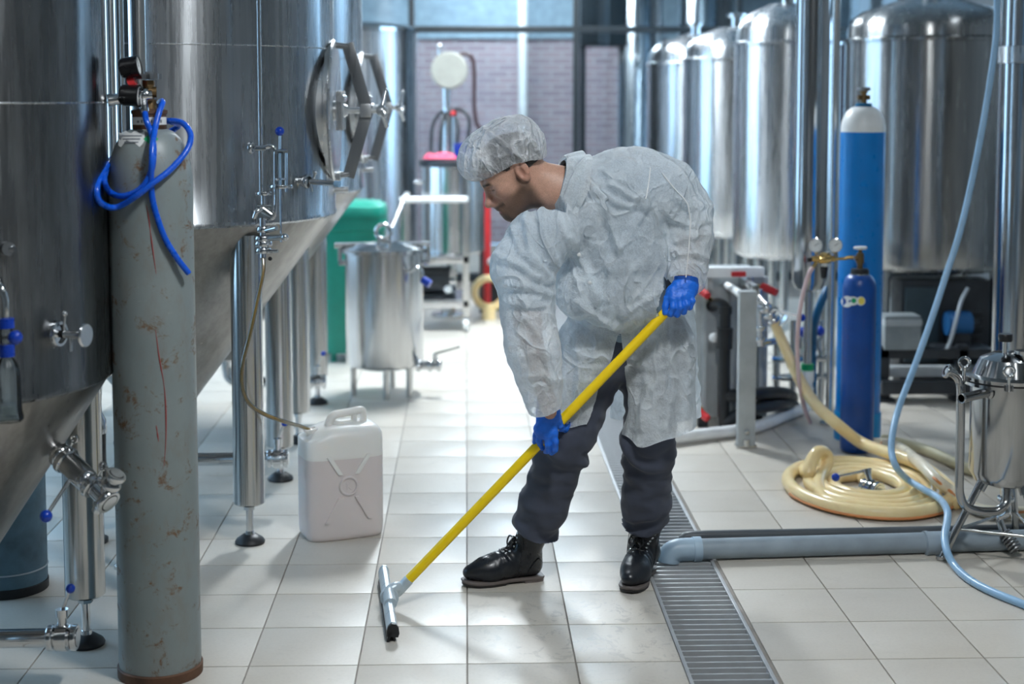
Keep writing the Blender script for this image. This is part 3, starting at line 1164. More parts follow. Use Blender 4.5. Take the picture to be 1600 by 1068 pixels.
def grey_cylinder():
    t = thing('gas_cylinder', 'tall weathered grey gas cylinder with rust spots and a twin gauge regulator, nearest the camera', 'gas cylinder', (GC.x, GC.y, 0))
    zn = P(238, 201, GC.y).z
    zs = P(238, 290, GC.y).z
    m = MB()
    m.lathe(gas_bottle_profile(GR, zs, zn, 0.040) + [(0.040, zn + 0.012), (0, zn + 0.012)], GC, seg=64)
    m.build('body', M['gray_cyl'], t)
    MB().lathe([(GR - 0.01, 0.0), (GR + 0.004, 0.0), (GR + 0.005, 0.028), (GR, 0.032)], GC, seg=64).build('base_ring', M['rust'], t)
    k = MB()
    z1 = P(238, 172, GC.y).z
    k.lathe([(0.046, zn - 0.004), (0.049, zn), (0.049, z1 - 0.012), (0.052, z1 - 0.010), (0.052, z1), (0.030, z1 + 0.004), (0, z1 + 0.004)], GC, seg=40)
    k.build('neck_ring', M['rust'], t)
    # paper band with small black printing on the neck ring
    lb = MB()
    za, zb = P(238, 195, GC.y - 0.05).z, P(238, 183, GC.y - 0.05).z
    arc = []
    r = 0.0505
    na = 18
    for j, z in enumerate((za, zb)):
        for i in range(na + 1):
            a = math.radians(-155 + 150 * i / na)
            arc.append((GC.x + r * math.cos(a), GC.y + r * math.sin(a), z))
    lb.add(arc, [(i, i + 1, na + 2 + i, na + 1 + i) for i in range(na)])
    lab = lb.build('paper_band', M['white'], t)
    pr = MB()
    for i, w in enumerate((10, 6, 12, 5, 9, 7)):
        a0 = math.radians(-122 + 16 * i)
        a1 = a0 + math.radians(w)
        hz = 0.3 + 0.12 * (i % 2)
        vs = []
        for z in (za + (zb - za) * 0.25, za + (zb - za) * (0.25 + hz)):
            for a in (a0, a1):
                vs.append((GC.x + (r + 0.0006) * math.cos(a), GC.y + (r + 0.0006) * math.sin(a), z))
        pr.add(vs, [(0, 1, 3, 2)])
    pr.build('printed_marks', M['stamp'], lab)

    # torn white sticker and green diamond on the shoulder: curved patches following the dome
    def shoulder_r(z):
        q = min(1, max(0, (z - zs) / (zn - zs)))
        return 0.040 + (GR - 0.040) * math.cos(math.asin(q)) ** 0.9

    def patch(name, px0, px1, py0, py1, mat, par, shape=None, nn=10, off=0.0016):
        vs, fs = [], []
        for j in range(nn + 1):
            for i in range(nn + 1):
                u, v = i / nn, j / nn
                if shape == 'diamond':
                    cu, cv = u * 2 - 1, v * 2 - 1
                    u, v = (0.5 + (cu - cv) * 0.25 * 1.0), (0.5 + (cu + cv) * 0.25 * 1.0)
                if shape == 'torn':
                    v = v * (0.80 + 0.2 * math.sin(u * 9.0 + 1.0)) + 0.10 * math.sin(u * 17)
                px, py = px0 + (px1 - px0) * u, py0 + (py1 - py0) * v
                d = _ray(px, py)
                y = GC.y - 0.1
                for _ in range(12):
                    p = Vector((0, 0, CAMZ)) + d * (y / d.y)
                    rr = shoulder_r(p.z) if p.z > zs else GR
                    rr += off
                    dx = max(-rr * 0.999, min(rr * 0.999, p.x - GC.x))
                    y = 0.5 * y + 0.5 * (GC.y - math.sqrt(rr * rr - dx * dx))
                vs.append(Vector((0, 0, CAMZ)) + d * (y / d.y))
        for j in range(nn):
            for i in range(nn):
                a = j * (nn + 1) + i
                fs.append((a, a + 1, a + nn + 2, a + nn + 1))
        return MB().add(vs, fs).build(name, mat, par)
    st = patch('torn_sticker', 185, 226, 206, 228, M['white'], t, 'torn')
    for i in range(3):
        patch('text_line', 190 + 2 * i, 222 - 3 * i, 211 + 5 * i, 213 + 5 * i, M['stamp'], st, None, 6, 0.0026)
    patch('green_diamond', 224, 248, 207, 227, M['greenlabel'], t, 'diamond', 6, 0.0022)
    # red crayon stroke down the front
    for pts in ([(229, 320), (233, 345), (236, 370), (240, 400), (244, 428)], [(243, 515), (249, 560), (256, 600), (259, 640), (259, 690), (256, 728)], [(244, 664), (248, 690)]):
        c = []
        for px, py in pts:
            p, nn_ = surf(GC.x, GC.y, GR + 0.0003, px, py)
            c.append(p)
        MB().tube(c, [0.0007, 0.0022, 0.0010, 0.0026, 0.0014, 0.0006], 6, 8).build('crayon_mark', M['redchalk'], t)
    # valve and hand wheel
    v = MB()
    c = Vector((GC.x, GC.y, 0))
    zw = P(236, 119, GC.y).z
    v.cyl(c + Vector((0, 0, z1)), c + Vector((0, 0, z1 + 0.03)), 0.024, 0.020, seg=18)
    v.cyl(c + Vector((0, 0, z1 + 0.02)), c + Vector((0, 0, zw - 0.012)), 0.015, seg=16)
    v.cyl(c + Vector((-0.055, -0.012, z1 + 0.052)), c + Vector((0.022, 0.002, z1 + 0.052)), 0.0155, seg=16)
    v.cyl(c + Vector((0, 0, zw - 0.03)), c + Vector((0, 0, zw - 0.012)), 0.019, seg=6)
    v.build('cylinder_valve', M['bronze'], t)
    w = MB()
    prof = []
    for i in range(40):
        a = 2 * PI * i / 40
        rr = 0.036 + 0.0025 * math.cos(a * 10)
        prof.append((rr * math.cos(a), rr * math.sin(a)))
    w.prism(prof, -0.009, 0.007, (c.x, c.y, zw))
    w.cyl(c + Vector((0, 0, zw + 0.005)), c + Vector((0, 0, zw + 0.013)), 0.012, seg=14)
    w.build('handwheel', M['dark_steel'], t)
    # regulator: body, two black cased gauges, outlet, red ring, hose barb
    Yr = GC.y - 0.03
    b = MB()
    b.cyl(P(238, 149, Yr + 0.01), P(206, 152, Yr), 0.017, seg=18)
    ring(b, P(226, 149, Yr), (1, 0.2, 0), 0.023, 0.02)
    b.cyl(P(212, 132, Yr), P(214, 165, Yr), 0.015, seg=16)
    b.cyl(P(224, 150, Yr - 0.01), P(226, 174, Yr - 0.02), 0.0105, seg=14)
    b.cyl(P(225, 164, Yr - 0.02), P(226.5, 178, Yr - 0.024), 0.0125, seg=14)
    reg = b.build('regulator', M['polish'], t)
    q = MB()
    q.cyl(P(190, 154, Yr), P(169, 157, Yr - 0.012), 0.0165, seg=24)
    q.cyl(P(176, 156, Yr - 0.009), P(168.5, 157, Yr - 0.013), 0.0185, seg=24)
    q.build('outlet_plug', M['polish'], reg)
    MB().cyl(P(202, 131, Yr), P(212, 127, Yr), 0.020, seg=18).build('red_ring', M['red'], reg)
    for (px, py, rr, ax) in ((203, 105, 0.030, (0.93, -0.02, 0.16)), (203, 149, 0.031, (0.95, -0.03, -0.06))):
        g = MB()
        cc = P(px, py, Yr - 0.012)
        a = Vector(ax).normalized()
        g.lathe([(0, -0.026), (rr * 0.86, -0.026), (rr, -0.018), (rr, 0.020), (rr * 1.05, 0.022), (rr * 1.05, 0.028), (rr * 0.9, 0.028), (rr * 0.9, 0.022), (0, 0.022)], cc, a, 32)
        gg = g.build('gauge', M['blk'], reg)
        f = MB()
        f.lathe([(0, 0.0225), (rr * 0.89, 0.0225), (rr * 0.89, 0.0245), (0, 0.0245)], cc, a, 32)
        f.cur = 1
        x, y, z = basis(a)
        f.box(cc + a * 0.0252 + y * rr * 0.3, (rr * 0.08, rr * 0.8, 0.001), rot=Matrix((x, y, z)).transposed())
        f.build('dial', [M['gaugeface'], M['blk']], reg)


grey_cylinder()


def blue_hose():
    def on(px, py, off=0.006):
        d = _ray(px, py)
        zs = P(238, 290, GC.y).z
        zn = P(238, 201, GC.y).z
        y = GC.y - 0.1
        for _ in range(15):
            p = Vector((0, 0, CAMZ)) + d * (y / d.y)
            if p.z > zn:
                rr = 0.056
            elif p.z > zs:
                q = (p.z - zs) / (zn - zs)
                rr = 0.040 + (GR - 0.040) * math.cos(math.asin(q)) ** 0.9
            else:
                rr = GR
            rr += 0.0075 + off
            dx = p.x - GC.x
            if abs(dx) > rr * 0.98:
                yy = GC.y - rr * 0.2
            else:
                yy = GC.y - math.sqrt(rr * rr - dx * dx)
            y = 0.6 * y + 0.4 * yy
        return Vector((0, 0, CAMZ)) + d * (y / d.y)
    R2 = GR + 0.02
    zz = P(168, 262, GC.y).z
    pts = [P(226, 174, GC.y - 0.054), on(229, 190, 0.02), on(236, 207, 0.012), on(240, 232, 0.012), on(236, 268, 0.010), on(219, 295, 0.004), on(192, 306, 0.002), on(172, 300), P(163, 283, GC.y - 0.15), P(166, 266, GC.y - 0.06)]
    # round the back of the shoulder
    for a in (170, 135, 100, 60):
        pts.append(Vector((GC.x + 0.128 * math.cos(math.radians(a)), GC.y + 0.128 * math.sin(math.radians(a)), zz + (0.0012 * (160 - a)))))
    pts += [P(262, 189, GC.y + 0.02), P(285, 192, GC.y - 0.02), P(298, 211, GC.y - 0.045), P(291, 236, GC.y - 0.08), on(266, 265, 0.016), on(239, 286, 0.020), on(212, 307, 0.022), on(180, 324, 0.016), P(157, 316, GC.y - 0.18), P(151, 297, GC.y - 0.19), P(157, 276, GC.y - 0.14), P(168, 258, GC.y - 0.05)]
    for a in (165, 125, 90):
        pts.append(Vector((GC.x + 0.122 * math.cos(math.radians(a)), GC.y + 0.122 * math.sin(math.radians(a)), zz + 0.03 + 0.0011 * (160 - a))))
    pts += [P(240, 178, GC.y + 0.07), P(250, 160, GC.y + 0.02), P(254, 160, GC.y - 0.025), P(249, 174, GC.y - 0.055), on(243, 197, 0.022), on(238, 228, 0.026), on(237, 256, 0.026), on(236, 288, 0.006), on(241, 323, 0.003), on(257, 370, 0.004), on(276, 402, 0.010), on(295, 427, 0.022)]
    m = MB()
    m.tube(pts, 0.0088, 14, 8)
    tag(m.build('blue_hose', M['bluehose']), 'bright blue rubber hose looped over the shoulder of the grey gas cylinder', 'hose')


blue_hose()


# ------------------------------------------------------------------ left edge: airlock bottle, barrel, black hoses
def airlock():
    c = P(12, 600, 3.86)
    t = thing('airlock_bottle', 'clear plastic bottle of water hung under a blue cap at the left edge', 'bottle', (c.x, c.y, c.z))
    z0, z1 = P(12, 658, 3.86).z, P(12, 553, 3.86).z
    H = z1 - z0
    b = MB()
    b.lathe([(0, z0), (0.032, z0), (0.0375, z0 + 0.006), (0.0375, z0 + 0.014), (0.034, z0 + 0.03), (0.032, z0 + H * 0.72), (0.026, z0 + H * 0.86), (0.015, z0 + H * 0.95), (0.015, z1),
             (0.013, z1), (0.013, z0 + H * 0.94), (0.024, z0 + H * 0.85), (0.030, z0 + H * 0.72), (0.032, z0 + 0.03), (0.034, z0 + 0.008), (0, z0 + 0.004)], (c.x, c.y, 0), seg=36)
    b.build('bottle', M['acryl'], t)
    w = MB()
    w.lathe([(0, z0 + 0.005), (0.0335, z0 + 0.009), (0.0315, z0 + 0.03), (0.0310, z0 + 0.045), (0, z0 + 0.045)], (c.x, c.y, 0), seg=32)
    w.build('water', m_glass('water', (0.86, 0.93, 0.96), 0.3, 0.02), t)
    k = MB()
    zc = P(8, 538, 3.86).z
    k.lathe([(0, z1 - 0.006), (0.020, z1 - 0.006), (0.020, zc), (0.012, zc + 0.002), (0, zc + 0.002)], (c.x, c.y, 0), seg=28)
    k2 = MB()
    k2.lathe([(0, P(8, 512, 3.86).z), (0.021, P(8, 512, 3.86).z), (0.021, P(8, 497, 3.86).z), (0, P(8, 497, 3.86).z)], (c.x, c.y, 0), seg=28)
    zt_ = P(8, 497, 3.86).z
    g = MB()
    g.cyl((c.x, c.y, zc), (c.x, c.y, P(8, 512, 3.86).z), 0.016, seg=24)
    k.build('blue_cap', M['blueball'], t)
    g.build('clear_neck', M['acryl'], t)
    k2.build('blue_collar', M['blueball'], t)
    h = MB()
    a = P(4, 527, 3.85)
    e = P(24, 527, 3.80)
    h.cyl(a, e, 0.005, seg=10)
    h.cur = 1
    h.sph(e, 0.0185, 18)
    h.build('tap_knob', [M['polish'], M['blueball']], t)
    s = MB()
    s.tube([(c.x, c.y, zt_ - 0.005), (c.x, c.y, zt_ + 0.05), (c.x - 0.02, c.y + 0.02, zt_ + 0.09), (c.x - 0.06, c.y + 0.16, zt_ + 0.10)], 0.009, 12, 6)
    s.build('hanger_pipe', M['polish'], t)


airlock()


def barrel():
    c = G(14, 918)
    R = G(78, 912).x - c.x
    m = MB()
    m.lathe(gas_bottle_profile(R, 1.02, 1.2, 0.045) + [(0.05, 1.24), (0, 1.24)], c, seg=48)
    t = thing('gas_cylinder', 'grey gas cylinder with blue light put into its colour, under the cone of the dark tank', 'gas cylinder', (c.x, c.y, 0))
    m.build('body', M['bluelit'], t)
    MB().lathe([(R - 0.004, 0.0), (R + 0.003, 0.001), (R + 0.003, 0.03), (R, 0.033)], c, seg=48).build('base_ring', M['rubber'], t)
    MB().torus((c.x, c.y, P(40, 882, c.y).z), R + 0.0008, 0.003, seg=48, sseg=6).build('scuffed_band', M['greyplastic'], t)


barrel()


def black_hoses():
    t = thing('black_hose', 'black rubber hose end with steel ferrule between the dark tank leg and the grey cylinder', 'hose', G(155, 800))
    m = MB()
    m.tube([P(153, 668, 5.6), P(153, 700, 5.6), P(155, 730, 5.62), P(165, 742, 5.66), P(195, 742, 5.72), P(240, 748, 5.8), P(252, 800, 5.85), G(262, 835, 0.02)], 0.030, 18, 6)
    m.build('sleeve', M['rubber'], t)
    f = MB()
    f.lathe([(0.032, -0.03), (0.034, -0.01), (0.031, 0.0), (0.031, 0.02), (0.016, 0.05), (0.014, 0.08), (0, 0.08)], P(153, 664, 5.6), (0, 0, 1), 24)
    f.tube([P(153, 648, 5.6), P(153, 620, 5.6), P(160, 590, 5.62), P(200, 570, 5.75)], 0.014, 12, 6)
    f.build('ferrule', M['polish'], t)
    d = MB()
    b = P(137, 700, 5.75)
    d.lathe([(0.034, 0.02), (0.034, b.z + 0.16), (0.02, b.z + 0.2), (0, b.z + 0.2)], (b.x, b.y, 0), seg=20)
    d.lathe([(0, 0), (0.07, 0), (0.07, 0.015), (0.03, 0.03)], (b.x, b.y, 0), seg=20)
    tag(d.build('rubber_post', M['darkmachine']), 'dark upright rubber covered post behind the steel ferrule', 'post')


black_hoses()


# ------------------------------------------------------------------ jerrycan and its drain hose
def superellipse(a, b, n, k):
    out = []
    for i in range(k):
        t = 2 * PI * i / k
        c, s = math.cos(t), math.sin(t)
        out.append((a * math.copysign(abs(c) ** (2 / n), c), b * math.copysign(abs(s) ** (2 / n), s)))
    return out


def jerrycan():
    p0 = G(478, 852)
    c = Vector((G(530, 842).x, G(530, 842).y + 0.085, 0))
    rz = math.radians(21)
    t = thing('jerrycan', 'white plastic jerrycan part filled with pinkish liquid, on the tiles beside the steel legs', 'jerrycan', (c.x, c.y, 0))
    t.rotation_euler = (0, 0, rz)
    A, B = 0.157, 0.105
    k = 56
    m = MB()
    zl = 0.325
    rows = [(0.0, 0.93, 0.90), (0.006, 0.965, 0.955), (0.018, 0.99, 0.985), (0.035, 1, 1), (0.12, 1, 1), (0.22, 1, 1), (zl - 0.004, 1, 1), (zl, 1.004, 1.006), (zl + 0.010, 1.004, 1.006), (zl + 0.014, 1, 1),
            (0.39, 0.998, 0.995), (0.408, 0.985, 0.97), (0.422, 0.95, 0.91), (0.434, 0.88, 0.80), (0.442, 0.78, 0.66), (0.446, 0.6, 0.45)]
    vs, fs, mi = [], [], []
    for z, sa, sb in rows:
        for x, y in superellipse(A * sa, B * sb, 5.0, k):
            drop = 0.0
            if z > 0.40 and x < -0.055:
                drop = min(0.05, (-0.055 - x) * 0.42) * min(1, (z - 0.395) / 0.035)
            vs.append((x, y, z - drop))
    for j in range(len(rows) - 1):
        for i in range(k):
            fs.append((j * k + i, j * k + (i + 1) % k, (j + 1) * k + (i + 1) % k, (j + 1) * k + i))
            mi.append(1 if j < 6 else 0)
    fs.append(tuple(range(k - 1, -1, -1)))
    mi.append(1)
    fs.append(tuple((len(rows) - 1) * k + i for i in range(k)))
    mi.append(0)
    m.add(vs, fs)
    m.m = mi
    m.build('body', [M['jerry'], M['jerryliq']], t, world=False, sharp=60)
    # moulded cross ribs and medallion on the front face (local -y)
    r = MB()
    zc = 0.215
    for (x0, z0, x1, z1) in ((-0.075, 0.335, -0.03, 0.262), (0.085, 0.335, 0.036, 0.262), (-0.085, 0.075, -0.030, 0.172), (0.088, 0.080, 0.036, 0.172)):
        r = MB()
        r.prism([(x0 - 0.009, z0), (x0 + 0.009, z0), (x1 + 0.009, z1), (x1 - 0.009, z1)], -0.003, 0.007, (0, -B, 0), (1, 0, 0), (0, 0, 1), (0, -1, 0))
        r.build('cross_rib', M['jerryliq'] if z0 < 0.3 else M['jerry'], t, world=False)
    q = MB()
    q.torus((0.003, -B - 0.001, zc), 0.034, 0.0055, axis=(0, 1, 0), seg=36, sseg=8)
    q.build('medallion', M['jerryliq'], t, world=False)
    l_ = MB()
    for (x0, z0, x1, z1) in ((-0.007, -0.014, -0.007, 0.014), (-0.005, 0, 0.009, 0.014), (-0.005, 0, 0.010, -0.014)):
        l_.tube([(0.003 + x0, -B - 0.0008, zc + z0), (0.003 + x1, -B - 0.0008, zc + z1)], 0.0022, 6, smooth=False)
    l_.build('moulded_letter', M['jerryliq'], t, world=False)
    # handle: long loop with grip
    h = MB()
    h.tube([(-0.048, 0, 0.428), (-0.042, 0, 0.452), (-0.026, 0, 0.474), (0.01, 0, 0.480), (0.05, 0, 0.484), (0.085, 0, 0.488), (0.095, 0, 0.478), (0.096, 0, 0.445), (0.096, 0, 0.42)], [0.017, 0.017, 0.017, 0.016, 0.016, 0.015, 0.014, 0.014, 0.015], 14, 6)
    h.tube([(0.05, 0, 0.484), (0.058, 0, 0.465), (0.058, 0, 0.43)], 0.013, 12, 5)
    h.tube([(-0.03, 0, 0.446), (0.0, 0, 0.440), (0.06, 0, 0.440)], 0.014, 12, 5)
    h.build('handle', M['jerry'], t, world=False)
    n_ = MB()
    n_.lathe([(0.024, 0.0), (0.024, 0.022), (0.028, 0.024), (0.028, 0.032), (0.019, 0.032), (0.019, 0.0)], (-0.112, 0.0, 0.400), (-0.2, 0, 1), 28)
    n_.build('spout', M['jerry'], t, world=False)
    sp = Vector((-0.112, 0, 0.41))
    return c + Matrix.Rotation(rz, 3, 'Z') @ sp


SPOUT = jerrycan()


def drain_hose():
    s = SPOUT
    pts = [P(411, 402, 5.52), P(411, 425, 5.5), P(404, 460, 5.48), P(391, 520, 5.45), P(380, 565, 5.44), P(378, 600, 5.44), P(388, 628, 5.46), P(410, 645, 5.5), P(440, 657, 5.56), Vector((s.x - 0.03, s.y - 0.004, s.z + 0.024)), Vector((s.x + 0.003, s.y, s.z + 0.0)), Vector((s.x + 0.012, s.y, s.z - 0.06))]
    t = thing('drain_hose', 'thin yellowish plastic hose running from the valve cluster into the white jerrycan', 'hose', pts[0])
    m = MB()
    m.tube(pts, 0.0078, 12, 8)
    m.build('hose_wall', M['clearhose'], t)
    i = MB()
    i.tube(pts, 0.0052, 10, 8)
    i.build('beer_inside', M['yellowhose'], t)


drain_hose()


# ------------------------------------------------------------------ mash pot
def mash_pot():
    Yc = 8.66
    cx = P(601, 500, Yc).x
    R = 0.225
    zb, zt_ = P(601, 577, Yc - 0.2).z, P(601, 398, Yc - 0.2).z
    t = thing('mash_pot', 'round steel pot on short legs with lid and tap, behind the jerrycan', 'pot', (cx, Yc, 0))
    o = (cx, Yc, 0)
    MB().lathe([(0, zb - 0.02), (R * 0.8, zb - 0.015), (R - 0.01, zb), (R, zb + 0.02), (R, zt_ - 0.01), (R + 0.018, zt_ - 0.005), (R + 0.018, zt_ + 0.006), (R - 0.01, zt_ + 0.006)], o, seg=64).build('body', M['pot'], t)
    MB().lathe([(R + 0.02, zt_ + 0.006), (R + 0.02, zt_ + 0.02), (R - 0.005, zt_ + 0.024), (R * 0.6, zt_ + 0.05), (0.05, zt_ + 0.06), (0, zt_ + 0.06)], o, seg=64).build('lid', M['polish'], t)
    b = MB()
    zbar = P(601, 383, Yc).z
    b.cyl(P(523, 383, Yc), P(672, 381, Yc), 0.0165, seg=16)
    b.box((cx, Yc, zbar - 0.02), (0.06, 0.05, 0.05), bevel=0.006)
    for s in (-1, 1):
        b.cyl((cx + s * (R + 0.03), Yc, zbar), (cx + s * (R + 0.03), Yc, zt_ - 0.06), 0.012, seg=10)
        b.box((cx + s * (R + 0.012), Yc, zt_ - 0.065), (0.05, 0.04, 0.03), bevel=0.004)
    b.build('clamp_bar', M['polish'], t)
    h = MB()
    h.torus(P(599, 362, Yc), 0.042, 0.0125, axis=(0.1, 1, 0), seg=28)
    h.cyl(P(599, 372, Yc), P(599, 392, Yc), 0.02, seg=12)
    h.cyl(P(590, 376, Yc), P(612, 376, Yc), 0.018, seg=12)
    h.build('lifting_ring', M['polish'], t)
    e = MB()
    e.tube([P(640, 424, Yc - 0.19), P(650, 419, Yc - 0.21), P(658, 424, Yc - 0.215), P(659, 438, Yc - 0.215)], 0.014, 12, 6)
    e.cur = 1
    e.cyl(P(660, 436, Yc - 0.215), P(672, 444, Yc - 0.23), 0.021, 0.024, seg=16)
    e.build('upper_tap', [M['polish'], M['blueball']], t)
    v = MB()
    zv = P(660, 571, Yc - 0.1).z
    v.cyl((cx + R - 0.03, Yc - 0.08, zv), P(690, 571, Yc - 0.1), 0.024, seg=18)
    for px in (654, 672, 686):
        ring(v, P(px, 571, Yc - 0.1), (1, 0, 0), 0.036, 0.022)
    v.cyl(P(680, 571, Yc - 0.1), P(680, 552, Yc - 0.1), 0.013, seg=12)
    v.cyl(P(679, 553, Yc - 0.1), P(718, 542, Yc - 0.16), 0.0075, 0.006, seg=8)
    v.build('outlet_valve', M['polish'], t)
    for a in (200, 275, 320, 80):
        dx, dy = 0.19 * math.cos(math.radians(a)), 0.19 * math.sin(math.radians(a))
        m = MB()
        m.cyl((cx + dx, Yc + dy, 0.0), (cx + dx, Yc + dy, zb + 0.04), 0.019, seg=14)
        m.build('leg', M['leg'], t)


mash_pot()


# ------------------------------------------------------------------ green wheelie bin
def bin_():
    Yc = 9.85
    c = P(552, 500, Yc)
    z1 = P(552, 332, Yc - 0.25).z
    t = thing('wheelie_bin', 'green plastic bin with rounded lid behind the steel pot', 'bin', (c.x, Yc, 0))
    m = MB()
    vs = []
    for z, w, d in ((0.06, 0.165, 0.18), (0.12, 0.17, 0.19), (z1 - 0.12, 0.21, 0.235), (z1 - 0.115, 0.225, 0.25), (z1 - 0.04, 0.225, 0.25), (z1 - 0.04, 0.19, 0.21)):
        vs += [(c.x + x, Yc + y, z) for x, y in superellipse(w, d, 6, 32)]
    fs = []
    for j in range(5):
        for i in range(32):
            fs.append((j * 32 + i, j * 32 + (i + 1) % 32, (j + 1) * 32 + (i + 1) % 32, (j + 1) * 32 + i))
    fs.append(tuple(range(31, -1, -1)))
    fs.append(tuple(160 + i for i in range(32)))
    m.add(vs, fs)
    m.build('body', M['green'], t)
    l_ = MB()
    vs = []
    for z, s in ((z1 - 0.038, 1.0), (z1 - 0.01, 1.02), (z1 + 0.03, 0.97), (z1 + 0.055, 0.8), (z1 + 0.065, 0.4)):
        vs += [(c.x + x, Yc + y, z) for x, y in superellipse(0.225 * s, 0.26 * s, 5, 32)]
    fs = []
    for j in range(4):
        for i in range(32):
            fs.append((j * 32 + i, j * 32 + (i + 1) % 32, (j + 1) * 32 + (i + 1) % 32, (j + 1) * 32 + i))
    fs.append(tuple(range(31, -1, -1)))
    fs.append(tuple(128 + i for i in range(32)))
    l_.add(vs, fs)
    l_.build('lid', M['green'], t)
    for s in (-1, 1):
        MB().cyl((c.x + s * 0.17, Yc + 0.17, 0.1), (c.x + s * 0.215, Yc + 0.17, 0.1), 0.1, seg=24).build('wheel', M['rubber'], t)
        MB().cyl((c.x + s * 0.12, Yc - 0.12, 0.0), (c.x + s * 0.12, Yc - 0.12, 0.08), 0.02, seg=12).build('foot', M['green'], t)
    h = MB()
    h.cyl((c.x - 0.2, Yc + 0.28, z1 - 0.03), (c.x + 0.2, Yc + 0.28, z1 - 0.03), 0.016, seg=12)
    for s in (-1, 1):
        h.box((c.x + s * 0.19, Yc + 0.255, z1 - 0.04), (0.03, 0.07, 0.04))
    h.build('handle', M['green'], t)
    # pale pole and blue knob that lean above the bin
    a, b = P(540, 322, 8.95), P(470, 420, 8.8)


bin_()


# ------------------------------------------------------------------ trolley with kettle and drum filter
def trolley():
    Y0, Y1 = 10.95, 11.5
    x0, x1 = P(632, 400, Y0).x, P(728, 400, Y0).x
    zt_, zs = P(700, 311, Y0).z, P(700, 474, Y0).z
    t = thing('trolley', 'steel tube trolley on castors carrying the kettle at the far end', 'trolley', ((x0 + x1) / 2, (Y0 + Y1) / 2, 0))
    for x in (x0, x1):
        for y in (Y0, Y1):
            MB().box((x, y, (0.12 + zt_) / 2), (0.05, 0.05, zt_ - 0.12), bevel=0.006).build('post', M['leg'], t)
            w = MB()
            w.cyl((x - 0.018, y, 0.052), (x + 0.018, y, 0.052), 0.052, seg=24)
            wo = w.build('castor', M['pvcwhite'], t)
            f = MB()
            f.box((x, y, 0.115), (0.06, 0.07, 0.012))
            for s in (-1, 1):
                f.box((x + s * 0.025, y, 0.085), (0.006, 0.04, 0.07))
            f.build('castor_fork', M['leg'], wo)
    for z, nm in ((zs, 'shelf'), (P(700, 398, Y0).z - 0.035, 'kettle_deck')):
        MB().box(((x0 + x1) / 2, (Y0 + Y1) / 2, z), (x1 - x0 + 0.05, Y1 - Y0 + 0.05, 0.06), bevel=0.008).build(nm, M['pot'], t)
    r = MB()
    r.tube([(x0 - 0.02, Y0 - 0.05, zt_ - 0.01), (x0, Y0 - 0.05, zt_), (x0 + 0.1, Y0 - 0.05, zt_), (x1, Y0 - 0.05, zt_)], 0.024, 14, 5)
    r.cyl((x0, Y0 - 0.05, zt_), (x0, Y1, zt_), 0.02, seg=12)
    r.cyl((x1, Y0 - 0.05, zt_), (x1, Y1, zt_), 0.02, seg=12)
    r.build('rail', M['pvcwhite'], t)
    a, b = Vector((x0 + 0.0, Y0 - 0.05, zt_)), P(600, 385, Y0 - 0.25)
    MB().cyl(a, b, 0.02, seg=12).build('push_handle', M['leg'], t)
    # pump on the shelf
    p = thing('pump', 'dark pump with a white knob on the lower shelf of the trolley', 'pump', ((x0 + x1) / 2, Y0 + 0.2, zs + 0.03))
    m = MB()
    m.cyl((x0 + 0.06, Y0 + 0.2, zs + 0.15), (x1 - 0.12, Y0 + 0.2, zs + 0.15), 0.10, seg=28)
    m.box(((x0 + x1) / 2, Y0 + 0.2, zs + 0.04), (0.3, 0.18, 0.022))
    for s in (-1, 1):
        m.box(((x0 + x1) / 2 + s * 0.1, Y0 + 0.2, zs + 0.075), (0.04, 0.12, 0.06))
    for i in range(7):
        x = x0 + 0.08 + i * 0.03
        m.torus((x, Y0 + 0.2, zs + 0.15), 0.103, 0.005, axis=(1, 0, 0), seg=24, sseg=6)
    m.build('motor', M['darkmachine'], p)
    h = MB()
    h.cyl((x1 - 0.13, Y0 + 0.2, zs + 0.15), (x1 - 0.07, Y0 + 0.2, zs + 0.15), 0.085, 0.075, seg=24)
    h.cyl((x1 - 0.1, Y0 + 0.2, zs + 0.2), (x1 - 0.1, Y0 + 0.2, zs + 0.28), 0.025, seg=12)
    h.build('pump_head', M['polish'], p)
    k = MB()
    kp = P(700, 452, Y0 + 0.08)
    k.sph(kp, 0.03, 16)
    k.cyl(kp, kp + Vector((0, 0.08, 0)), 0.014, seg=10)
    k.build('knob', M['white'], p)
    # kettle
    kc = P(708, 330, 11.22)
    R = 0.235
    zb, z1 = P(708, 398, 10.99).z, P(708, 262, 10.99).z
    q = thing('kettle', 'bright steel kettle with black lid standing on the far trolley', 'kettle', (kc.x, 11.22, zb))
    o = (kc.x, 11.22, 0)
    MB().lathe([(0, zb), (R - 0.01, zb), (R, zb + 0.01), (R, z1), (R + 0.008, z1 + 0.004), (R - 0.01, z1 + 0.008)], o, seg=56).build('body', M['pot'], q)
    MB().lathe([(R + 0.02, z1 + 0.006), (R + 0.02, z1 + 0.045), (R - 0.02, z1 + 0.055), (0, z1 + 0.06)], o, seg=48).build('lid', M['darkmachine'], q)
    for s in (-1, 1):
        MB().tube([(kc.x + s * R, 11.17, z1 - 0.12), (kc.x + s * (R + 0.05), 11.17, z1 - 0.12), (kc.x + s * (R + 0.05), 11.27, z1 - 0.12), (kc.x + s * R, 11.27, z1 - 0.12)], 0.009, 8, 5).build('handle', M['polish'], q)
    zl = z1 + 0.06
    # folded red cloth and small blue tub on the lid
    c = MB()
    cc = P(688, 246, 11.05)
    pts = []
    nx, ny = 16, 8
    vs = []
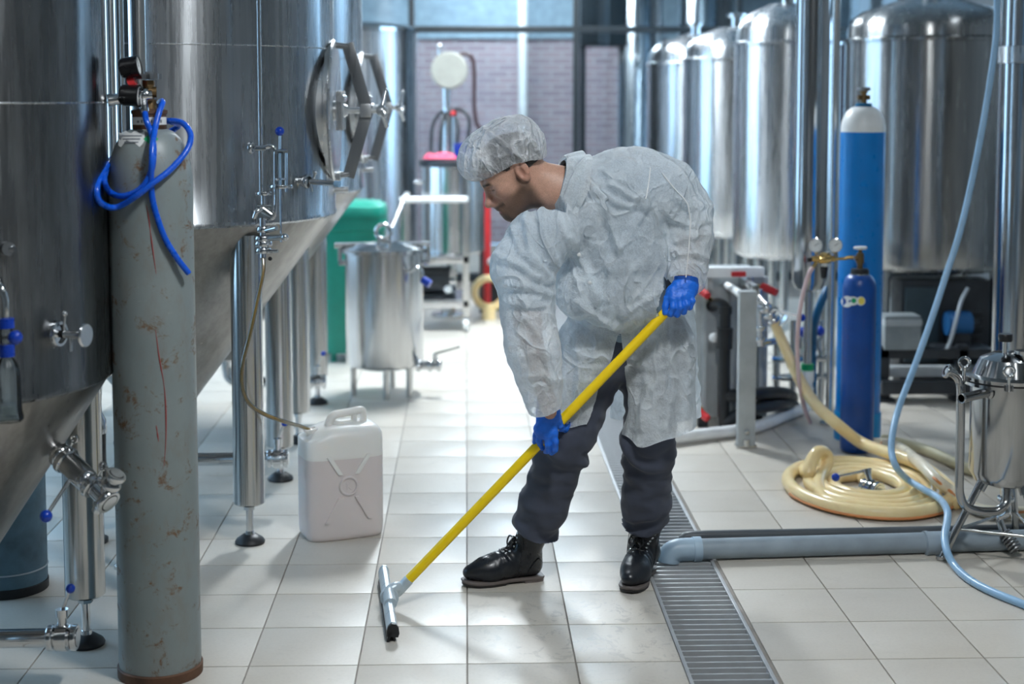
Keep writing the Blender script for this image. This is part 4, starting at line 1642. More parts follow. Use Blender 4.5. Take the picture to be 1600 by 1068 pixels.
    for L_ in (0, 1):
        for j in range(ny + 1):
            for i in range(nx + 1):
                u, v = i / nx * 2 - 1, j / ny * 2 - 1
                ed = (1 - abs(u) ** 4) * (1 - abs(v) ** 4)
                vs.append((cc.x + u * 0.125, 11.09 + v * 0.07, zl + (0.004 + L_ * (0.045 * ed ** 0.5 * (0.8 + 0.25 * math.sin(u * 5 + v * 3))))))
    K = (nx + 1) * (ny + 1)
    fs = []
    for j in range(ny):
        for i in range(nx):
            a_ = j * (nx + 1) + i
            fs.append((a_, a_ + nx + 1, a_ + nx + 2, a_ + 1))
            fs.append((K + a_, K + a_ + 1, K + a_ + nx + 2, K + a_ + nx + 1))
    bd = [i for i in range(nx + 1)] + [j * (nx + 1) + nx for j in range(1, ny + 1)] + [ny * (nx + 1) + i for i in range(nx - 1, -1, -1)] + [j * (nx + 1) for j in range(ny - 1, 0, -1)]
    for a_, b_ in zip(bd, bd[1:] + bd[:1]):
        fs.append((a_, b_, K + b_, K + a_))
    c.add(vs, fs)
    tag(c.build('folded_cloth', M['pink']), 'folded pinkish red cloth on the black kettle lid', 'cloth')
    bl = P(716, 240, 11.2)
    b = MB()
    b.lathe([(0, 0), (0.055, 0), (0.068, 0.10), (0.074, 0.10), (0.074, 0.108), (0.064, 0.108), (0.052, 0.01), (0, 0.01)], (bl.x + 0.03, 11.28, zl), seg=24)
    tag(b.build('blue_tub', M['blueball']), 'small blue tub behind the red cloth on the kettle lid', 'tub')
    # drum filter
    f = thing('drum_filter', 'pale round drum on a tubular stand above the far kettle', 'filter', (P(700, 240, 11.75).x, 11.75, 0))
    Yd = 11.75
    d = MB()
    dc = P(702, 110, Yd)
    d.lathe([(0, -0.07), (0.13, -0.07), (0.145, -0.055), (0.145, 0.055), (0.13, 0.07), (0, 0.07)], dc, (0, 1, 0), 44)
    d.build('drum', simple('pale_drum_paint', (0.33, 0.33, 0.29), 0.5), f)
    k = MB()
    k.cyl(P(708, 94, Yd), P(708, 82, Yd), 0.035, 0.03, seg=16)
    k.build('top_cap', M['polish'], f)
    k = MB()
    k.cyl(P(686, 92, Yd), P(686, 74, Yd), 0.012, seg=10)
    k.sph(P(686, 72, Yd), 0.025, 12)
    k.build('bleed_valve', M['polish'], f)
    a = MB()
    a.tube([P(716, 86, Yd), P(728, 84, Yd), P(738, 92, Yd), P(741, 115, Yd), P(741, 160, Yd), P(744, 190, Yd), P(752, 235, Yd), (P(752, 235, Yd).x, Yd, 0.02)], 0.017, 12, 6)
    a.build('drain_tube', simple('dark_brown_tube', (0.06, 0.035, 0.04), 0.4), f)
    n_ = MB()
    n_.cyl(P(697, 138, Yd), P(697, 168, Yd), 0.035, 0.03, seg=18)
    n_.cyl(P(700, 168, Yd), (P(700, 168, Yd).x, Yd, 0.0), 0.055, seg=24)
    n_.lathe([(0, 0), (0.14, 0), (0.14, 0.02), (0.06, 0.03)], (P(700, 168, Yd).x, Yd, 0), seg=32)
    n_.build('column', M['pot'], f)
    s = MB()
    hub = P(702, 176, Yd)
    s.sph(hub, 0.06, 16, (1.1, 1, 0.6))
    for px, py in ((676, 196), (690, 200), (716, 200), (733, 186)):
        s.tube([hub, (hub + P(px, py, Yd - 0.1)) / 2 + Vector((0, 0, 0.05)), P(px, py, Yd - 0.1), P(px - 3, py + 40, Yd - 0.1)], 0.014, 8, 5)
    s.build('spider', M['darkmachine'], f)
    MB().sph(P(708, 177, Yd - 0.09), 0.022, 12).build('red_button', M['red'], f)


trolley()


def far_clutter():
    t = thing('standpipe', 'red standpipe with a white hand valve at the far end of the aisle', 'pipe', (P(760, 440, 11.9).x, 11.9, 0))
    x = P(760, 440, 11.9).x
    MB().cyl((x, 11.9, 0), (x, 11.9, P(760, 300, 11.9).z), 0.035, seg=16).build('riser', M['red'], t)
    v = MB()
    vp = P(769, 409, 11.85)
    v.cyl(vp, (x, 11.9, vp.z), 0.02, seg=10)
    v.sph(vp, 0.04, 14)
    v.build('hand_valve', M['white'], t)
    c = MB()
    b0 = P(764, 440, 11.6)
    for k in range(3):
        c.torus((b0.x + 0.0, 11.58 + 0.04 * k, 0.20), 0.115, 0.026, axis=(0.25, 1, 0), seg=28, sseg=8)
    c.box((b0.x, 11.62, 0.04), (0.1, 0.2, 0.08))
    tag(c.build('hose_coil', M['cream'], None), 'cream hose wound on end beside the red standpipe', 'hose')
    bx = P(788, 445, 12.1)
    m = MB()
    m.box((bx.x, 12.15, 0.2), (0.3, 0.3, 0.4), bevel=0.02)
    m.box((bx.x, 12.15, 0.42), (0.32, 0.32, 0.04), bevel=0.01)
    tag(m.build('crate', M['darkmachine'], None), 'dark box on the floor behind the red standpipe', 'box')
    # tall steel cylinder just right of the kettle
    kc = P(745, 330, 11.95)
    # items seen through the glass
    wx = P(988, 40, 15.2)
    s = thing('wall_cabinet', 'dark cabinet high behind the glass partition', 'cabinet', (wx.x, 15.2, 0))
    z0, z1 = P(950, 72, 15.2).z, P(950, -60, 15.2).z
    MB().box((P(944, 30, 15.2).x, 15.4, (z0 + z1) / 2), (P(980, 30, 15.2).x - P(906, 30, 15.2).x, 0.4, z1 - z0), bevel=0.01).build('body', M['darkmachine'], s)
    MB().box((P(944, 30, 15.2).x, 15.19, (z0 + z1) / 2), (0.40, 0.02, z1 - z0 - 0.05), bevel=0.005).build('door', M['frame'], s)
    for sx in (-0.2, 0.2):
        MB().box((P(944, 30, 15.2).x + sx, 15.4, z0 / 2), (0.06, 0.06, z0)).build('leg', M['darkmachine'], s)
    px = P(817, 40, 16.8)
    p = MB()
    p.cyl((px.x, 16.8, 0), (px.x, 16.8, ZC), 0.05, seg=18)
    tag(p.build('white_pipe', M['white']), 'white pipe running up the brick wall behind the glass', 'pipe')
    # tanks behind the glass on the right
    for (pxx, R, Y, lab, zt_) in ((1000, 0.24, 16.3, 'blurred steel tank behind the glass, left of the pair', 3.2), (1100, 0.30, 16.3, 'blurred steel tank behind the glass, right of the pair', 3.4)):
        c0 = P(pxx, 200, Y)
        tt = thing('storage_tank', lab, 'tank', (c0.x, Y, 0))
        MB().lathe([(0, 0.3), (R - 0.03, 0.3), (R, 0.33), (R, zt_), (R * 0.7, zt_ + 0.12), (0, zt_ + 0.2)], (c0.x, Y, 0), seg=48).build('shell', M['tank'], tt)
        for a in (45, 135, 225, 315):
            MB().cyl((c0.x + 0.8 * R * math.cos(math.radians(a)), Y + 0.8 * R * math.sin(math.radians(a)), 0), (c0.x + 0.8 * R * math.cos(math.radians(a)), Y + 0.8 * R * math.sin(math.radians(a)), 0.33), 0.04, seg=14).build('leg', M['leg'], tt)


far_clutter()


# ------------------------------------------------------------------ floor drain grating
def grating():
    y0, y1 = 2.6, 13.35
    t = thing('floor_drain', 'long steel slat grating let into the tiles at the man\'s feet', 'drain', ((gl + gr) / 2, y0, 0))
    w = gr - gl
    MB().box(((gl + gr) / 2, (y0 + 13.4) / 2, -0.0425), (w, 13.4 - y0, 0.035)).build('channel_bed', M['tray'], t)
    for x in (gl + 0.006, gr - 0.006):
        MB().box((x, (y0 + 13.4) / 2, -0.0215), (0.012, 13.4 - y0, 0.045), bevel=0.001).build('edge_rail', M['grate'], t)
    me = MB().box((0, 0, 0), (w - 0.024, 0.0095, 0.020), bevel=0.0015).mesh('bar', M['grate'])
    n_ = int((y1 - y0) / 0.047)
    for i in range(n_):
        o = link(bpy.data.objects.new('bar', me))
        o.parent = t
        o.location = (0, 0.012 + i * 0.047, -0.0125)


grating()


# ------------------------------------------------------------------ grey drain pipes across the floor
def drain_pipes():
    a, b = G(1068, 858, 0.04), G(1660, 841, 0.04)
    r = 0.0385
    t = thing('drain_pipe', 'thick grey plastic pipe lying across the tiles and ending over the drain', 'pipe', (a.x, a.y, 0))
    d = (b - a).normalized()
    m = MB()
    m.cyl(a, b, r, seg=28)
    m.build('pipe', M['pvcgrey'], t)
    e = MB()
    e.tube([a + d * 0.05, a + d * 0.01, a - d * 0.03 + Vector((0, 0, -0.004)), a - d * 0.052 + Vector((0, 0, -0.02)), a - d * 0.056 + Vector((0, 0, -0.042))], r + 0.004, 24, 5)
    e.cyl(a + d * 0.035, a + d * 0.065, r + 0.008, seg=28)
    e.build('elbow', simple('pale_blue_grey_pvc', (0.42, 0.55, 0.66), 0.35), t)
    j = G(1462, 848, 0.04)
    q = MB()
    q.cyl(j - d * 0.04, j + d * 0.04, r + 0.006, seg=28)
    for s in (-1, 1):
        q.cyl(j + d * (0.045 * s), j + d * (0.033 * s), r + 0.0085, seg=28)
    q.build('coupling', M['pvcgrey'], t)
    c, e2 = G(1085, 841, 0.022), G(1640, 829, 0.022)
    c.y += 0.03
    e2.y += 0.03
    k = MB()
    k.tube([c + Vector((-0.02, 0, -0.02)), c, c + (e2 - c) * 0.3, c + (e2 - c) * 0.7, e2], 0.021, 18, 5)
    tag(k.build('dark_pipe', M['pvcdark']), 'thin dark pipe lying just behind the thick grey pipe', 'pipe')


drain_pipes()

# ------------------------------------------------------------------ blue gas cylinders
def blue_cylinders():
    c = G(1339, 684)
    R = 0.110
    zn, zs = P(1352, 166, c.y).z, P(1352, 206, c.y).z
    t = thing('gas_cylinder', 'tall bright blue gas cylinder with white shoulder, behind the small dark blue one', 'gas cylinder', (c.x, c.y, 0))
    pr = gas_bottle_profile(R, zs, zn, 0.030)
    MB().lathe(pr[:12] + [(R * 0.98, zs)], c, seg=64).build('body', M['bluepaint'], t)
    MB().lathe([(R * 0.998, zs - 0.002)] + pr[12:] + [(0.03, zn), (0, zn)], c, seg=64).build('shoulder', M['white'], t)
    k = MB()
    k.lathe([(0.038, zn - 0.015), (0.042, zn - 0.012), (0.042, zn + 0.012), (0.034, zn + 0.016), (0, zn + 0.016)], c, seg=32)
    k.build('neck_ring', simple('teal_paint', (0.0, 0.12, 0.26), 0.4), t)
    v = MB()
    z = zn + 0.016
    v.cyl((c.x, c.y, z - 0.005), (c.x, c.y, z + 0.055), 0.016, 0.014, seg=14)
    v.cyl((c.x - 0.03, c.y - 0.004, z + 0.028), (c.x + 0.03, c.y + 0.004, z + 0.028), 0.012, seg=12)
    v.cyl((c.x, c.y, z + 0.05), (c.x, c.y, z + 0.062), 0.02, seg=12)
    v.build('cylinder_valve', M['bronze'], t)
    w = MB()
    w.lathe([(0, 0), (0.030, 0), (0.033, 0.006), (0.033, 0.014), (0.028, 0.018), (0, 0.018)], (c.x, c.y, z + 0.060), seg=20)
    w.build('handwheel', M['dark_steel'], t)
    b = MB()
    b.lathe([(R - 0.01, 0.0), (R + 0.006, 0.0), (R + 0.007, 0.135), (R + 0.003, 0.142), (R - 0.002, 0.142)], c, seg=64)
    b.build('foot_boot', simple('pale_blue_plastic_boot', (0.0, 0.26, 0.58), 0.4), t)
    # small one
    c = G(1338, 704)
    R = 0.080
    zn, zs = P(1339, 428, c.y).z, P(1339, 452, c.y).z
    t = thing('gas_cylinder', 'small scratched dark blue gas cylinder with brass twin gauge regulator', 'gas cylinder', (c.x, c.y, 0))
    MB().lathe(gas_bottle_profile(R, zs, zn, 0.036) + [(0.036, zn + 0.005), (0, zn + 0.005)], c, seg=56).build('body', M['darkblue'], t)
    k = MB()
    k.lathe([(0.040, zn - 0.012), (0.047, zn - 0.01), (0.047, zn + 0.004), (0.04, zn + 0.006), (0, zn + 0.006)], c, seg=32)
    k.build('neck_ring', M['polish'], t)
    MB().lathe([(0.0, zn + 0.006), (0.043, zn + 0.006), (0.045, zn + 0.012), (0.040, zn + 0.026), (0, zn + 0.026)], c, seg=28).build('neck_cap', M['rubber'], t)
    z = zn + 0.026
    v = MB()
    zr = P(1335, 403, c.y).z
    v.cyl((c.x, c.y, z - 0.004), (c.x, c.y, zr - 0.02), 0.013, 0.015, seg=14)
    v.cyl((c.x, c.y, zr - 0.024), (c.x, c.y, zr + 0.024), 0.020, 0.017, seg=16)
    v.cyl((c.x, c.y, zr + 0.02), (c.x, c.y, zr + 0.045), 0.009, seg=10)
    v.cyl((c.x - 0.026, c.y, zr), (c.x, c.y, zr), 0.013, seg=12)
    v.build('cylinder_valve', M['bronze'], t)
    zw = P(1340, 387, c.y).z
    MB().lathe([(0, -0.006), (0.030, -0.006), (0.033, 0), (0.030, 0.006), (0, 0.006)], (c.x, c.y, zw), seg=24).build('handwheel', M['white'], t)
    # brass regulator
    Y = c.y - 0.01
    r = MB()
    r.tube([P(1333, 402, Y), P(1326, 402, Y), P(1318, 404, Y), P(1300, 404, Y)], [0.0115, 0.0095, 0.008, 0.008], 12, 5)
    r.lathe([(0, -0.03), (0.022, -0.028), (0.026, -0.012), (0.026, 0.012), (0.022, 0.028), (0, 0.03)], P(1288, 404, Y), (1, 0, 0), 24)
    r.cyl(P(1304, 404, Y), P(1268, 404, Y), 0.014, seg=16)
    r.cyl(P(1276, 396, Y), P(1275, 386, Y), 0.008, seg=10)
    r.cyl(P(1303, 396, Y), P(1306, 386, Y), 0.008, seg=10)
    r.cyl(P(1290, 398, Y), P(1290, 394, Y), 0.022, seg=8)
    r.cyl(P(1276, 408, Y), P(1269, 420, Y), 0.0095, seg=12)
    reg = r.build('regulator', M['brass'], t)
    for px in (1274.5, 1305.5):
        g = MB()
        cc = P(px, 383, Y - 0.005)
        a = Vector((cc.x * -0.16, -1, 0.1)).normalized()
        g.lathe([(0, -0.014), (0.030, -0.014), (0.034, -0.008), (0.034, 0.012), (0.030, 0.013), (0, 0.010)], cc, a, 32)
        gg = g.build('gauge', M['polish'], reg)
        f = MB()
        f.lathe([(0, 0.0105), (0.0305, 0.0135), (0.0305, 0.0125), (0, 0.0095)], cc, a, 32)
        f.cur = 1
        x, y, zz = basis(a)
        for ang in (0.6,):
            q = x * math.cos(ang) + y * math.sin(ang)
            f.cyl(cc + a * 0.0135 - q * 0.006, cc + a * 0.0135 + q * 0.02, 0.0013, seg=6)
        for k_ in range(9):
            ang = math.radians(-40 + 260 * k_ / 8)
            q = x * math.cos(ang) + y * math.sin(ang)
            f.cyl(cc + a * 0.0138 + q * 0.022, cc + a * 0.0138 + q * 0.027, 0.0009, seg=4)
        f.build('dial', [M['gaugeface'], M['blk']], gg if False else reg)
    b = MB()
    b.cyl(P(1289, 410, Y), P(1288, 416, Y), 0.014, seg=16)
    b.cur = 1
    b.cyl(P(1288, 416, Y), P(1287, 434, Y), 0.021, 0.013, seg=18)
    b.build('adjusting_knob', [M['white'], M['blk']], reg)
    MB().cyl(P(1270, 405, Y), P(1261, 406, Y), 0.010, 0.012, seg=14).build('side_plug', M['blk'], reg)
    # labels on the small cylinder
    def curved(name, px0, px1, py0, py1, mat, disc=False, off=0.0012):
        n = 12
        vs, fs = [], []
        if disc:
            cx, cy, ra, rb = (px0 + px1) / 2, (py0 + py1) / 2, (px1 - px0) / 2, (py1 - py0) / 2
            p, nn_ = surf(c.x, c.y, R + off, cx, cy)
            vs.append(p)
            for i in range(20):
                a = 2 * PI * i / 20
                vs.append(surf(c.x, c.y, R + off, cx + ra * math.cos(a), cy + rb * math.sin(a))[0])
            fs = [(0, 1 + i, 1 + (i + 1) % 20) for i in range(20)]
        else:
            for j in range(2):
                for i in range(n + 1):
                    vs.append(surf(c.x, c.y, R + off, px0 + (px1 - px0) * i / n, (py0, py1)[j])[0])
            fs = [(i, i + 1, n + 2 + i, n + 1 + i) for i in range(n)]
        return MB().add(vs, fs).build(name, mat, t)
    curved('white_label', 1314, 1333, 462, 480, M['white'], True)
    curved('white_label', 1322, 1342, 463, 477, M['white'], True, 0.0014)
    curved('green_dot', 1330, 1338, 465.5, 473.5, M['greenlabel'], True, 0.002)
    curved('white_label', 1338, 1352, 463, 477, M['white'], True, 0.0016)
    curved('yellow_dot', 1341, 1351, 464, 476, M['yellowlabel'], True, 0.0022)
    # pink gas hose
    h = MB()
    h.tube([P(1270, 418, Y), P(1265, 426, Y - 0.005), P(1257, 450, Y - 0.01), P(1250, 485, Y - 0.01), P(1246, 525, Y), P(1246, 560, Y + 0.01), P(1249, 600, Y + 0.05), P(1258, 640, Y + 0.2), G(1266, 660, 0.09)], 0.0105, 12, 7)
    tag(h.build('gas_hose', M['pinkhose']), 'pale pink hose hanging from the brass regulator', 'hose')


blue_cylinders()


# ------------------------------------------------------------------ chrome column, right edge column
def columns():
    c = P(1266, 300, 7.95)
    R = 0.090
    zb = P(1262, 446, 7.95).z
    t = thing('chrome_column', 'polished upright steel vessel left of the tall bright blue cylinder', 'column', (c.x, 7.95, 0))
    o = (c.x, 7.95, 0)
    MB().lathe([(0.03, zb - 0.03), (R * 0.8, zb - 0.015), (R, zb + 0.03)] + [(R, zb + 0.03 + (3.2 - zb) * i / 8) for i in range(1, 9)] + [(0, 3.3)], o, seg=64).build('vessel', M['pot_polish'], t)
    p = MB()
    p.cyl((c.x, 7.95, zb - 0.02), (c.x, 7.95, P(1264, 570, 7.95).z), 0.022, seg=18)
    p.build('outlet_tube', M['leg'], t)
    MB().cyl((c.x, 7.95, 3.28), (c.x, 7.95, ZC), 0.02, seg=12).build('ceiling_rod', M['leg'], t)
    g = MB()
    g.cyl((c.x, 7.95, P(1264, 578, 7.95).z), (c.x, 7.95, P(1264, 568, 7.95).z), 0.034, seg=20)
    g.build('green_collar', M['greenlabel'], t)
    # second thin pipe
    q = P(1302, 300, 7.75)
    m = MB()
    m.cyl((q.x, 7.75, 0.0), (q.x, 7.75, 3.3), 0.021, seg=20)
    m.lathe([(0, 0), (0.05, 0), (0.05, 0.012), (0.021, 0.02)], (q.x, 7.75, 0), seg=24)
    tag(m.build('steel_post', M['leg']), 'slim polished steel post between the chrome column and bright blue cylinder', 'post')
    # white pvc drain along the floor
    w = MB()
    zr = P(1264, 578, 7.95).z
    a = Vector((c.x, 7.95, 0.035))
    w.tube([(c.x, 7.95, zr), (c.x, 7.95, 0.14), (c.x, 7.95, 0.075), (c.x - 0.02, 7.935, 0.042), (c.x - 0.08, 7.90, 0.035), G(1180, 667, 0.035), G(1110, 677, 0.035), G(1040, 686, 0.035)], 0.031, 20, 6)
    for s in (zr - 0.03, 0.13):
        w.cyl((c.x, 7.95, s - 0.03), (c.x, 7.95, s + 0.03), 0.037, seg=24)
    e = Vector((c.x - 0.1, 7.89, 0.035))
    w.cyl(e, e + Vector((-0.07, -0.035, 0)), 0.037, seg=24)
    tag(w.build('drain_pipe', M['pvcwhite']), 'white plastic pipe running along the tiles behind the grey post', 'pipe')
    # large column at the right edge
    Yc = 7.0
    R = 0.155
    c = P(1558, 300, Yc)
    x = c.x + R
    t = thing('steel_column', 'big polished steel column at the right edge behind the tripod pot', 'column', (x, Yc, 0))
    MB().lathe([(R, 0.02)] + [(R, 3.3 * i / 8) for i in range(1, 9)] + [(0, 3.4)], (x, Yc, 0), seg=72).build('shell', M['pot_polish'], t)
    z0, z1 = P(1580, 97, Yc - R).z, P(1580, 72, Yc - R).z
    MB().lathe([(R, z0 - 0.004), (R + 0.006, z0), (R + 0.006, z1), (R, z1 + 0.004)], (x, Yc, 0), seg=72).build('clamp_band', M['tank'], t)
    MB().lathe([(0, 0), (R + 0.05, 0), (R + 0.05, 0.02), (R, 0.03)], (x, Yc, 0), seg=48).build('base_flange', M['leg'], t)
    d = MB()
    d.cyl((x, Yc, 3.38), (x, Yc, ZC), 0.03, seg=12)
    d.build('ceiling_rod', M['leg'], t)


columns()


# ------------------------------------------------------------------ skid with a dark backing box under the big tank
def skid():
    x0, x1 = P(1376, 560, 8.3).x, P(1640, 560, 8.3).x
    t = thing('skid_frame', 'low black steel skid frame under the big dark tank', 'frame', ((x0 + x1) / 2, 8.4, 0))
    for py, Y, h in ((551, 8.36, 0.055), (604, 8.30, 0.075)):
        z = P(1450, py, Y).z
        MB().box(((x0 + x1) / 2, Y, z), (x1 - x0, 0.07, h), bevel=0.006).build('cross_rail', M['darkmachine'], t)
    z = P(1450, 583, 8.34).z
    MB().box(((x0 + x1) / 2, 8.42, z), (x1 - x0, 0.12, 0.05), bevel=0.006).build('steel_rail', M['greypaint'], t)
    for x in (x0 + 0.03, (x0 + x1) / 2, x1 - 0.03):
        MB().box((x, 8.36, 0.16), (0.06, 0.07, 0.32), bevel=0.006).build('upright', M['darkmachine'], t)
        MB().box((x, 8.36, 0.01), (0.12, 0.12, 0.02), bevel=0.003).build('foot_plate', M['darkmachine'], t)
    zt_ = P(1450, 551, 8.36).z + 0.0275
    # grey control box on the skid
    a, b = P(1376, 545, 8.36), P(1434, 490, 8.36)
    q = thing('control_box', 'grey control box on the black skid right of the bright blue cylinder', 'box', ((a.x + b.x) / 2, 8.36, zt_))
    w, h = b.x - a.x, b.z - zt_
    MB().box(((a.x + b.x) / 2, 8.36, zt_ + h / 2), (w, 0.16, h), bevel=0.018).build('case', M['greymachine'], q)
    MB().box(((a.x + b.x) / 2, 8.36, zt_ + h * 0.80), (w * 1.03, 0.175, h * 0.20), bevel=0.014).build('lid', M['greypaint'], q)
    MB().box(((a.x + b.x) / 2 - 0.02, 8.30, zt_ + h * 0.905), (0.05, 0.03, 0.008), bevel=0.002).build('yellow_tab', M['yellowlabel'], q)
    # added dark box that stands in for the shade under the tank
    c0, c1 = 2.53, 3.05
    k = thing('dark_backing_box', 'added dark box standing in for the shade beneath the big dark tank', 'cabinet', ((c0 + c1) / 2, 8.70, 0))
    MB().box(((c0 + c1) / 2, 8.70, 0.36), (0.52, 0.22, 0.60), bevel=0.012).build('body', M['darkmachine'], k)
    MB().box((2.65, 8.585, 0.40), (0.20, 0.02, 0.44), bevel=0.006).build('panel', simple('dark_teal_panel', (0.035, 0.06, 0.075), 0.45), k)
    for i in range(7):
        MB().box((2.90, 8.586, 0.20 + i * 0.045), (0.22, 0.02, 0.02), bevel=0.003).build('backing_slat', M['darkmachine'], k)
    for sx in (2.58, 3.0):
        MB().box((sx, 8.70, 0.03), (0.06, 0.2, 0.06)).build('foot', M['darkmachine'], k)
    # blue motor
    mc = P(1498, 505, 8.48)
    m = thing('motor', 'small blue electric motor on the skid beside the light blue hose', 'motor', (mc.x, 8.48, zt_))
    b_ = MB()
    b_.cyl(mc + Vector((-0.075, 0, 0)), mc + Vector((0.065, 0, 0)), 0.068, seg=28)
    for i in range(6):
        b_.torus(mc + Vector((-0.055 + 0.02 * i, 0, 0)), 0.069, 0.005, axis=(1, 0, 0), seg=26, sseg=6)
    b_.build('housing', simple('blue_motor_paint', (0.02, 0.14, 0.36), 0.4), m)
    f = MB()
    f.box((mc.x, 8.48, (mc.z - 0.06 + zt_ - 0.02) / 2), (0.11, 0.10, abs(mc.z - 0.06 - zt_) + 0.05), bevel=0.004)
    f.cyl(mc + Vector((0.06, 0, 0)), mc + Vector((0.12, 0, 0)), 0.02, seg=14)
    f.build('base', M['darkmachine'], m)
    MB().box(((mc.x), 8.47, zt_ - 0.01), (0.3, 0.16, 0.02)).build('plate', M['darkmachine'], m)
    s = MB()
    s.tube([P(1512, 450, 8.42), P(1502, 470, 8.38), P(1494, 500, 8.34), P(1486, 530, 8.34), P(1478, 548, 8.34)], 0.011, 12, 6)
    tag(s.build('grey_cable', M['greyplastic']), 'grey cable sagging in front of the small blue motor', 'cable')


skid()


# ------------------------------------------------------------------ filter press with pipes, behind the man's right
def filter_press():
    Y = 7.72
    x0, x1 = P(1085, 500, Y).x, P(1200, 500, Y).x
    t = thing('filter_press', 'grey plate filter press with red handles, behind the man on the right', 'machine', ((x0 + x1) / 2, Y, 0))
    # end plate with stiffening ribs
    zt_, zb = P(1140, 432, Y).z, P(1140, 650, Y).z
    e = MB()
    e.box(((x0 + x1) / 2, Y + 0.02, (zt_ + zb) / 2), (x1 - x0, 0.05, zt_ - zb), bevel=0.01)
    e.build('end_plate', M['greypaint'], t)
    for i, fx in enumerate((0.12, 0.5, 0.88)):
        m = MB()
        xx = x0 + (x1 - x0) * fx
        m.prism([(0, zb + 0.02), (-0.07, zb + 0.02), (-0.025, zt_ - 0.04), (0, zt_ - 0.04)], -0.009, 0.009, (xx, Y - 0.004, 0), (0, 1, 0), (0, 0, 1), (1, 0, 0))
        m.build('rib', M['greypaint'], t)
    for i in range(9):
        yy = Y + 0.085 + i * 0.045
        m = MB()
        m.box(((x0 + x1) / 2, yy, (zt_ + zb) / 2 - 0.02), (x1 - x0 - 0.05, 0.034, zt_ - zb - 0.1), bevel=0.006)
        m.build('filter_plate', M['pvcwhite'] if i % 2 else M['greypaint'], t)
    MB().box(((x0 + x1) / 2, Y + 0.53, (zt_ + zb) / 2), (x1 - x0, 0.06, zt_ - zb), bevel=0.01).build('follower_plate', M['greypaint'], t)
    for x in (x0 + 0.05, x1 - 0.05):
        for yy in (Y + 0.02, Y + 0.53):
            MB().box((x, yy, (zb + 0.01) / 2), (0.055, 0.055, zb + 0.02), bevel=0.005).build('leg', M['darkmachine'], t)
    # white top beam with a red clip
    a, b = P(1098, 425, Y - 0.09), P(1193, 424, Y - 0.09)
    m = MB()
    m.box((a + b) / 2, (b.x - a.x, 0.06, 0.052), bevel=0.01)
    tb = m.build('top_beam', M['pvcwhite'], t)
    MB().box(P(1154, 428, Y - 0.125), (0.075, 0.02, 0.026), bevel=0.006).build('red_clip', M['red'], tb)
    for x in (a.x + 0.04, b.x - 0.05):
        MB().box((x, Y - 0.05, (zt_ + a.z) / 2 - 0.03), (0.03, 0.05, 0.10), bevel=0.004).build('beam_bracket', M['greypaint'], t)
    # red grip handles on steel rods
    for (p0, p1, q) in ((P(1191, 447, Y - 0.1), P(1213, 457, Y - 0.16), P(1183, 446, Y)), (P(1092, 452, Y - 0.1), P(1106, 462, Y - 0.16), P(1118, 474, Y)), (P(1089, 640, Y - 0.1), P(1106, 654, Y - 0.16), P(1100, 632, Y))):
        h = MB()
        h.cyl(p0, p1, 0.022, 0.019, seg=16)
        ho = h.build('red_handle', M['red'], t)
        MB().cyl(q, p0 + (p1 - p0) * 0.3, 0.011, seg=10).build('handle_rod', M['brass'], ho)
    k = MB()
    kp = P(1116, 527, Y - 0.1)
    k.sph(kp, 0.027, 16)
    k.cyl(kp, P(1128, 527, Y), 0.012, seg=10)
    k.build('white_knob', M['pvcwhite'], t)
    # black suction pipe
    Yp = Y - 0.14
    p = MB()
    p.tube([P(1112, 478, Y), P(1122, 474, Y - 0.08), P(1132, 480, Yp), P(1133, 500, Yp), P(1132, 560, Yp), P(1131, 620, Yp), (P(1131, 640, Yp).x, Yp, 0.06), (P(1131, 640, Yp).x + 0.02, Yp, 0.04)], 0.030, 18, 6)
    p.cyl(P(1133, 512, Yp), P(1132, 544, Yp), 0.041, seg=22)
    p.cyl(P(1133, 478, Yp), P(1133, 490, Yp), 0.036, seg=22)
    p.build('suction_pipe', M['rubber'], t)
    h = MB()
    h.tube([P(1135, 618, Yp), P(1160, 618, Yp - 0.02), P(1190, 614, Yp + 0.02), P(1222, 614, Y + 0.05), P(1236, 618, Y + 0.25), P(1238, 622, Y + 0.5)], 0.034, 16, 6)
    h.build('black_hose', M['rubber'], t)
    h = MB()
    h.tube([(P(1131, 640, Yp).x, Yp, 0.05), P(1170, 640, Yp), P(1215, 632, Y), P(1240, 634, Y + 0.3)], 0.034, 16, 6)
    h.build('floor_hose', M['darkmachine'], t)
    # front post with foot and white brace
    Yq = 7.25
    xa, xb = P(1153, 560, Yq).x, P(1180, 560, Yq).x
    zt2 = P(1166, 454, Yq).z
    q = MB()
    q.box(((xa + xb) / 2, Yq, (zt2 + 0.012) / 2), (xb - xa, 0.06, zt2 - 0.012), bevel=0.005)
    po = q.build('front_post', M['greypaint'], t)
    f = MB()
    f.box(((xa + xb) / 2, Yq, 0.007), (0.10, 0.075, 0.014), bevel=0.003)
    f.cyl(((xa + xb) / 2, Yq - 0.03, 0.014), ((xa + xb) / 2, Yq - 0.03, 0.045), 0.018, seg=12)
    f.sph(((xa + xb) / 2, Yq - 0.038, 0.085), 0.014, 12)
    f.build('foot_plate', M['leg'], po)
    b_ = MB()
    b_.tube([P(1136, 446, Y - 0.02), P(1148, 453, Y - 0.15), P(1160, 462, Yq)], 0.02, 12, 5)
    b_.build('brace', M['pvcwhite'], t)
    c = MB()
    c.box((P(1170, 440, Y - 0.2).x, Y - 0.19, P(1170, 440, Y - 0.2).z - 0.02), (0.035, 0.38, 0.05), bevel=0.005)
    c.cyl(P(1172, 418, Y - 0.06), P(1172, 452, Y - 0.06), 0.02, seg=12)
    c.build('tie_bar', M['leg'], t)
    # chrome valve cluster where the cream hose leaves
    v = MB()
    Yv = 7.42
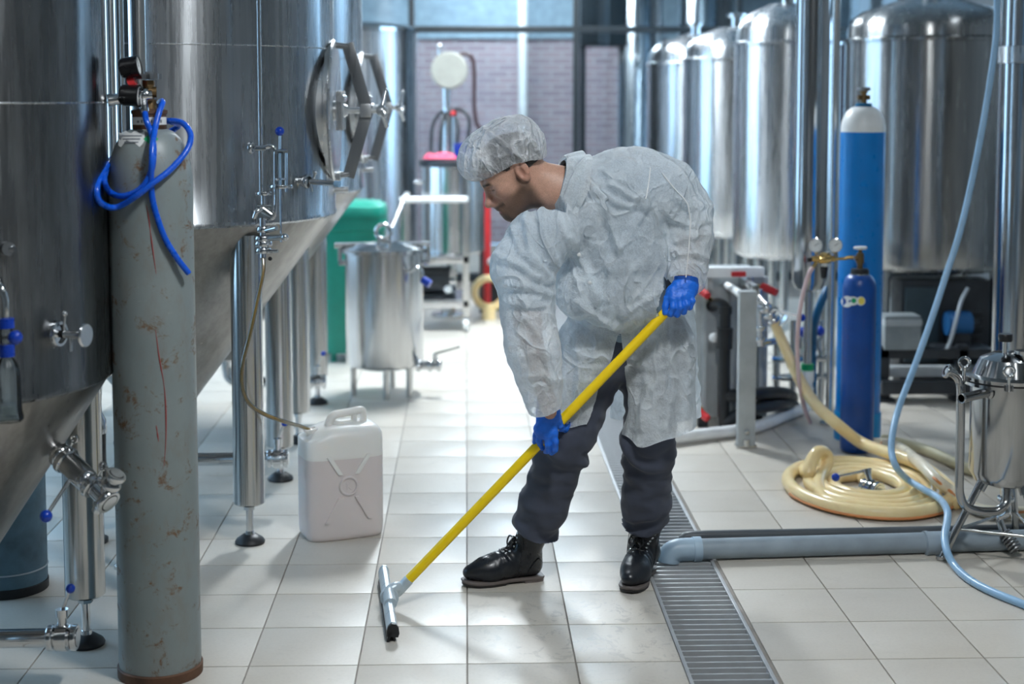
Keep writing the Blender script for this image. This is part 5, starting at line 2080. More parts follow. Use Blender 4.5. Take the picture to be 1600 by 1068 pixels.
    v.cyl(P(1176, 470, Yv + 0.12), P(1200, 484, Yv), 0.026, seg=16)
    v.cyl(P(1186, 452, Yv + 0.05), P(1188, 540, Yv + 0.05), 0.018, seg=14)
    for px, py in ((1187, 470), (1188, 512), (1188, 530)):
        ring(v, P(px, py, Yv + 0.05), (0, 0, 1), 0.03, 0.02)
    d = (P(1212, 506, Yv) - P(1194, 478, Yv)).normalized()
    v.cyl(P(1194, 478, Yv), P(1214, 509, Yv), 0.021, seg=16)
    for f_ in (0.1, 0.4, 0.7):
        ring(v, P(1194, 478, Yv).lerp(P(1214, 509, Yv), f_), d, 0.036, 0.02)
    v.cyl(P(1204, 490, Yv), P(1212, 482, Yv - 0.05), 0.015, seg=12)
    v.cyl(P(1182, 458, Yv + 0.05), P(1198, 476, Yv + 0.02), 0.014, seg=12)
    v.cyl(P(1192, 536, Yv + 0.05), P(1212, 532, Yv + 0.08), 0.018, seg=14)
    vo = v.build('valve_cluster', M['polish'], t)
    l_ = MB()
    l_.cyl(P(1210, 483, Yv - 0.05), P(1251, 495, Yv - 0.08), 0.0055, seg=8)
    l_.cur = 1
    l_.sph(P(1253, 496, Yv - 0.08), 0.019, 14)
    l_.build('lever', [M['polish'], M['blueball']], vo)
    # pipework manifold behind (blue knobs, steel tubes)
    Ym = 8.25
    m2 = thing('pipe_manifold', 'low steel pipe manifold with blue valve knobs behind the cream hose', 'pipework', (P(1262, 560, Ym).x, Ym, 0))
    u = MB()
    u.cyl(P(1205, 560, Ym), P(1292, 560, Ym), 0.024, seg=16)
    u.cyl(P(1205, 590, Ym), P(1292, 588, Ym), 0.022, seg=16)
    u.build('header_pipe', M['polish'], m2)
    for px in (1214, 1240, 1284):
        MB().cyl((P(px, 500, Ym).x, Ym, 0.0), (P(px, 500, Ym).x, Ym, P(px, 500, Ym).z), 0.022, seg=14).build('riser', M['leg'], m2)
    for px, py in ((1254, 518), (1281, 517)):
        kk = MB()
        kk.cyl(P(px, 562, Ym), P(px, py + 5, Ym), 0.016, seg=12)
        kk.cyl(P(px, 545, Ym), P(px, 528, Ym), 0.028, seg=14)
        kk.cur = 1
        kk.sph(P(px, py, Ym - 0.02), 0.028, 14)
        kk.build('blue_valve', [M['polish'], M['blueball']], m2)
    w = MB()
    w.tube([P(1293, 450, 8.05), P(1284, 470, 8.02), P(1274, 500, 8.05), P(1270, 540, 8.12), (P(1270, 640, 8.12).x, 8.12, 0.02)], 0.022, 12, 6)
    tag(w.build('blue_pipe', simple('dark_teal_pipe', (0.0, 0.10, 0.24), 0.4)), 'dark blue bent pipe behind the brass regulator', 'pipe')


filter_press()


# ------------------------------------------------------------------ cream hoses
def cream_hoses():
    cc = G(1352, 757, 0.03)
    RX, RY = 0.345, 0.46
    r = 0.0285
    t = thing('cream_hose', 'thick cream hose coiled flat on the tiles in front of the dark blue cylinder', 'hose', (cc.x, cc.y, 0))

    def ell(a, f, z=r):
        return Vector((cc.x + RX * f * math.cos(a), cc.y + RY * f * math.sin(a), z))
    D = math.radians
    lp = [P(1210, 503, 7.42), P(1217, 520, 7.42), P(1232, 555, 7.38), P(1252, 598, 7.30), P(1277, 634, 7.12), P(1310, 664, 6.95), G(1345, 691, 0.085), G(1385, 706, 0.09), G(1425, 720, 0.09), G(1460, 741, 0.065), G(1490, 768, 0.032), G(1496, 786, r), ell(D(-20), 1.08, r), ell(D(-36), 1.0, r)]
    n_lead = len(lp)
    ring_ = []
    # outermost turn, clockwise seen from above: front, left, back, right
    for a in range(-55, -380, -25):
        ring_.append(ell(D(a), 1.0 - 0.13 * (-55 - a) / 360, r))
    # second turn with the bight that stands up at its left
    for a in (-400, -425, -450):
        ring_.append(ell(D(a), 0.86, r))
    ring_ += [P(1300, 785, cc.y - 0.27), P(1284, 773, cc.y - 0.15), P(1279, 756, cc.y - 0.03), P(1285, 738, cc.y + 0.10), P(1293, 720, cc.y + 0.15), P(1288, 707, cc.y + 0.15), P(1277, 707, cc.y + 0.12), P(1267, 722, cc.y + 0.09), P(1264, 740, cc.y + 0.06), P(1270, 746, cc.y + 0.16)]
    for a in range(-585, -735, -25):
        ring_.append(ell(D(a), 0.86 - 0.10 * (-585 - a) / 150, r))
    f0 = 0.76
    for i, a in enumerate(range(-735, -1720, -24)):
        ring_.append(ell(D(a), f0 - (f0 - 0.36) * i / 41, r + 0.002 * math.sin(i)))
    ring_ += [ell(D(-1725), 0.27, r), ell(D(-1730), 0.14, 0.036)]
    ring_ = [p if p.z > r * 0.9 else Vector((p.x, p.y, r)) for p in ring_]
    m = MB()
    allp = lp + ring_
    m.tube(allp, [0.0235, 0.026, 0.0275] + [r] * (len(allp) - 3), 14, 5)
    m.build('hose_wall', M['cream'], t)
    so = []
    for i in range(30):
        a = math.radians(190 + 150 * i / 29)
        fr = 1.0 - 0.13 * (305 - math.degrees(a)) / 360
        so.append(ell(a, fr, 0) + Vector((math.cos(a) * r * 0.82, math.sin(a) * r * 0.82, 0.015)))
    # striped second run
    u = MB()
    up = [G(1362, 692, 0.04), G(1385, 693, 0.04), G(1408, 701, 0.075), G(1436, 722, 0.12), G(1462, 748, 0.11), G(1487, 768, 0.06), G(1520, 792, 0.03), G(1560, 800, 0.03), G(1640, 800, 0.03)]
    u.tube(up, 0.026, 14, 6)
    q = thing('striped_hose', 'pale hose with an orange stripe passing behind the tripod pot', 'hose', up[0])
    u.build('hose_wall', simple('pale_cream_hose', (0.80, 0.72, 0.56), 0.32), q)
    st = MB()
    st.tube([p + Vector((-0.012, -0.020, 0.008)) for p in up], 0.0065, 8, 6)
    st.build('orange_stripe', M['orangestripe'], q)
    w = MB()
    w.tube([G(1380, 686, 0.028), G(1415, 694, 0.028), G(1450, 704, 0.028), G(1490, 722, 0.028), G(1530, 738, 0.028), G(1600, 752, 0.028)], 0.026, 14, 6)
    tag(w.build('olive_hose', simple('olive_cream_hose', (0.58, 0.53, 0.34), 0.4)), 'greenish cream hose farthest back behind the tripod pot', 'hose')
    # orange stripe printed along the outer ring
    k = MB()
    k.tube(so, 0.0070, 8, 3)
    k.build('orange_stripe', M['orangestripe'], t)
    # valve in the middle of the coil
    vc = G(1362, 764, 0.045)
    bfly(t, vc, (0.5, -0.8, 0.0), (-0.2, 0.3, 0.93), (-1.0, -0.12, -0.18), 1.05, 'end_valve', rod=0.135, ball=0.017)


cream_hoses()


# ------------------------------------------------------------------ tripod filter pot at the right edge
def tripod_pot():
    Yc = 5.5
    c = P(1574, 680, Yc)
    cx = c.x
    R = 0.138
    zb, zf = P(1574, 757, Yc - 0.1).z, P(1574, 606, Yc - 0.13).z
    t = thing('filter_pot', 'shiny steel tripod pot with clamped lid at the right edge', 'pot', (cx, Yc, 0))
    o = (cx, Yc, 0)
    MB().lathe([(0, zb - 0.03), (R * 0.5, zb - 0.025), (R * 0.85, zb - 0.008), (R, zb + 0.03), (R, zf - 0.012), (R + 0.028, zf - 0.008), (R + 0.028, zf + 0.004), (R, zf + 0.004)], o, seg=72).build('body', M['pot_polish'], t)
    MB().lathe([(R, zf + 0.004), (R + 0.027, zf + 0.005), (R + 0.027, zf + 0.011), (R, zf + 0.011)], o, seg=72).build('gasket', M['rubber'], t)
    zt_ = zf + 0.115
    MB().lathe([(R, zf + 0.011), (R + 0.03, zf + 0.011), (R + 0.031, zf + 0.024), (R - 0.005, zf + 0.030), (R - 0.015, zf + 0.055), (R * 0.78, zf + 0.088), (R * 0.45, zf + 0.108), (0, zt_)], o, seg=72).build('lid', M['pot_polish'], t)
    k = MB()
    kx = P(1571, 527, Yc - 0.02)
    k.cyl((kx.x, Yc - 0.02, zt_ - 0.02), (kx.x, Yc - 0.02, kx.z - 0.01), 0.009, seg=14)
    k.cur = 1
    k.lathe([(0, -0.016), (0.024, -0.014), (0.0265, -0.008), (0.0265, 0.010), (0.024, 0.014), (0, 0.014)], (kx.x, Yc - 0.02, kx.z), seg=24)
    k.build('knob', [M['polish'], M['blk']], t)
    g = MB()
    gx = P(1600, 548, Yc - 0.05)
    g.cyl((gx.x, gx.y, zt_ - 0.04), (gx.x, gx.y, zt_ + 0.0), 0.018, seg=18)
    g.lathe([(0, 0), (0.034, 0), (0.034, 0.012), (0, 0.012)], (gx.x, gx.y, zt_ - 0.002), seg=24)
    g.build('vent_port', M['polish'], t)
    # eye bolts clamping the lid
    for px, py in ((1507, 566), (1577, 580)):
        e = MB()
        if px == 1507:
            p = P(px, py, Yc - 0.02)
        else:
            p = P(px, py, Yc - R - 0.02)
        e.torus(p, 0.0185, 0.006, axis=(0.1, 1, 0), seg=22, sseg=8)
        e.cyl(p - Vector((0, 0, 0.018)), p - Vector((0, 0, 0.075)), 0.0065, seg=10)
        e.cyl(p - Vector((0, 0, 0.03)), p - Vector((0, 0, 0.02)), 0.013, seg=12)
        eb = e.build('eye_bolt', M['polish'], t)
        f = MB()
        q = p - Vector((0, 0, 0.062))
        for s in (-0.011, 0.011):
            f.box(q + Vector((s, 0.012, 0)), (0.006, 0.045, 0.022), bevel=0.002)
        f.build('clamp_lug', M['dark_steel'], eb)
    # long J pipe on the left
    j = MB()
    Yj = Yc - 0.06
    r = 0.0165
    j.tube([P(1481, 580, Yj - 0.02), P(1489, 583, Yj - 0.01), P(1497, 591, Yj), P(1501, 606, Yj), P(1501, 640, Yj), P(1500, 700, Yj), P(1499, 750, Yj), P(1500, 772, Yj), P(1508, 789, Yj), P(1524, 797, Yj), P(1545, 799, Yj), P(1560, 797, Yj), P(1571, 787, Yj), P(1573, 772, Yj + 0.02), P(1573, 755, Yj + 0.04)], r, 18, 6)
    ring(j, P(1480, 579.5, Yj - 0.022), (P(1489, 583, Yj) - P(1480, 579, Yj)), 0.027, 0.014)
    j.build('inlet_pipe', M['pot_polish'], t)
    s = MB()
    a, b = P(1502, 622, Yc - 0.16), P(1542, 613, Yc - 0.09)
    d = (b - a).normalized()
    s.lathe([(0.0145, 0.0), (0.0190, -0.002), (0.0200, 0.004), (0.0175, 0.010), (0.0175, (b - a).length), (0.026, (b - a).length + 0.004), (0.013, (b - a).length + 0.008), (0.013, 0.02), (0.0145, 0.0)], a, d, 28)
    s.cur = 1
    s.lathe([(0, 0.05), (0.0135, 0.05), (0.0135, 0.052), (0, 0.052)], a, d, 20)
    s.build('side_port', [M['pot_polish'], M['blk']], t)
    # outlet stub and spring strainer below
    w = MB()
    w.cyl((cx, Yc, zb - 0.02), (cx, Yc, zb - 0.10), 0.02, seg=16)
    ring(w, (cx, Yc, zb - 0.08), (0, 0, 1), 0.032, 0.018)
    w.build('bottom_outlet', M['polish'], t)
    sp = MB()
    p0, p1 = P(1568, 845, Yc - 0.02), P(1588, 878, Yc - 0.06)
    p0.z, p1.z = 0.085, 0.03
    ax = (p1 - p0).normalized()
    x, y, z = basis(ax)
    hel = [p0 + ax * ((p1 - p0).length * i / 60) + (x * math.cos(i * 0.62) + y * math.sin(i * 0.62)) * 0.022 for i in range(61)]
    sp.tube(hel, 0.0048, 8, 1, smooth=False)
    sp.cyl(p0, p1, 0.012, seg=12)
    sp.build('spring', M['dark_steel'], t)
    MB().tube([(cx, Yc, zb - 0.09), (cx, Yc - 0.02, zb - 0.13), p0 + Vector((-0.01, 0.02, 0.05)), p0], 0.014, 12, 5).build('outlet_elbow', M['polish'], t)
    # three splayed legs with braces
    tops, feet = [], []
    for (ta, fa, fr) in ((200, 196, 0.275), (285, 288, 0.245), (60, 60, 0.26)):
        a1, a2 = math.radians(ta), math.radians(fa)
        p0 = Vector((cx + 0.100 * math.cos(a1), Yc + 0.100 * math.sin(a1), zb + 0.0))
        p1 = Vector((cx + fr * math.cos(a2), Yc + fr * math.sin(a2), 0.004))
        tops.append(p0)
        feet.append(p1)
        m = MB()
        m.cyl(p0 + Vector((0, 0, 0.02)), p1, 0.0145, seg=16)
        m.cyl(p0 + (p1 - p0) * 0.02, p0 + (p1 - p0) * 0.12, 0.019, seg=16)
        m.cyl(p1, p1 + Vector((0, 0, 0.012)), 0.02, seg=16)
        m.build('leg', M['pot_polish'], t)
    for i in range(3):
        a_, b_ = tops[i].lerp(feet[i], 0.62), tops[(i + 1) % 3].lerp(feet[(i + 1) % 3], 0.62)
        MB().cyl(a_, b_, 0.006, seg=10).build('brace', M['leg'], t)


tripod_pot()


# ------------------------------------------------------------------ light blue hose hanging from above
def light_blue_hose():
    pts = [P(1556, -40, 6.75), P(1558, 20, 6.75), P(1555, 70, 6.75), P(1545, 140, 6.74), P(1533, 210, 6.72), P(1518, 285, 6.70), P(1499, 365, 6.66), P(1478, 430, 6.62), P(1455, 500, 6.56), P(1428, 575, 6.48), P(1405, 635, 6.38), P(1395, 675, 6.28), P(1393, 705, 6.20), P(1401, 730, 6.14), G(1420, 750, 0.085), G(1445, 765, 0.085), G(1468, 779, 0.08), P(1480, 797, 5.62), P(1480, 815, 5.52), P(1476, 838, 5.44), P(1480, 862, 5.36), G(1492, 884, 0.016), G(1515, 905, 0.0145), G(1550, 924, 0.0145), G(1600, 944, 0.0145), G(1680, 975, 0.0145)]
    m = MB()
    m.tube(pts, 0.0145, 14, 8)
    c = P(1558, 30, 6.75)
    t = thing('water_hose', 'light blue hose hanging from the top right and trailing over the floor', 'hose', pts[-1])
    m.build('hose_wall', M['ltblue'], t)
    f = MB()
    top = P(1556, -40, 6.75)
    f.cyl(top - Vector((0, 0, 0.02)), (top.x, top.y, 3.2), 0.014, seg=14)
    f.cyl((top.x, top.y, 3.19), (top.x, top.y, ZC), 0.012, seg=12)
    f.build('pipe_tail', M['polish'], t)


light_blue_hose()


# ------------------------------------------------------------------ squeegee
POLE_T = P(1056, 471, 5.06)
POLE_B = P(633, 911, 4.96)


def squeegee():
    a, b = G(597, 909, 0.0), G(611, 1003, 0.0)
    d = (b - a).normalized()
    mid = (a + b) / 2
    nx = Vector((0, 0, 1)).cross(d).normalized()
    if nx.x < 0:
        nx = -nx
    t = thing('squeegee', 'yellow handled floor squeegee held slanting down to the tiles by the man', 'squeegee', (mid.x, mid.y, 0))
    L = (b - a).length
    r = MB()
    r.prism([(-0.014, 0.001), (-0.006, 0.001), (0.004, 0.032), (-0.006, 0.034)], 0, L, a, nx, (0, 0, 1), d)
    r.prism([(0.010, 0.004), (0.016, 0.004), (0.010, 0.03), (0.002, 0.03)], 0.004, L - 0.004, a, nx, (0, 0, 1), d)
    r.build('rubber_blade', M['rubber'], t)
    h = MB()
    prof = [(-0.012, 0.022), (0.020, 0.018), (0.024, 0.030), (0.022, 0.048), (0.014, 0.060), (0.002, 0.062), (-0.008, 0.052), (-0.012, 0.038)]
    h.prism(prof, 0.012, L - 0.012, a, nx, (0, 0, 1), d)
    h.build('blade_holder', M['squeegee'], t)
    for s in (0.0, L - 0.013):
        e = MB()
        e.prism([(p[0] * 1.08, p[1] * 1.02) for p in prof] if s == 0 else [(p[0] * 1.12, p[1] * 1.03 - 0.004) for p in prof], s, s + 0.013, a, nx, (0, 0, 1), d)
        e.build('end_cap', M['squeegee'] if s == 0 else M['rubber'], t)
    for s in (0.33, 0.80):
        MB().prism([(p[0] * 1.02, p[1] * 1.01) for p in prof], L * s, L * s + 0.004, a, nx, (0, 0, 1), d).build('clamp_strip', M['greyplastic'], t)
    pd = (POLE_T - POLE_B).normalized()
    s_ = MB()
    m0 = a + d * (L * 0.52) + Vector((0, 0, 0.05)) + nx * 0.01
    s_.tube([m0 + d * 0.07, m0 + Vector((0, 0, 0.018)), m0.lerp(POLE_B, 0.5) + Vector((0.0, 0, 0.012)), POLE_B - pd * 0.04, POLE_B + pd * 0.02], [0.022, 0.019, 0.0175, 0.0185, 0.0185], 18, 6)
    s_.cyl(m0 - d * 0.016, m0 + d * 0.012, 0.031, seg=20)
    s_.build('socket', M['squeegee'], t)
    jn = POLE_B.lerp(POLE_T, 0.505)
    p = MB()
    p.cyl(POLE_B, jn, 0.0165, seg=24)
    p.build('lower_pole', M['yellow'], t)
    g = MB()
    g.cyl(jn - pd * 0.005, jn + pd * 0.085, 0.0178, seg=24)
    g.build('pole_joint', M['greyplastic'], t)
    q = MB()
    q.cyl(jn + pd * 0.08, POLE_T, 0.0165, seg=24)
    q.build('upper_pole', M['yellow'], t)
    MB().lathe([(0, -0.005), (0.0178, -0.005), (0.0178, 0.03), (0.012, 0.036), (0, 0.036)], POLE_T, pd, 20).build('end_plug', M['greyplastic'], t)


squeegee()


# ================================================================== implicit surface tools
class SDF:
    """smooth union of rounded cones and ellipsoids, meshed with surface nets"""

    def __init__(s):
        s.ops = []

    def rc(s, a, b, r1, r2, k=0.03, flat=None, sub=False):
        a, b = np.array(a, float), np.array(b, float)
        nv, fs = (None, 1.0) if flat is None else (np.array(Vector(flat[0]).normalized()), flat[1])
        c0 = a.copy()
        b2 = b if nv is None else b + nv * ((b - c0) @ nv) * (1 / fs - 1)
        if np.linalg.norm(b2 - a) < abs(r1 - r2) + 1e-5:
            b2 = a + np.array([0, 0, abs(r1 - r2) + 1e-4])

        def f(P):
            if nv is not None:
                P = P + np.outer((P - c0) @ nv, nv) * (1 / fs - 1)
            ba = b2 - a
            l2 = ba @ ba
            rr = r1 - r2
            a2 = l2 - rr * rr
            il2 = 1 / l2
            pa = P - a
            y = pa @ ba
            z = y - l2
            q = pa * l2 - np.outer(y, ba)
            x2 = np.einsum('ij,ij->i', q, q)
            y2 = y * y * l2
            z2 = z * z * l2
            kk = np.sign(rr) * rr * rr * x2
            d = (np.sqrt(x2 * a2 * il2) + y * rr) * il2 - r1
            m1 = np.sign(z) * a2 * z2 > kk
            m2 = (~m1) & (np.sign(y) * a2 * y2 < kk)
            d = np.where(m1, np.sqrt(x2 + z2) * il2 - r2, d)
            d = np.where(m2, np.sqrt(x2 + y2) * il2 - r1, d)
            return d * min(1.0, max(fs, 0.6))
        r = max(r1, r2) * max(1.0, fs) + 0.002
        s.ops.append((f, k, sub, np.minimum(a, b) - r, np.maximum(a, b) + r))
        return s

    def el(s, c, rad, R=None, k=0.03, sub=False):
        c, rad = np.array(c, float), np.array(rad, float)
        Rm = np.eye(3) if R is None else np.array(R, float)

        def f(P):
            q = (P - c) @ Rm
            k0 = np.linalg.norm(q / rad, axis=1)
            k1 = np.linalg.norm(q / rad ** 2, axis=1)
            return k0 * (k0 - 1.0) / np.maximum(k1, 1e-6)
        r = rad.max() + 0.002
        s.ops.append((f, k, sub, c - r, c + r))
        return s

    @staticmethod
    def _comb(v, d, k, sub):
        if sub:
            h = np.maximum(k - np.abs(v + d), 0) / k
            return np.maximum(v, -d) + h * h * k * 0.25
        h = np.maximum(k - np.abs(v - d), 0) / k
        return np.minimum(v, d) - h * h * k * 0.25

    def ev(s, P):
        P = np.asarray(P, float)
        v = np.full(len(P), 1.0)
        for f, k, sub, lo, hi in s.ops:
            v = s._comb(v, f(P), k, sub)
        return v

    def mesh(s, h):
        lo = np.min([o[3] for o in s.ops if not o[2]], axis=0) - 3 * h
        hi = np.max([o[4] for o in s.ops if not o[2]], axis=0) + 3 * h
        n = np.ceil((hi - lo) / h).astype(int) + 1
        V = np.full(tuple(n), 1.0)
        for f, k, sub, a, b in s.ops:
            i0 = np.maximum(np.floor((a - k - 2 * h - lo) / h).astype(int), 0)
            i1 = np.minimum(np.ceil((b + k + 2 * h - lo) / h).astype(int) + 1, n)
            if np.any(i1 <= i0):
                continue
            g = np.stack(np.meshgrid(*[lo[d] + h * np.arange(i0[d], i1[d]) for d in range(3)], indexing='ij'), -1).reshape(-1, 3)
            sl = tuple(slice(i0[d], i1[d]) for d in range(3))
            V[sl] = s._comb(V[sl], f(g).reshape(tuple(i1 - i0)), k, sub)
        # surface nets
        ins = V < 0
        c = [ins[dx:n[0] - 1 + dx, dy:n[1] - 1 + dy, dz:n[2] - 1 + dz] for dx in (0, 1) for dy in (0, 1) for dz in (0, 1)]
        sm = sum(x.astype(np.int8) for x in c)
        act = (sm > 0) & (sm < 8)
        idx = np.full(act.shape, -1, int)
        cells = np.argwhere(act)
        idx[act] = np.arange(len(cells))
        acc = np.zeros((len(cells), 3))
        cnt = np.zeros(len(cells))
        off = [(dx, dy, dz) for dx in (0, 1) for dy in (0, 1) for dz in (0, 1)]
        for i in range(8):
            for j in range(i + 1, 8):
                oi, oj = np.array(off[i]), np.array(off[j])
                if np.abs(oi - oj).sum() != 1:
                    continue
                a = V[tuple((cells + oi).T)]
                b = V[tuple((cells + oj).T)]
                m = (a < 0) != (b < 0)
                t = np.where(m, a / np.where(m, a - b, 1), 0)
                acc += np.where(m[:, None], oi + (oj - oi) * t[:, None], 0)
                cnt += m
        verts = lo + h * (cells + acc / cnt[:, None])
        faces = []
        for ax in range(3):
            u, w = (ax + 1) % 3, (ax + 2) % 3
            sl0 = [slice(None)] * 3
            sl1 = [slice(None)] * 3
            sl0[ax] = slice(0, -1)
            sl1[ax] = slice(1, None)
            A, B = ins[tuple(sl0)], ins[tuple(sl1)]
            e = np.argwhere(A != B)
            e = e[(e[:, u] > 0) & (e[:, w] > 0) & (e[:, u] < n[u] - 1) & (e[:, w] < n[w] - 1)]
            flip = A[tuple(e.T)]
            q = []
            for du, dw in ((-1, -1), (0, -1), (0, 0), (-1, 0)):
                p = e.copy()
                p[:, u] += du
                p[:, w] += dw
                q.append(idx[tuple(p.T)])
            q = np.stack(q, 1)
            q[~flip] = q[~flip][:, ::-1]
            faces.append(q)
        faces = np.concatenate(faces)
        faces = faces[(faces >= 0).all(1)]
        for _ in range(2):
            verts = s.project(verts)
        return verts, faces

    def grad(s, P, e=0.0015):
        g = np.stack([s.ev(P + np.eye(3)[d] * e) - s.ev(P - np.eye(3)[d] * e) for d in range(3)], 1)
        return g / np.maximum(np.linalg.norm(g, axis=1, keepdims=True), 1e-9)

    def project(s, P, lim=0.004):
        d = np.clip(s.ev(P), -lim, lim)
        return P - s.grad(P) * d[:, None]


def mesh_obj(name, v, f, mat, parent=None, attr=None):
    me = bpy.data.meshes.new(name)
    me.from_pydata([tuple(p) for p in v], [], [tuple(int(i) for i in q) for q in f])
    me.materials.append(mat)
    me.polygons.foreach_set('use_smooth', [True] * len(me.polygons))
    if attr is not None:
        a = me.color_attributes.new('tone', 'FLOAT_COLOR', 'POINT')
        flat = np.concatenate([attr, np.ones((len(attr), 1))], 1).ravel()
        a.data.foreach_set('color', flat.astype(np.float32))
    me.update()
    return put(name, me, parent)


def compact(v, f, keep):
    f = f[keep]
    used = np.unique(f)
    m = np.full(len(v), -1)
    m[used] = np.arange(len(used))
    return v[used], m[f], used


def vnoise(P, scale, seed=0.0):
    o = Vector((seed * 3.1, seed * 1.7, seed * 5.3))
    return np.array([mnoise.noise(Vector(p) * scale + o) for p in P])


def project_px(Pn):
    q = np.asarray(Pn) - np.array([0, 0, CAMZ])
    z = q @ np.array(_F)
    return np.stack([CX + FPX * (q @ np.array(_R)) / z, CY - FPX * (q @ np.array(_U)) / z], 1)


def seg_dist(px, line):
    best = np.full(len(px), 1e9)
    for a, b in zip(line[:-1], line[1:]):
        a, b = np.array(a, float), np.array(b, float)
        t = np.clip(((px - a) @ (b - a)) / max((b - a) @ (b - a), 1e-9), 0, 1)
        best = np.minimum(best, np.linalg.norm(px - (a + t[:, None] * (b - a)), axis=1))
    return best


# ------------------------------------------------------------------ materials of the person
def m_skin():
    m = NT('skin')
    at = m.node('ShaderNodeVertexColor', layer_name='tone')
    n = m.noise(m.world(), 60.0, 4)
    c = m.mix(1.0, at.outputs['Color'], m.ramp(n, [(0.3, 0.92), (0.7, 1.05)]), 'MULTIPLY')
    hair = m.ramp(m.noise(m.world((1, 1, 1)), 420.0, 2), [(0.40, 0.80), (0.6, 1.0)])
    c = m.mix(1.0, c, hair, 'MULTIPLY')
    m.set(Base_Color=c, Roughness=0.45, Subsurface_Weight=0.12, Subsurface_Radius=(0.015, 0.006, 0.003), Subsurface_Scale=0.5)
    m.bump(m.noise(m.world(), 260.0, 3), 0.12, 0.002)
    return m.mat


def m_nonwoven(name, tr=0.22, trl=0.35, col=(0.86, 0.88, 0.90), scale=1.0, bump=0.55, edge=0.25):
    m = NT(name)
    w = m.world()
    # fibre speckle
    fib = m.noise(m.world((1, 1, 1)), 190.0 * scale, 4, 0.7)
    soft = m.noise(w, 24.0 * scale, 5, 0.6)
    m.set(Base_Color=col, Roughness=0.62, Specular_IOR_Level=0.25)
    # crumpled creases: thin ridges where a warped noise field crosses its middle value
    hs = None
    for sc, wt, sq in ((5.0, 1.0, (1, 1, 0.6)), (10.0, 0.5, (1.0, 1.0, 0.55)), (24.0, 0.14, (1, 1, 0.8))):
        nn = m.noise(m.world(sq), sc * scale, 2.0, 0.45, 0.7)
        e = m.ramp(nn, [(0.36, 0.0), (0.46, 0.3), (0.5, 1.0), (0.54, 0.3), (0.64, 0.0)])
        ml = m.node('ShaderNodeMath', operation='MULTIPLY')
        ml.inputs[1].default_value = wt
        m.link(e, ml.inputs[0])
        if hs is None:
            hs = ml.outputs[0]
        else:
            ad = m.node('ShaderNodeMath', operation='ADD')
            m.link(hs, ad.inputs[0])
            m.link(ml.outputs[0], ad.inputs[1])
            hs = ad.outputs[0]
    ad = m.node('ShaderNodeMath', operation='MULTIPLY_ADD')
    ad.inputs[1].default_value = 1.3
    m.link(soft, ad.inputs[0])
    m.link(hs, ad.inputs[2])
    nrm = m.bump(ad.outputs[0], bump, 0.012)
    tl = m.node('ShaderNodeBsdfTranslucent')
    tl.inputs[0].default_value = col + (1,)
    m.link(nrm, tl.inputs['Normal'])
    mx = m.node('ShaderNodeMixShader')
    mx.inputs[0].default_value = trl
    m.link(m.bsdf.outputs[0], mx.inputs[1])
    m.link(tl.outputs[0], mx.inputs[2])
    tp = m.node('ShaderNodeBsdfTransparent')
    tp.inputs[0].default_value = (0.95, 0.97, 1, 1)
    fc = m.ramp(fib, [(0.35, max(0, tr - 0.12)), (0.65, min(1, tr + 0.13))])
    # folded creases are thicker, so less see-through
    inv = m.ramp(hs, [(0.0, 1.0), (1.0, 1.0 - edge * 2)])
    fc = m.mix(1.0, fc, inv, 'MULTIPLY')
    lw = m.node('ShaderNodeLayerWeight')
    lw.inputs['Blend'].default_value = 0.5
    fc = m.mix(1.0, fc, m.ramp(lw.outputs['Facing'], [(0.25, 1.0), (0.95, 0.0)]), 'MULTIPLY')
    m2 = m.node('ShaderNodeMixShader')
    m.link(fc, m2.inputs[0])
    m.link(mx.outputs[0], m2.inputs[1])
    m.link(tp.outputs[0], m2.inputs[2])
    m.link(m2.outputs[0], m.out.inputs['Surface'])
    return m.mat


def m_cloth(name, col, sc=700, rough=0.8):
    m = NT(name)
    w = m.world()
    m.set(Base_Color=m.ramp(m.noise(w, 14.0, 5), [(0.3, tuple(c * 0.8 for c in col)), (0.7, tuple(c * 1.15 for c in col))]), Roughness=rough, Sheen_Weight=0.15)
    m.bump(m.noise(w, sc, 2), 0.15, 0.002)
    return m.mat


def m_glove():
    m = NT('blue_nitrile_glove')
    w = m.world()
    m.set(Base_Color=m.ramp(m.noise(w, 30.0, 4), [(0.3, (0.004, 0.125, 0.66)), (0.7, (0.012, 0.175, 0.80))]), Roughness=0.42)
    h = m.noise(m.world((1, 1, 2.4)), 75.0, 4, 0.6, 0.4)
    m.bump(h, 0.4, 0.004)
    return m.mat


def m_boot():
    m = NT('black_boot_leather')
    w = m.world()
    m.set(Base_Color=m.ramp(m.noise(w, 30.0, 4), [(0.3, (0.006, 0.008, 0.012)), (0.7, (0.016, 0.019, 0.025))]), Roughness=m.ramp(m.noise(w, 14.0, 4), [(0.3, 0.22), (0.7, 0.42)]))
    m.bump(m.noise(w, 160.0, 4), 0.18, 0.002)
    return m.mat


M['skin'] = m_skin()
M['coat'] = m_nonwoven('white_nonwoven_coat', 0.33, 0.46, (0.91, 0.965, 1.0), bump=0.85, edge=0.4)
M['net'] = m_nonwoven('white_nonwoven_cap', 0.66, 0.35, (0.95, 0.97, 1.0), 2.2, 0.9, 0.5)
M['trouser'] = m_cloth('dark_slate_trouser_cloth', (0.044, 0.052, 0.080))
M['shirt'] = m_cloth('grey_blue_shirt', (0.24, 0.33, 0.42))
M['undershirt'] = m_cloth('black_undershirt', (0.012, 0.013, 0.016))
M['glove'] = m_glove()
M['boot'] = m_boot()
M['sole'] = simple('brown_grey_boot_welt', (0.15, 0.125, 0.115), 0.55)
M['outsole'] = simple('black_outsole', (0.02, 0.018, 0.017), 0.6)
M['hair'] = m_cloth('dark_brown_hair', (0.022, 0.016, 0.012), 900, 0.6)

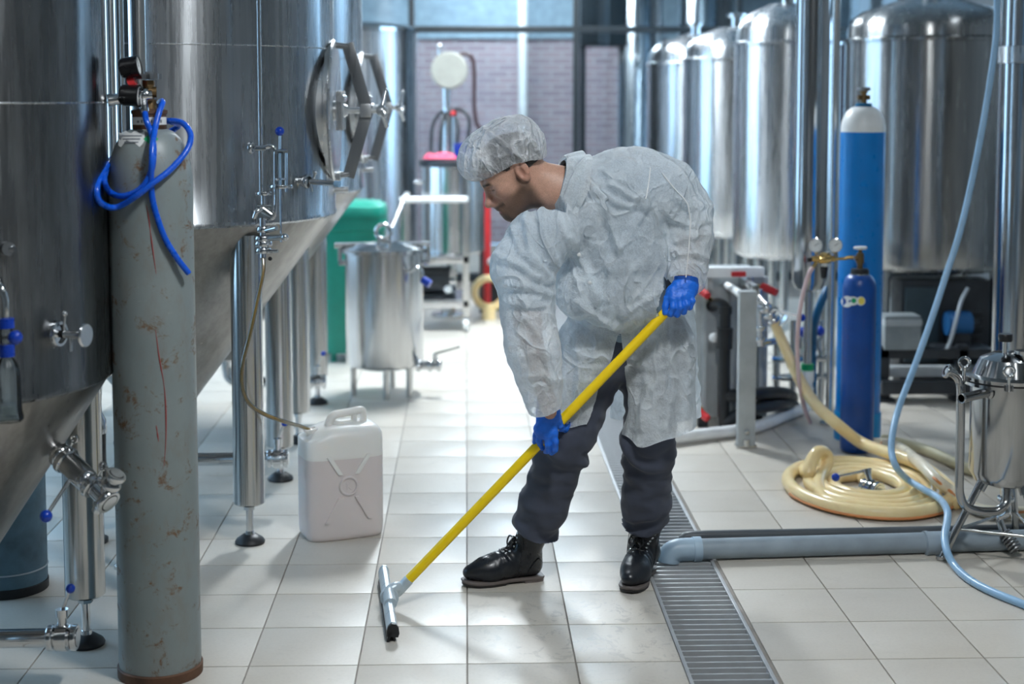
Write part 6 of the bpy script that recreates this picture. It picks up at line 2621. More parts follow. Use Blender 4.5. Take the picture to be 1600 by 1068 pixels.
# ------------------------------------------------------------------ joints (measured on the ground plan of the hall)
J = dict(
    pelvis=P(985, 520, 5.30), waist=P(966, 440, 5.22), chest=P(948, 345, 5.12), upper=P(962, 288, 5.14), neck=P(893, 292, 5.07),
    rs=P(840, 374, 4.99), re=P(823, 500, 4.93), rw=P(856, 632, 4.96),
    ls=P(1040, 296, 5.14), le=P(1080, 358, 5.20), lw=P(1071, 443, 5.09),
    rh=P(938, 545, 5.24), rk=P(884, 690, 5.12), lh=P(1030, 540, 5.34), lk=P(1013, 690, 5.16))
BOOTS = [(G(849, 903), G(718, 915)), (G(1013, 888), G(977, 931))]
for _k, (_h, _t) in zip(('ra', 'la'), BOOTS):
    _d = (_t - _h).normalized()
    J[_k] = _h + _d * 0.062 + Vector((0, 0, 0.10))
YV = (0, 1, 0)

# head frame
_p, _a = math.radians(34), math.radians(10)
HF = Vector((-math.cos(_p) * math.cos(_a), -math.cos(_p) * math.sin(_a), -math.sin(_p)))
HL = Vector((0, 0, 1)).cross(HF).normalized()
HL = (HL + Vector((0, 0, 0.05))).normalized()
HL = (HL - HF * HL.dot(HF)).normalized()
HU = HF.cross(HL)
HS = 1.07
HO = P(806, 273, 5.04)
HR = np.array([HF, HL, HU]).T      # local -> world columns


def H(x, y, z):
    return HO + (HF * x + HL * y + HU * z) * HS


def head_sdf(s):
    def el(c, r, k=0.02, sub=False):
        s.el(H(*c), [q * HS for q in r], HR, k * HS, sub)

    def rc(a, b, r1, r2, k=0.015, sub=False):
        s.rc(H(*a), H(*b), r1 * HS, r2 * HS, k * HS, None, sub)
    el((-0.005, 0, 0.045), (0.098, 0.075, 0.086), 0.03)
    el((0.045, 0, 0.035), (0.055, 0.062, 0.055), 0.03)
    rc((0.040, 0, 0.0), (0.050, 0, -0.060), 0.056, 0.042, 0.03)
    for q in (-1, 1):
        rc((0.008, q * 0.050, -0.045), (0.072, q * 0.016, -0.094), 0.020, 0.019, 0.03)
        el((0.064, q * 0.044, -0.010), (0.026, 0.022, 0.022), 0.025)
    el((0.084, 0, -0.096), (0.020, 0.024, 0.018), 0.02)
    rc((0.090, -0.032, 0.030), (0.090, 0.032, 0.030), 0.013, 0.013, 0.02)
    for q in (-1, 1):
        el((0.102, q * 0.033, 0.010), (0.016, 0.020, 0.013), 0.014, True)
        el((0.080, q * 0.031, 0.010), (0.0135, 0.0145, 0.0125), 0.004)
        rc((0.0915, q * 0.018, 0.013), (0.087, q * 0.044, 0.011), 0.0045, 0.004, 0.006)
    rc((0.094, 0, 0.020), (0.120, 0, -0.022), 0.0085, 0.0115, 0.012)
    el((0.124, 0, -0.028), (0.012, 0.012, 0.010), 0.010)
    for q in (-1, 1):
        el((0.108, q * 0.0135, -0.033), (0.012, 0.0075, 0.008), 0.007)
        el((0.113, q * 0.0075, -0.041), (0.006, 0.004, 0.004), 0.003, True)
    rc((0.088, 0, -0.048), (0.084, 0, -0.078), 0.026, 0.022, 0.02)
    rc((0.103, -0.016, -0.060), (0.103, 0.016, -0.060), 0.0075, 0.0075, 0.008)
    rc((0.100, -0.014, -0.074), (0.100, 0.014, -0.074), 0.0080, 0.0080, 0.008)
    rc((0.114, -0.020, -0.0665), (0.114, 0.020, -0.0665), 0.0050, 0.0050, 0.004, True)
    for q in (-1, 1):
        el((-0.010, q * 0.076, 0.004), (0.019, 0.010, 0.032), 0.010)
        el((-0.024, q * 0.084, 0.012), (0.010, 0.006, 0.022), 0.008)
        el((-0.004, q * 0.088, 0.006), (0.0095, 0.009, 0.018), 0.006, True)
    nb = J['neck']
    s.rc(H(-0.030, 0, -0.030), nb, 0.056 * HS, 0.066, 0.04)
    s.rc(H(0.005, 0, -0.07), nb + Vector((-0.02, -0.03, -0.03)), 0.040 * HS, 0.05, 0.04)


def build_person():
    S = SDF()
    j = J
    # torso and limbs of the body
    S.rc(P(960, 300, 5.17), P(958, 400, 5.18), 0.128, 0.130, 0.06, (YV, 0.68))
    S.rc(P(958, 400, 5.18), j['pelvis'], 0.130, 0.145, 0.06, (YV, 0.75))
    S.rc(j['neck'] + Vector((0.05, 0.03, 0)), P(955, 300, 5.16), 0.066, 0.09, 0.06, (YV, 0.8))
    S.rc(j['rs'], P(955, 310, 5.16), 0.050, 0.06, 0.05)
    S.rc(j['ls'], P(965, 305, 5.16), 0.055, 0.06, 0.05)
    for a, b, c, r in (('rs', 're', 'rw', 1), ('ls', 'le', 'lw', 1)):
        S.rc(j[a], j[b], 0.053, 0.042, 0.03)
        S.rc(j[b], j[c], 0.042, 0.027, 0.03)
        S.rc(j[c], j[c] + (j[c] - j[b]).normalized() * 0.03, 0.027, 0.022, 0.02)
    for a, b, c in (('rh', 'rk', 'ra'), ('lh', 'lk', 'la')):
        S.rc(j[a], j[b], 0.085, 0.056, 0.05)
        S.rc(j[b], j[c], 0.056, 0.036, 0.03)
    head_sdf(S)
    v, f = S.mesh(0.0105)
    # refine the head and neck
    for it, rad in ((0, 0.24), (1, 0.215), (2, 0.16)):
        bm = bmesh.new()
        me = bpy.data.meshes.new('tmp')
        me.from_pydata([tuple(p) for p in v], [], [tuple(int(i) for i in q) for q in f])
        bm.from_mesh(me)
        cen = H(0.02, 0, 0.0) if it < 2 else H(0.075, 0.02, -0.02)
        ed = [e for e in bm.edges if (e.verts[0].co - cen).length < rad or (e.verts[1].co - cen).length < rad]
        if it == 2:
            ed = [e for e in ed if ((e.verts[0].co - HO).dot(HL) > -0.03) and ((e.verts[0].co - HO).dot(HF) > -0.045)]
        bmesh.ops.subdivide_edges(bm, edges=ed, cuts=1, use_grid_fill=True)
        bmesh.ops.triangulate(bm, faces=[q for q in bm.faces if len(q.verts) > 4])
        bm.verts.ensure_lookup_table()
        v = np.array([q.co[:] for q in bm.verts])
        near = np.linalg.norm(v - np.array(cen), axis=1) < rad + 0.03
        pv = v[near]
        for _ in range(3):
            pv = S.project(pv)
        v[near] = pv
        f = [[q.index for q in fc.verts] for fc in bm.faces]
        bm.free()
        bpy.data.meshes.remove(me)
    L = (v - np.array(HO)) @ HR / HS
    x, y, z = L[:, 0], L[:, 1], L[:, 2]
    ay = np.abs(y)
    base = np.tile(np.array([0.58, 0.335, 0.245]), (len(v), 1))

    def blend(mask, col):
        mk = np.clip(mask, 0, 1)[:, None]
        base[:] = base * (1 - mk) + np.array(col) * mk

    def sstep(a, b, t):
        t = np.clip((t - a) / (b - a), 0, 1)
        return t * t * (3 - 2 * t)
    face = (np.linalg.norm(L, axis=1) < 0.21)
    # warm nose, cheeks and ear
    blend(0.45 * np.exp(-((x - 0.118) ** 2 + y ** 2 + (z + 0.028) ** 2) / 0.022 ** 2), (0.55, 0.20, 0.16))
    blend(0.40 * np.exp(-((x + 0.012) ** 2 + (ay - 0.082) ** 2 + (z - 0.0) ** 2) / 0.028 ** 2), (0.52, 0.20, 0.15))
    blend(0.25 * np.exp(-((x - 0.075) ** 2 + (ay - 0.045) ** 2 + (z + 0.02) ** 2) / 0.025 ** 2), (0.55, 0.24, 0.18))
    # stubble beard: jaw, chin, moustache
    jaw = sstep(-0.022, -0.044, z - 0.22 * (0.03 - x)) * sstep(-0.03, 0.0, x) * (1 - sstep(-0.118, -0.135, z) * (x < 0.05))
    chk = 1 - 0.9 * np.exp(-(((x - 0.085) / 0.030) ** 2 + ((ay - 0.045) / 0.02) ** 2 + ((z + 0.025) / 0.026) ** 2))
    blend(face * 0.86 * jaw * chk, (0.085, 0.050, 0.033))
    side = np.exp(-(((x - 0.014) / 0.012) ** 2 + ((z + 0.02) / 0.035) ** 2)) * (ay > 0.045)
    blend(face * 0.65 * side, (0.075, 0.047, 0.033))
    mous = np.exp(-(((z + 0.050) / 0.0075) ** 2)) * (x > 0.075) * (ay < 0.032)
    blend(face * 0.8 * mous, (0.060, 0.036, 0.025))
    goat = np.exp(-(((z + 0.098) / 0.016) ** 2)) * (x > 0.062) * (ay < 0.03)
    blend(face * 0.55 * goat, (0.065, 0.04, 0.028))
    # lips, brows, lid line
    lip = np.exp(-(((z + 0.067) / 0.0065) ** 2 + ((x - 0.108) / 0.010) ** 2)) * (ay < 0.022)
    blend(face * 0.8 * lip, (0.30, 0.10, 0.09))
    brow = np.exp(-(((z - 0.0305 + 0.10 * np.maximum(ay - 0.035, 0)) / 0.0068) ** 2)) * sstep(0.008, 0.015, ay) * (1 - sstep(0.048, 0.056, ay)) * (x > 0.066)
    blend(face * 1.0 * brow, (0.022, 0.014, 0.010))
    lid = np.exp(-(((z - 0.005) / 0.0028) ** 2)) * (np.abs(ay - 0.032) < 0.014) * (x > 0.078)
    blend(face * 0.95 * lid, (0.03, 0.018, 0.015))
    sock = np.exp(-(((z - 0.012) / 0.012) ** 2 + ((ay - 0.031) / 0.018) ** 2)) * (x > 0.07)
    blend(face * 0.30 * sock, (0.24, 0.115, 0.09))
    blend(face * 0.5 * np.exp(-(((x - 0.114) / 0.006) ** 2 + ((ay - 0.0075) / 0.004) ** 2 + ((z + 0.040) / 0.004) ** 2)), (0.06, 0.02, 0.02))
    # hair on the scalp
    line = 0.075 - 0.9 * (np.clip(0.10 - x, 0, 0.09)) + 0.0 * z
    hairm = (z > np.where(x > 0.03, 0.075 - 0.55 * (0.10 - x), np.where(x > -0.03, 0.034, 0.004))) & (x < 0.088) & face
    hairm &= ~((ay > 0.0705) & (np.abs(x + 0.012) < 0.026) & (z < 0.040))
    blend(hairm * 0.95, (0.022, 0.017, 0.014))
    body = mesh_obj('person', v, f, M['skin'], None, base)
    tag(body, 'bearded man in a see-through white coat and hair net, bent over mopping the floor', 'person')
    # short hair shell
    nv = S.grad(v)
    fa = np.array([q[:4] if len(q) >= 4 else q + [q[-1]] for q in f])
    keep = hairm[fa].all(1)
    hv, hf, used = compact(v + nv * (0.004 + 0.003 * np.abs(vnoise(v, 180.0)))[:, None], fa, keep)
    hf = [list(dict.fromkeys(q)) for q in hf]
    mesh_obj('hair', hv, hf, M['hair'], body)
    return body


BODY = build_person()


# ------------------------------------------------------------------ clothes
def build_clothes():
    j = J
    V3 = lambda *a: np.array(a)
    # ---- trousers
    S = SDF()
    S.rc(j['pelvis'] + Vector((0, 0, 0.09)), j['pelvis'] + Vector((0, 0, -0.02)), 0.175, 0.172, 0.06, (YV, 0.82))
    for a, b, c, r0 in (('rh', 'rk', 'ra', 0.108), ('lh', 'lk', 'la', 0.108)):
        S.rc(j[a], j[b], r0, 0.088, 0.05)
        mid = j[b].lerp(j[c], 0.55)
        S.rc(j[b], mid, 0.086, 0.082, 0.03)
        S.rc(mid, j[c], 0.080, 0.074, 0.03)
    v, f = S.mesh(0.0095)
    n = S.grad(v)
    px = project_px(v)
    d = 0.005 * vnoise(v * np.array([1, 1, 1.4]), 22.0, 1) + 0.006 * (1 - 2 * np.abs(vnoise(v * np.array([0.7, 0.7, 1.9]), 13.0, 2)))
    for a, c in (('rk', 'ra'), ('lk', 'la')):
        A, C = np.array(j[a]), np.array(j[c])
        ax = (C - A) / np.linalg.norm(C - A)
        t = (v - A) @ ax / np.linalg.norm(C - A)
        near = np.linalg.norm((v - A) - np.outer((v - A) @ ax, ax), axis=1) < 0.13
        ph = vnoise(v, 7.0, 4) * 3.0
        w = np.exp(-((t - 0.82) / 0.17) ** 2) * near
        d += 0.0095 * w * np.sin((t * 26) + ph * 2.2 + px[:, 0] * 0.03)
        w = np.exp(-((t - 0.08) / 0.16) ** 2) * near
        d += 0.0085 * w * np.sin(t * 22 + ph * 2 - px[:, 0] * 0.05)
    v = v + n * d[:, None]
    # open hems a little above the boots
    keep = np.ones(len(f), bool)
    for a, c in (('rk', 'ra'), ('lk', 'la')):
        A, C = np.array(j[a]), np.array(j[c])
        ax = (C - A) / np.linalg.norm(C - A)
        lim = np.linalg.norm(C - A) - 0.100
        t = (v - A) @ ax
        near = np.linalg.norm((v - A) - np.outer(t, ax), axis=1) < 0.14
        bad = near & (t > lim)
        keep &= ~bad[f].all(1)
        v[bad] -= np.outer((t - lim)[bad], ax)
    tv, tf, _ = compact(v, f, keep)
    mesh_obj('trousers', tv, tf, M['trouser'], BODY)
    # ---- shirt under the coat
    S = SDF()
    S.rc(P(962, 322, 5.15), P(955, 395, 5.16), 0.148, 0.155, 0.06, (YV, 0.70))
    S.rc(P(955, 395, 5.16), P(978, 500, 5.26), 0.155, 0.165, 0.06, (YV, 0.75))
    S.rc(P(905, 294, 5.09), P(955, 292, 5.14), 0.072, 0.100, 0.05, (YV, 0.85))
    S.rc(j['rs'], P(960, 305, 5.14), 0.066, 0.08, 0.05)
    S.rc(j['ls'], P(970, 300, 5.14), 0.066, 0.08, 0.05)
    for a, b in (('rs', 're'), ('ls', 'le')):
        S.rc(j[a], j[a].lerp(j[b], 0.75), 0.064, 0.060, 0.03)
    v, f = S.mesh(0.013)
    n = S.grad(v)
    v = v + n * (0.004 * vnoise(v, 18.0, 6))[:, None]
    mesh_obj('shirt', v, f, M['shirt'], BODY)

    # ---- coat
    S = SDF()
    S.rc(P(962, 318, 5.14), P(955, 395, 5.14), 0.174, 0.186, 0.06, (YV, 0.80))
    S.rc(P(955, 395, 5.15), P(972, 478, 5.22), 0.186, 0.186, 0.06, (YV, 0.80))
    S.el(P(990, 303, 5.19), (0.165, 0.15, 0.125), None, 0.06)
    S.rc(P(905, 296, 5.08), P(960, 298, 5.13), 0.086, 0.115, 0.05, (YV, 0.95))
    S.rc(P(912, 325, 5.06), j['rs'] + Vector((0.01, 0, 0.0)), 0.088, 0.090, 0.05)
    S.rc(P(1000, 285, 5.16), j['ls'], 0.105, 0.098, 0.05)
    # drooping front of the bodice
    S.rc(P(912, 455, 5.07), P(1000, 462, 5.11), 0.095, 0.098, 0.025)
    S.rc(P(945, 478, 5.075), P(975, 484, 5.09), 0.070, 0.070, 0.02)
    # sleeves
    S.rc(j['rs'], P(818, 420, 4.95), 0.094, 0.100, 0.045)
    S.rc(P(818, 420, 4.95), P(832, 540, 4.93), 0.098, 0.086, 0.03)
    S.rc(P(832, 540, 4.93), P(853, 650, 4.955), 0.085, 0.056, 0.03)
    S.rc(j['ls'], P(1072, 330, 5.14), 0.098, 0.088, 0.030)
    S.rc(P(1072, 330, 5.14), P(1075, 372, 5.12), 0.086, 0.083, 0.012)
    S.rc(P(1075, 372, 5.12), P(1071, 455, 5.085), 0.082, 0.060, 0.012)
    # skirt panels round each thigh and the hanging back
    S.rc(P(985, 520, 5.28), P(990, 550, 5.28), 0.185, 0.18, 0.03, (YV, 0.70))
    S.rc(P(1030, 540, 5.25), P(1031, 715, 5.13), 0.130, 0.126, 0.025, (YV, 0.98))
    S.rc(P(924, 540, 5.20), P(876, 705, 5.115), 0.120, 0.104, 0.025, (YV, 0.95))
    S.rc(P(1015, 500, 5.40), P(1026, 680, 5.50), 0.165, 0.165, 0.04, (YV, 0.42))
    v, f = S.mesh(0.0064)
    n = S.grad(v)
    px = project_px(v)
    vw = v - np.array([0, 0, CAMZ])
    vw /= np.linalg.norm(vw, axis=1, keepdims=True)
    front = np.clip(-(n * vw).sum(1) * 2.0, 0, 1)
    d = np.zeros(len(v))
    # broad soft folds then sharper crumples
    d += 0.010 * vnoise(v * np.array([1.0, 1.0, 0.75]), 8.0, 11)
    d += 0.0085 * (0.5 - np.abs(vnoise(v + 0.03 * np.stack([vnoise(v, 9, 3), vnoise(v, 9, 4), vnoise(v, 9, 5)], 1), 13.0, 12))) ** 1
    d += 0.0050 * (0.35 - np.abs(vnoise(v, 31.0, 13)))
    # named folds (sharp ridge with a trough beside it)
    folds = [
        ([(917, 279), (945, 325), (966, 388)], 0.018, 6), ([(954, 287), (985, 305), (1010, 320)], 0.016, 6), ([(1006, 325), (985, 360), (966, 392)], 0.018, 6),
        ([(930, 300), (965, 318), (1004, 326)], 0.012, 5), ([(1000, 340), (968, 366), (950, 420)], 0.014, 6), ([(940, 268), (990, 290), (1010, 312)], 0.010, 5),
        ([(846, 330), (850, 370), (872, 420)], 0.014, 6), ([(822, 345), (828, 395), (860, 436)], 0.014, 6), ([(777, 400), (815, 415), (850, 440)], 0.014, 6),
        ([(790, 445), (830, 450), (866, 462)], 0.012, 6), ([(800, 352), (812, 390), (838, 418)], 0.010, 5), ([(788, 470), (825, 480), (852, 478)], 0.008, 5),
        ([(808, 560), (840, 548), (866, 556)], 0.009, 6), ([(818, 590), (845, 585), (868, 592)], 0.009, 6), ([(826, 500), (850, 540), (864, 600)], 0.009, 6),
        ([(1050, 340), (1080, 355), (1106, 345)], 0.010, 5), ([(1058, 378), (1080, 372), (1104, 366)], 0.012, 5), ([(1055, 400), (1082, 395), (1104, 402)], 0.010, 5),
        ([(1060, 310), (1078, 326), (1108, 322)], 0.009, 5),
        ([(900, 470), (938, 498), (962, 512)], 0.014, 5), ([(1034, 452), (1005, 474), (972, 494)], 0.016, 5), ([(872, 476), (905, 500), (950, 520)], 0.010, 5),
        ([(890, 372), (915, 420), (935, 470)], 0.008, 5), ([(950, 420), (952, 450), (945, 480)], 0.009, 5), ([(1010, 400), (975, 440), (950, 470)], 0.008, 5),
        ([(1000, 540), (1010, 600), (1000, 670)], 0.010, 6), ([(1040, 520), (1050, 600), (1040, 670)], 0.011, 6), ([(1065, 500), (1072, 580), (1068, 650)], 0.012, 6),
        ([(985, 560), (1020, 580), (1050, 570)], 0.007, 5), ([(900, 520), (905, 580), (900, 640)], 0.010, 6), ([(930, 530), (925, 580), (915, 630)], 0.008, 5),
        ([(885, 540), (910, 560), (945, 560)], 0.007, 5)]
    for line, amp, w in folds:
        dd = seg_dist(px, line)
        s2 = seg_dist(px + np.array([w * 1.5, -w * 1.2]), line)
        d += front * amp * 0.95 * (np.exp(-(dd / w) ** 2) - 0.7 * np.exp(-(s2 / (w * 1.3)) ** 2))
    # sleeve, shoulder and placket seams
    for line, amp, w in (([(1035, 273), (1062, 302), (1077, 324), (1079, 370), (1072, 444)], 0.004, 3.0), ([(1015, 262), (1011, 290), (1007, 318)], 0.004, 3.0),
                         ([(850, 330), (858, 365), (866, 410)], 0.004, 3.0)):
        d += front * amp * np.exp(-(seg_dist(px, line) / w) ** 2)
    pl = seg_dist(px, [(876, 328), (900, 390), (925, 445), (952, 500)])
    d += front * 0.006 / (1 + np.exp((pl - 12) * 1.2))
    v = v + n * d[:, None]
    # --- cut openings: neck, cuffs, hem, front slit
    keep = np.ones(len(f), bool)

    def cut_plane(p0, ax, rad):
        nonlocal keep, v
        p0, ax = np.array(p0), np.array(Vector(ax).normalized())
        t = (v - p0) @ ax
        rr = np.linalg.norm((v - p0) - np.outer(t, ax), axis=1)
        bad = (t > 0) & (rr < rad) & (t < 0.12)
        keep &= ~bad[f].all(1)
        edge = bad & (t < 0.03)
        v[edge] -= np.outer(t[edge], ax)
    cut_plane(P(854, 638, 4.955), J['rw'] - P(838, 560, 4.93), 0.085)
    cut_plane(P(1071, 446, 5.09), P(1071, 470, 5.07) - P(1076, 400, 5.17), 0.095)
    cut_plane(NECK_C - NECK_A * 0.012, NECK_A, 0.15)
    hem = 0.555 + 0.045 * (1 - 1 / (1 + np.exp(-(px[:, 0] - 945) / 8))) + 0.010 * vnoise(v * np.array([1, 1, 0]), 16.0, 21) - 0.028 * np.exp(-((px[:, 0] - 1004) / 22) ** 2) * (v[:, 1] < 5.3) + 0.02 * np.exp(-((px[:, 0] - 1085) / 30) ** 2)
    hem = np.where(v[:, 1] > 5.36, 0.535 + 0.010 * vnoise(v * np.array([1, 1, 0]), 16.0, 22), hem)
    low = v[:, 2] < hem
    keep &= ~low[f].all(1)
    v[low, 2] = hem[low]
    # slit between the panels
    le_ = np.interp(px[:, 1], [518, 560, 600, 640, 668, 720], [967, 955, 939, 924, 914, 905])
    ri_ = np.interp(px[:, 1], [518, 560, 600, 640, 668, 720], [970, 974, 979, 984, 977, 972])
    slit = (px[:, 1] > 518) & (px[:, 0] > le_) & (px[:, 0] < ri_) & (v[:, 1] < 5.36)
    keep &= ~slit[f].all(1)
    mid_ = (le_ + ri_) / 2
    shift = np.where(px[:, 0] < mid_, le_ - px[:, 0], ri_ - px[:, 0])
    v[slit, 0] += shift[slit] / 435.0
    cv, cf, used = compact(v, f, keep)
    coat = mesh_obj('coat', cv, cf, M['coat'], BODY)
    # doubled front band and stitched seams
    cpx = project_px(cv)
    cn = n[used]
    facing = (-(cn * vw[used]).sum(1) > 0.25) & (cv[:, 1] < 5.19)
    pm = (seg_dist(cpx, [(874, 330), (900, 390), (925, 445), (950, 496)]) < 11.5) & facing
    pv, pf, _ = compact(cv + cn * 0.0022, cf, pm[cf].all(1))
    mesh_obj('placket', pv, pf, M['coat'], coat)

    def seam(name, line, r=0.0022):
        pts = []
        for a_, b_ in zip(line[:-1], line[1:]):
            a_, b_ = np.array(a_, float), np.array(b_, float)
            k_ = max(2, int(np.linalg.norm(b_ - a_) / 7))
            for i in range(k_):
                q = a_ + (b_ - a_) * i / k_
                dd = np.linalg.norm(cpx - q, axis=1) + 300 * np.maximum(cv[:, 1] - 5.22, 0) + 40 * (~facing)
                near_ = np.argsort(dd)[:6]
                near_ = near_[dd[near_] < dd[near_[0]] + 5]
                best = near_[np.argmin(cv[near_, 1])]
                pts.append(Vector(P(q[0], q[1], cv[best, 1])) + Vector(cn[best]) * 0.0015)
        sm = [pts[0]] + [(pts[i - 1] + pts[i] * 2 + pts[i + 1]) / 4 for i in range(1, len(pts) - 1)] + [pts[-1]]
        MB().tube(sm, r, 6, 2).build(name, M['pvcwhite'], coat)
    seam('sleeve_seam', [(1034, 270), (1052, 293), (1074, 316), (1079, 345), (1076, 390), (1071, 440)])
    seam('armhole_seam', [(1016, 262), (1013, 290), (1007, 318)])
    # snap fasteners on the placket
    for q in ((904, 398), (922, 440)):
        p = np.array(P(q[0], q[1], 4.9))
        k = np.argmin(np.linalg.norm(project_px(cv) - np.array(q), axis=1) + 400 * np.maximum(cv[:, 1] - 5.1, 0))
        c = Vector(cv[k])
        MB().lathe([(0, -0.001), (0.006, -0.001), (0.0065, 0.002), (0.004, 0.0035), (0, 0.0035)], c + Vector((0, -0.003, 0)), (0.1, -1, 0.0), 14).build('snap_fastener', M['pvcwhite'], coat)
    return coat


NECK_A = (HO - J['neck'] + Vector((-0.03, 0, 0.02))).normalized()
NECK_C = P(879, 287, 5.06)
COAT = build_clothes()


def collars():
    """shirt collar, black undershirt edge and the coat's own collar as bands round the neck"""
    x, y, z = basis(NECK_A)

    def band(name, prof, mat, par, seed, wav=0.004, seg=72, gap=None):
        vs, fs = [], []
        n = len(prof)
        for i in range(seg):
            a = 2 * PI * i / seg
            for r, h in prof:
                w = wav * mnoise.noise(Vector((math.cos(a) * 1.8, math.sin(a) * 1.8, seed + h * 9)))
                p = NECK_C + x * ((r + w) * math.cos(a)) + y * ((r + w) * math.sin(a)) + NECK_A * (h + w)
                vs.append(p)
        for i in range(seg):
            if gap and gap[0] < i < gap[1]:
                continue
            for k in range(n - 1):
                fs.append((i * n + k, ((i + 1) % seg) * n + k, ((i + 1) % seg) * n + k + 1, i * n + k + 1))
        m = MB()
        m.add(vs, fs)
        return m.build(name, mat, par, sharp=70)
    band('undershirt', [(0.084, -0.05), (0.078, -0.02), (0.0735, 0.004), (0.0700, 0.010), (0.0690, 0.0)], M['undershirt'], BODY, 3.0)
    band('shirt_collar', [(0.096, -0.05), (0.088, -0.012), (0.080, 0.012), (0.0785, 0.016), (0.083, 0.012), (0.094, -0.015), (0.100, -0.028)], M['shirt'], BODY, 5.0)
    band('collar', [(0.125, -0.060), (0.108, -0.028), (0.094, 0.002), (0.089, 0.014), (0.091, 0.017), (0.100, 0.006), (0.116, -0.018), (0.128, -0.036)], M['coat'], COAT, 8.0, 0.010)


collars()


# ------------------------------------------------------------------ hair net
def hair_net():
    S = SDF()
    t = math.radians(20)
    ax = HF * math.cos(t) + HU * math.sin(t)
    az = HU * math.cos(t) - HF * math.sin(t)
    R = np.array([ax, HL, az]).T
    S.el(H(0.010, 0, 0.068), (0.151 * 1.0, 0.102, 0.122), R, 0.02)
    S.el(H(-0.05, 0, 0.075), (0.100, 0.094, 0.104), R, 0.04)
    v, f = S.mesh(0.0052)
    n = S.grad(v)
    L = (v - np.array(HO)) @ HR / HS
    px = project_px(v)
    vw = v - np.array([0, 0, CAMZ])
    vw /= np.linalg.norm(vw, axis=1, keepdims=True)
    front = np.clip(-(n * vw).sum(1) * 2.0, 0, 1)
    d = 0.005 * vnoise(v, 16.0, 31) + 0.0045 * (0.4 - np.abs(vnoise(v, 34.0, 32))) + 0.0025 * (0.35 - np.abs(vnoise(v, 70.0, 33)))
    for line, amp, w in (([(757, 203), (790, 228), (812, 246), (833, 259)], 0.012, 4), ([(775, 248), (800, 240), (830, 256)], 0.010, 3.5), ([(760, 210), (745, 240), (735, 262)], 0.008, 4),
                         ([(800, 196), (828, 212), (843, 238)], 0.008, 4), ([(745, 268), (765, 277), (790, 272)], 0.006, 3)):
        d += front * amp * np.exp(-(seg_dist(px, line) / w) ** 2)
    # gathers towards the elastic
    hemz = np.interp(L[:, 0], [-0.14, -0.09, -0.05, 0.0, 0.04, 0.10, 0.16], [-0.004, -0.002, 0.022, 0.041, 0.044, 0.046, 0.052])
    dist = L[:, 2] - hemz
    ang = np.arctan2(L[:, 1], L[:, 0])
    d += 0.0030 * np.sin(ang * 34 + 3 * vnoise(v, 12, 35)) * np.exp(-np.maximum(dist, 0) / 0.022)
    v = v + n * d[:, None]
    # draw the lower rim in onto the head
    pull = np.exp(-np.maximum(dist, 0) / 0.020)
    cen = np.array(H(-0.004, 0, 0.03))
    rel = (v - cen) @ HR
    tgt = 0.090
    rad = np.sqrt((rel[:, 0] / 1.25) ** 2 + rel[:, 1] ** 2)
    sc = 1 - pull * np.clip((rad - tgt * HS) / np.maximum(rad, 1e-6), 0, 0.6)
    rel[:, 0] *= sc
    rel[:, 1] *= sc
    v = cen + rel @ HR.T
    L = (v - np.array(HO)) @ HR / HS
    low = L[:, 2] < hemz
    keep = ~low[f].all(1)
    v[low] += np.outer((hemz - L[:, 2])[low] * HS, np.array(HU))
    nv, nf, _ = compact(v, f, keep)
    mesh_obj('hair_net', nv, nf, M['net'], BODY)


hair_net()


# ------------------------------------------------------------------ gloved hands on the pole
def polept(px):
    t = (px - 633.0) / (1056.0 - 633.0)
    return POLE_B.lerp(POLE_T, t)


def glove(name, chains, palm, cuff):
    S = SDF()
    for a, b, r1, r2, fl in palm:
        S.rc(a, b, r1, r2, 0.016, fl)
    for ch, r in chains:
        for i in range(len(ch) - 1):
            r1 = r[i]
            r2 = r[i + 1]
            S.rc(ch[i], ch[i + 1], r1, r2, 0.0045)
        # knuckle bulge
        S.el(ch[0], (r[0] * 1.15,) * 3, None, 0.010)
    v, f = S.mesh(0.0028)
    n = S.grad(v)
    v = v + n * (0.0010 * vnoise(v, 120.0, 41) + 0.0012 * (0.4 - np.abs(vnoise(v, 60.0, 42))))[:, None]
    # open cuff
    p0, ax = np.array(cuff[0]), np.array(Vector(cuff[1]).normalized())
    t = (v - p0) @ ax
    bad = t > 0
    keep = ~bad[f].all(1)
    v[bad] -= np.outer(t[bad], ax)
    gv, gf, _ = compact(v, f, keep)
    g = mesh_obj(name, gv, gf, M['glove'], BODY)
    c = MB()
    c.torus(p0, cuff[2], 0.0028, axis=cuff[1], seg=36, sseg=8)
    c.v = [tuple(Vector(p0) + (Vector(q) - Vector(p0)) * 1.0) for q in c.v]
    return g


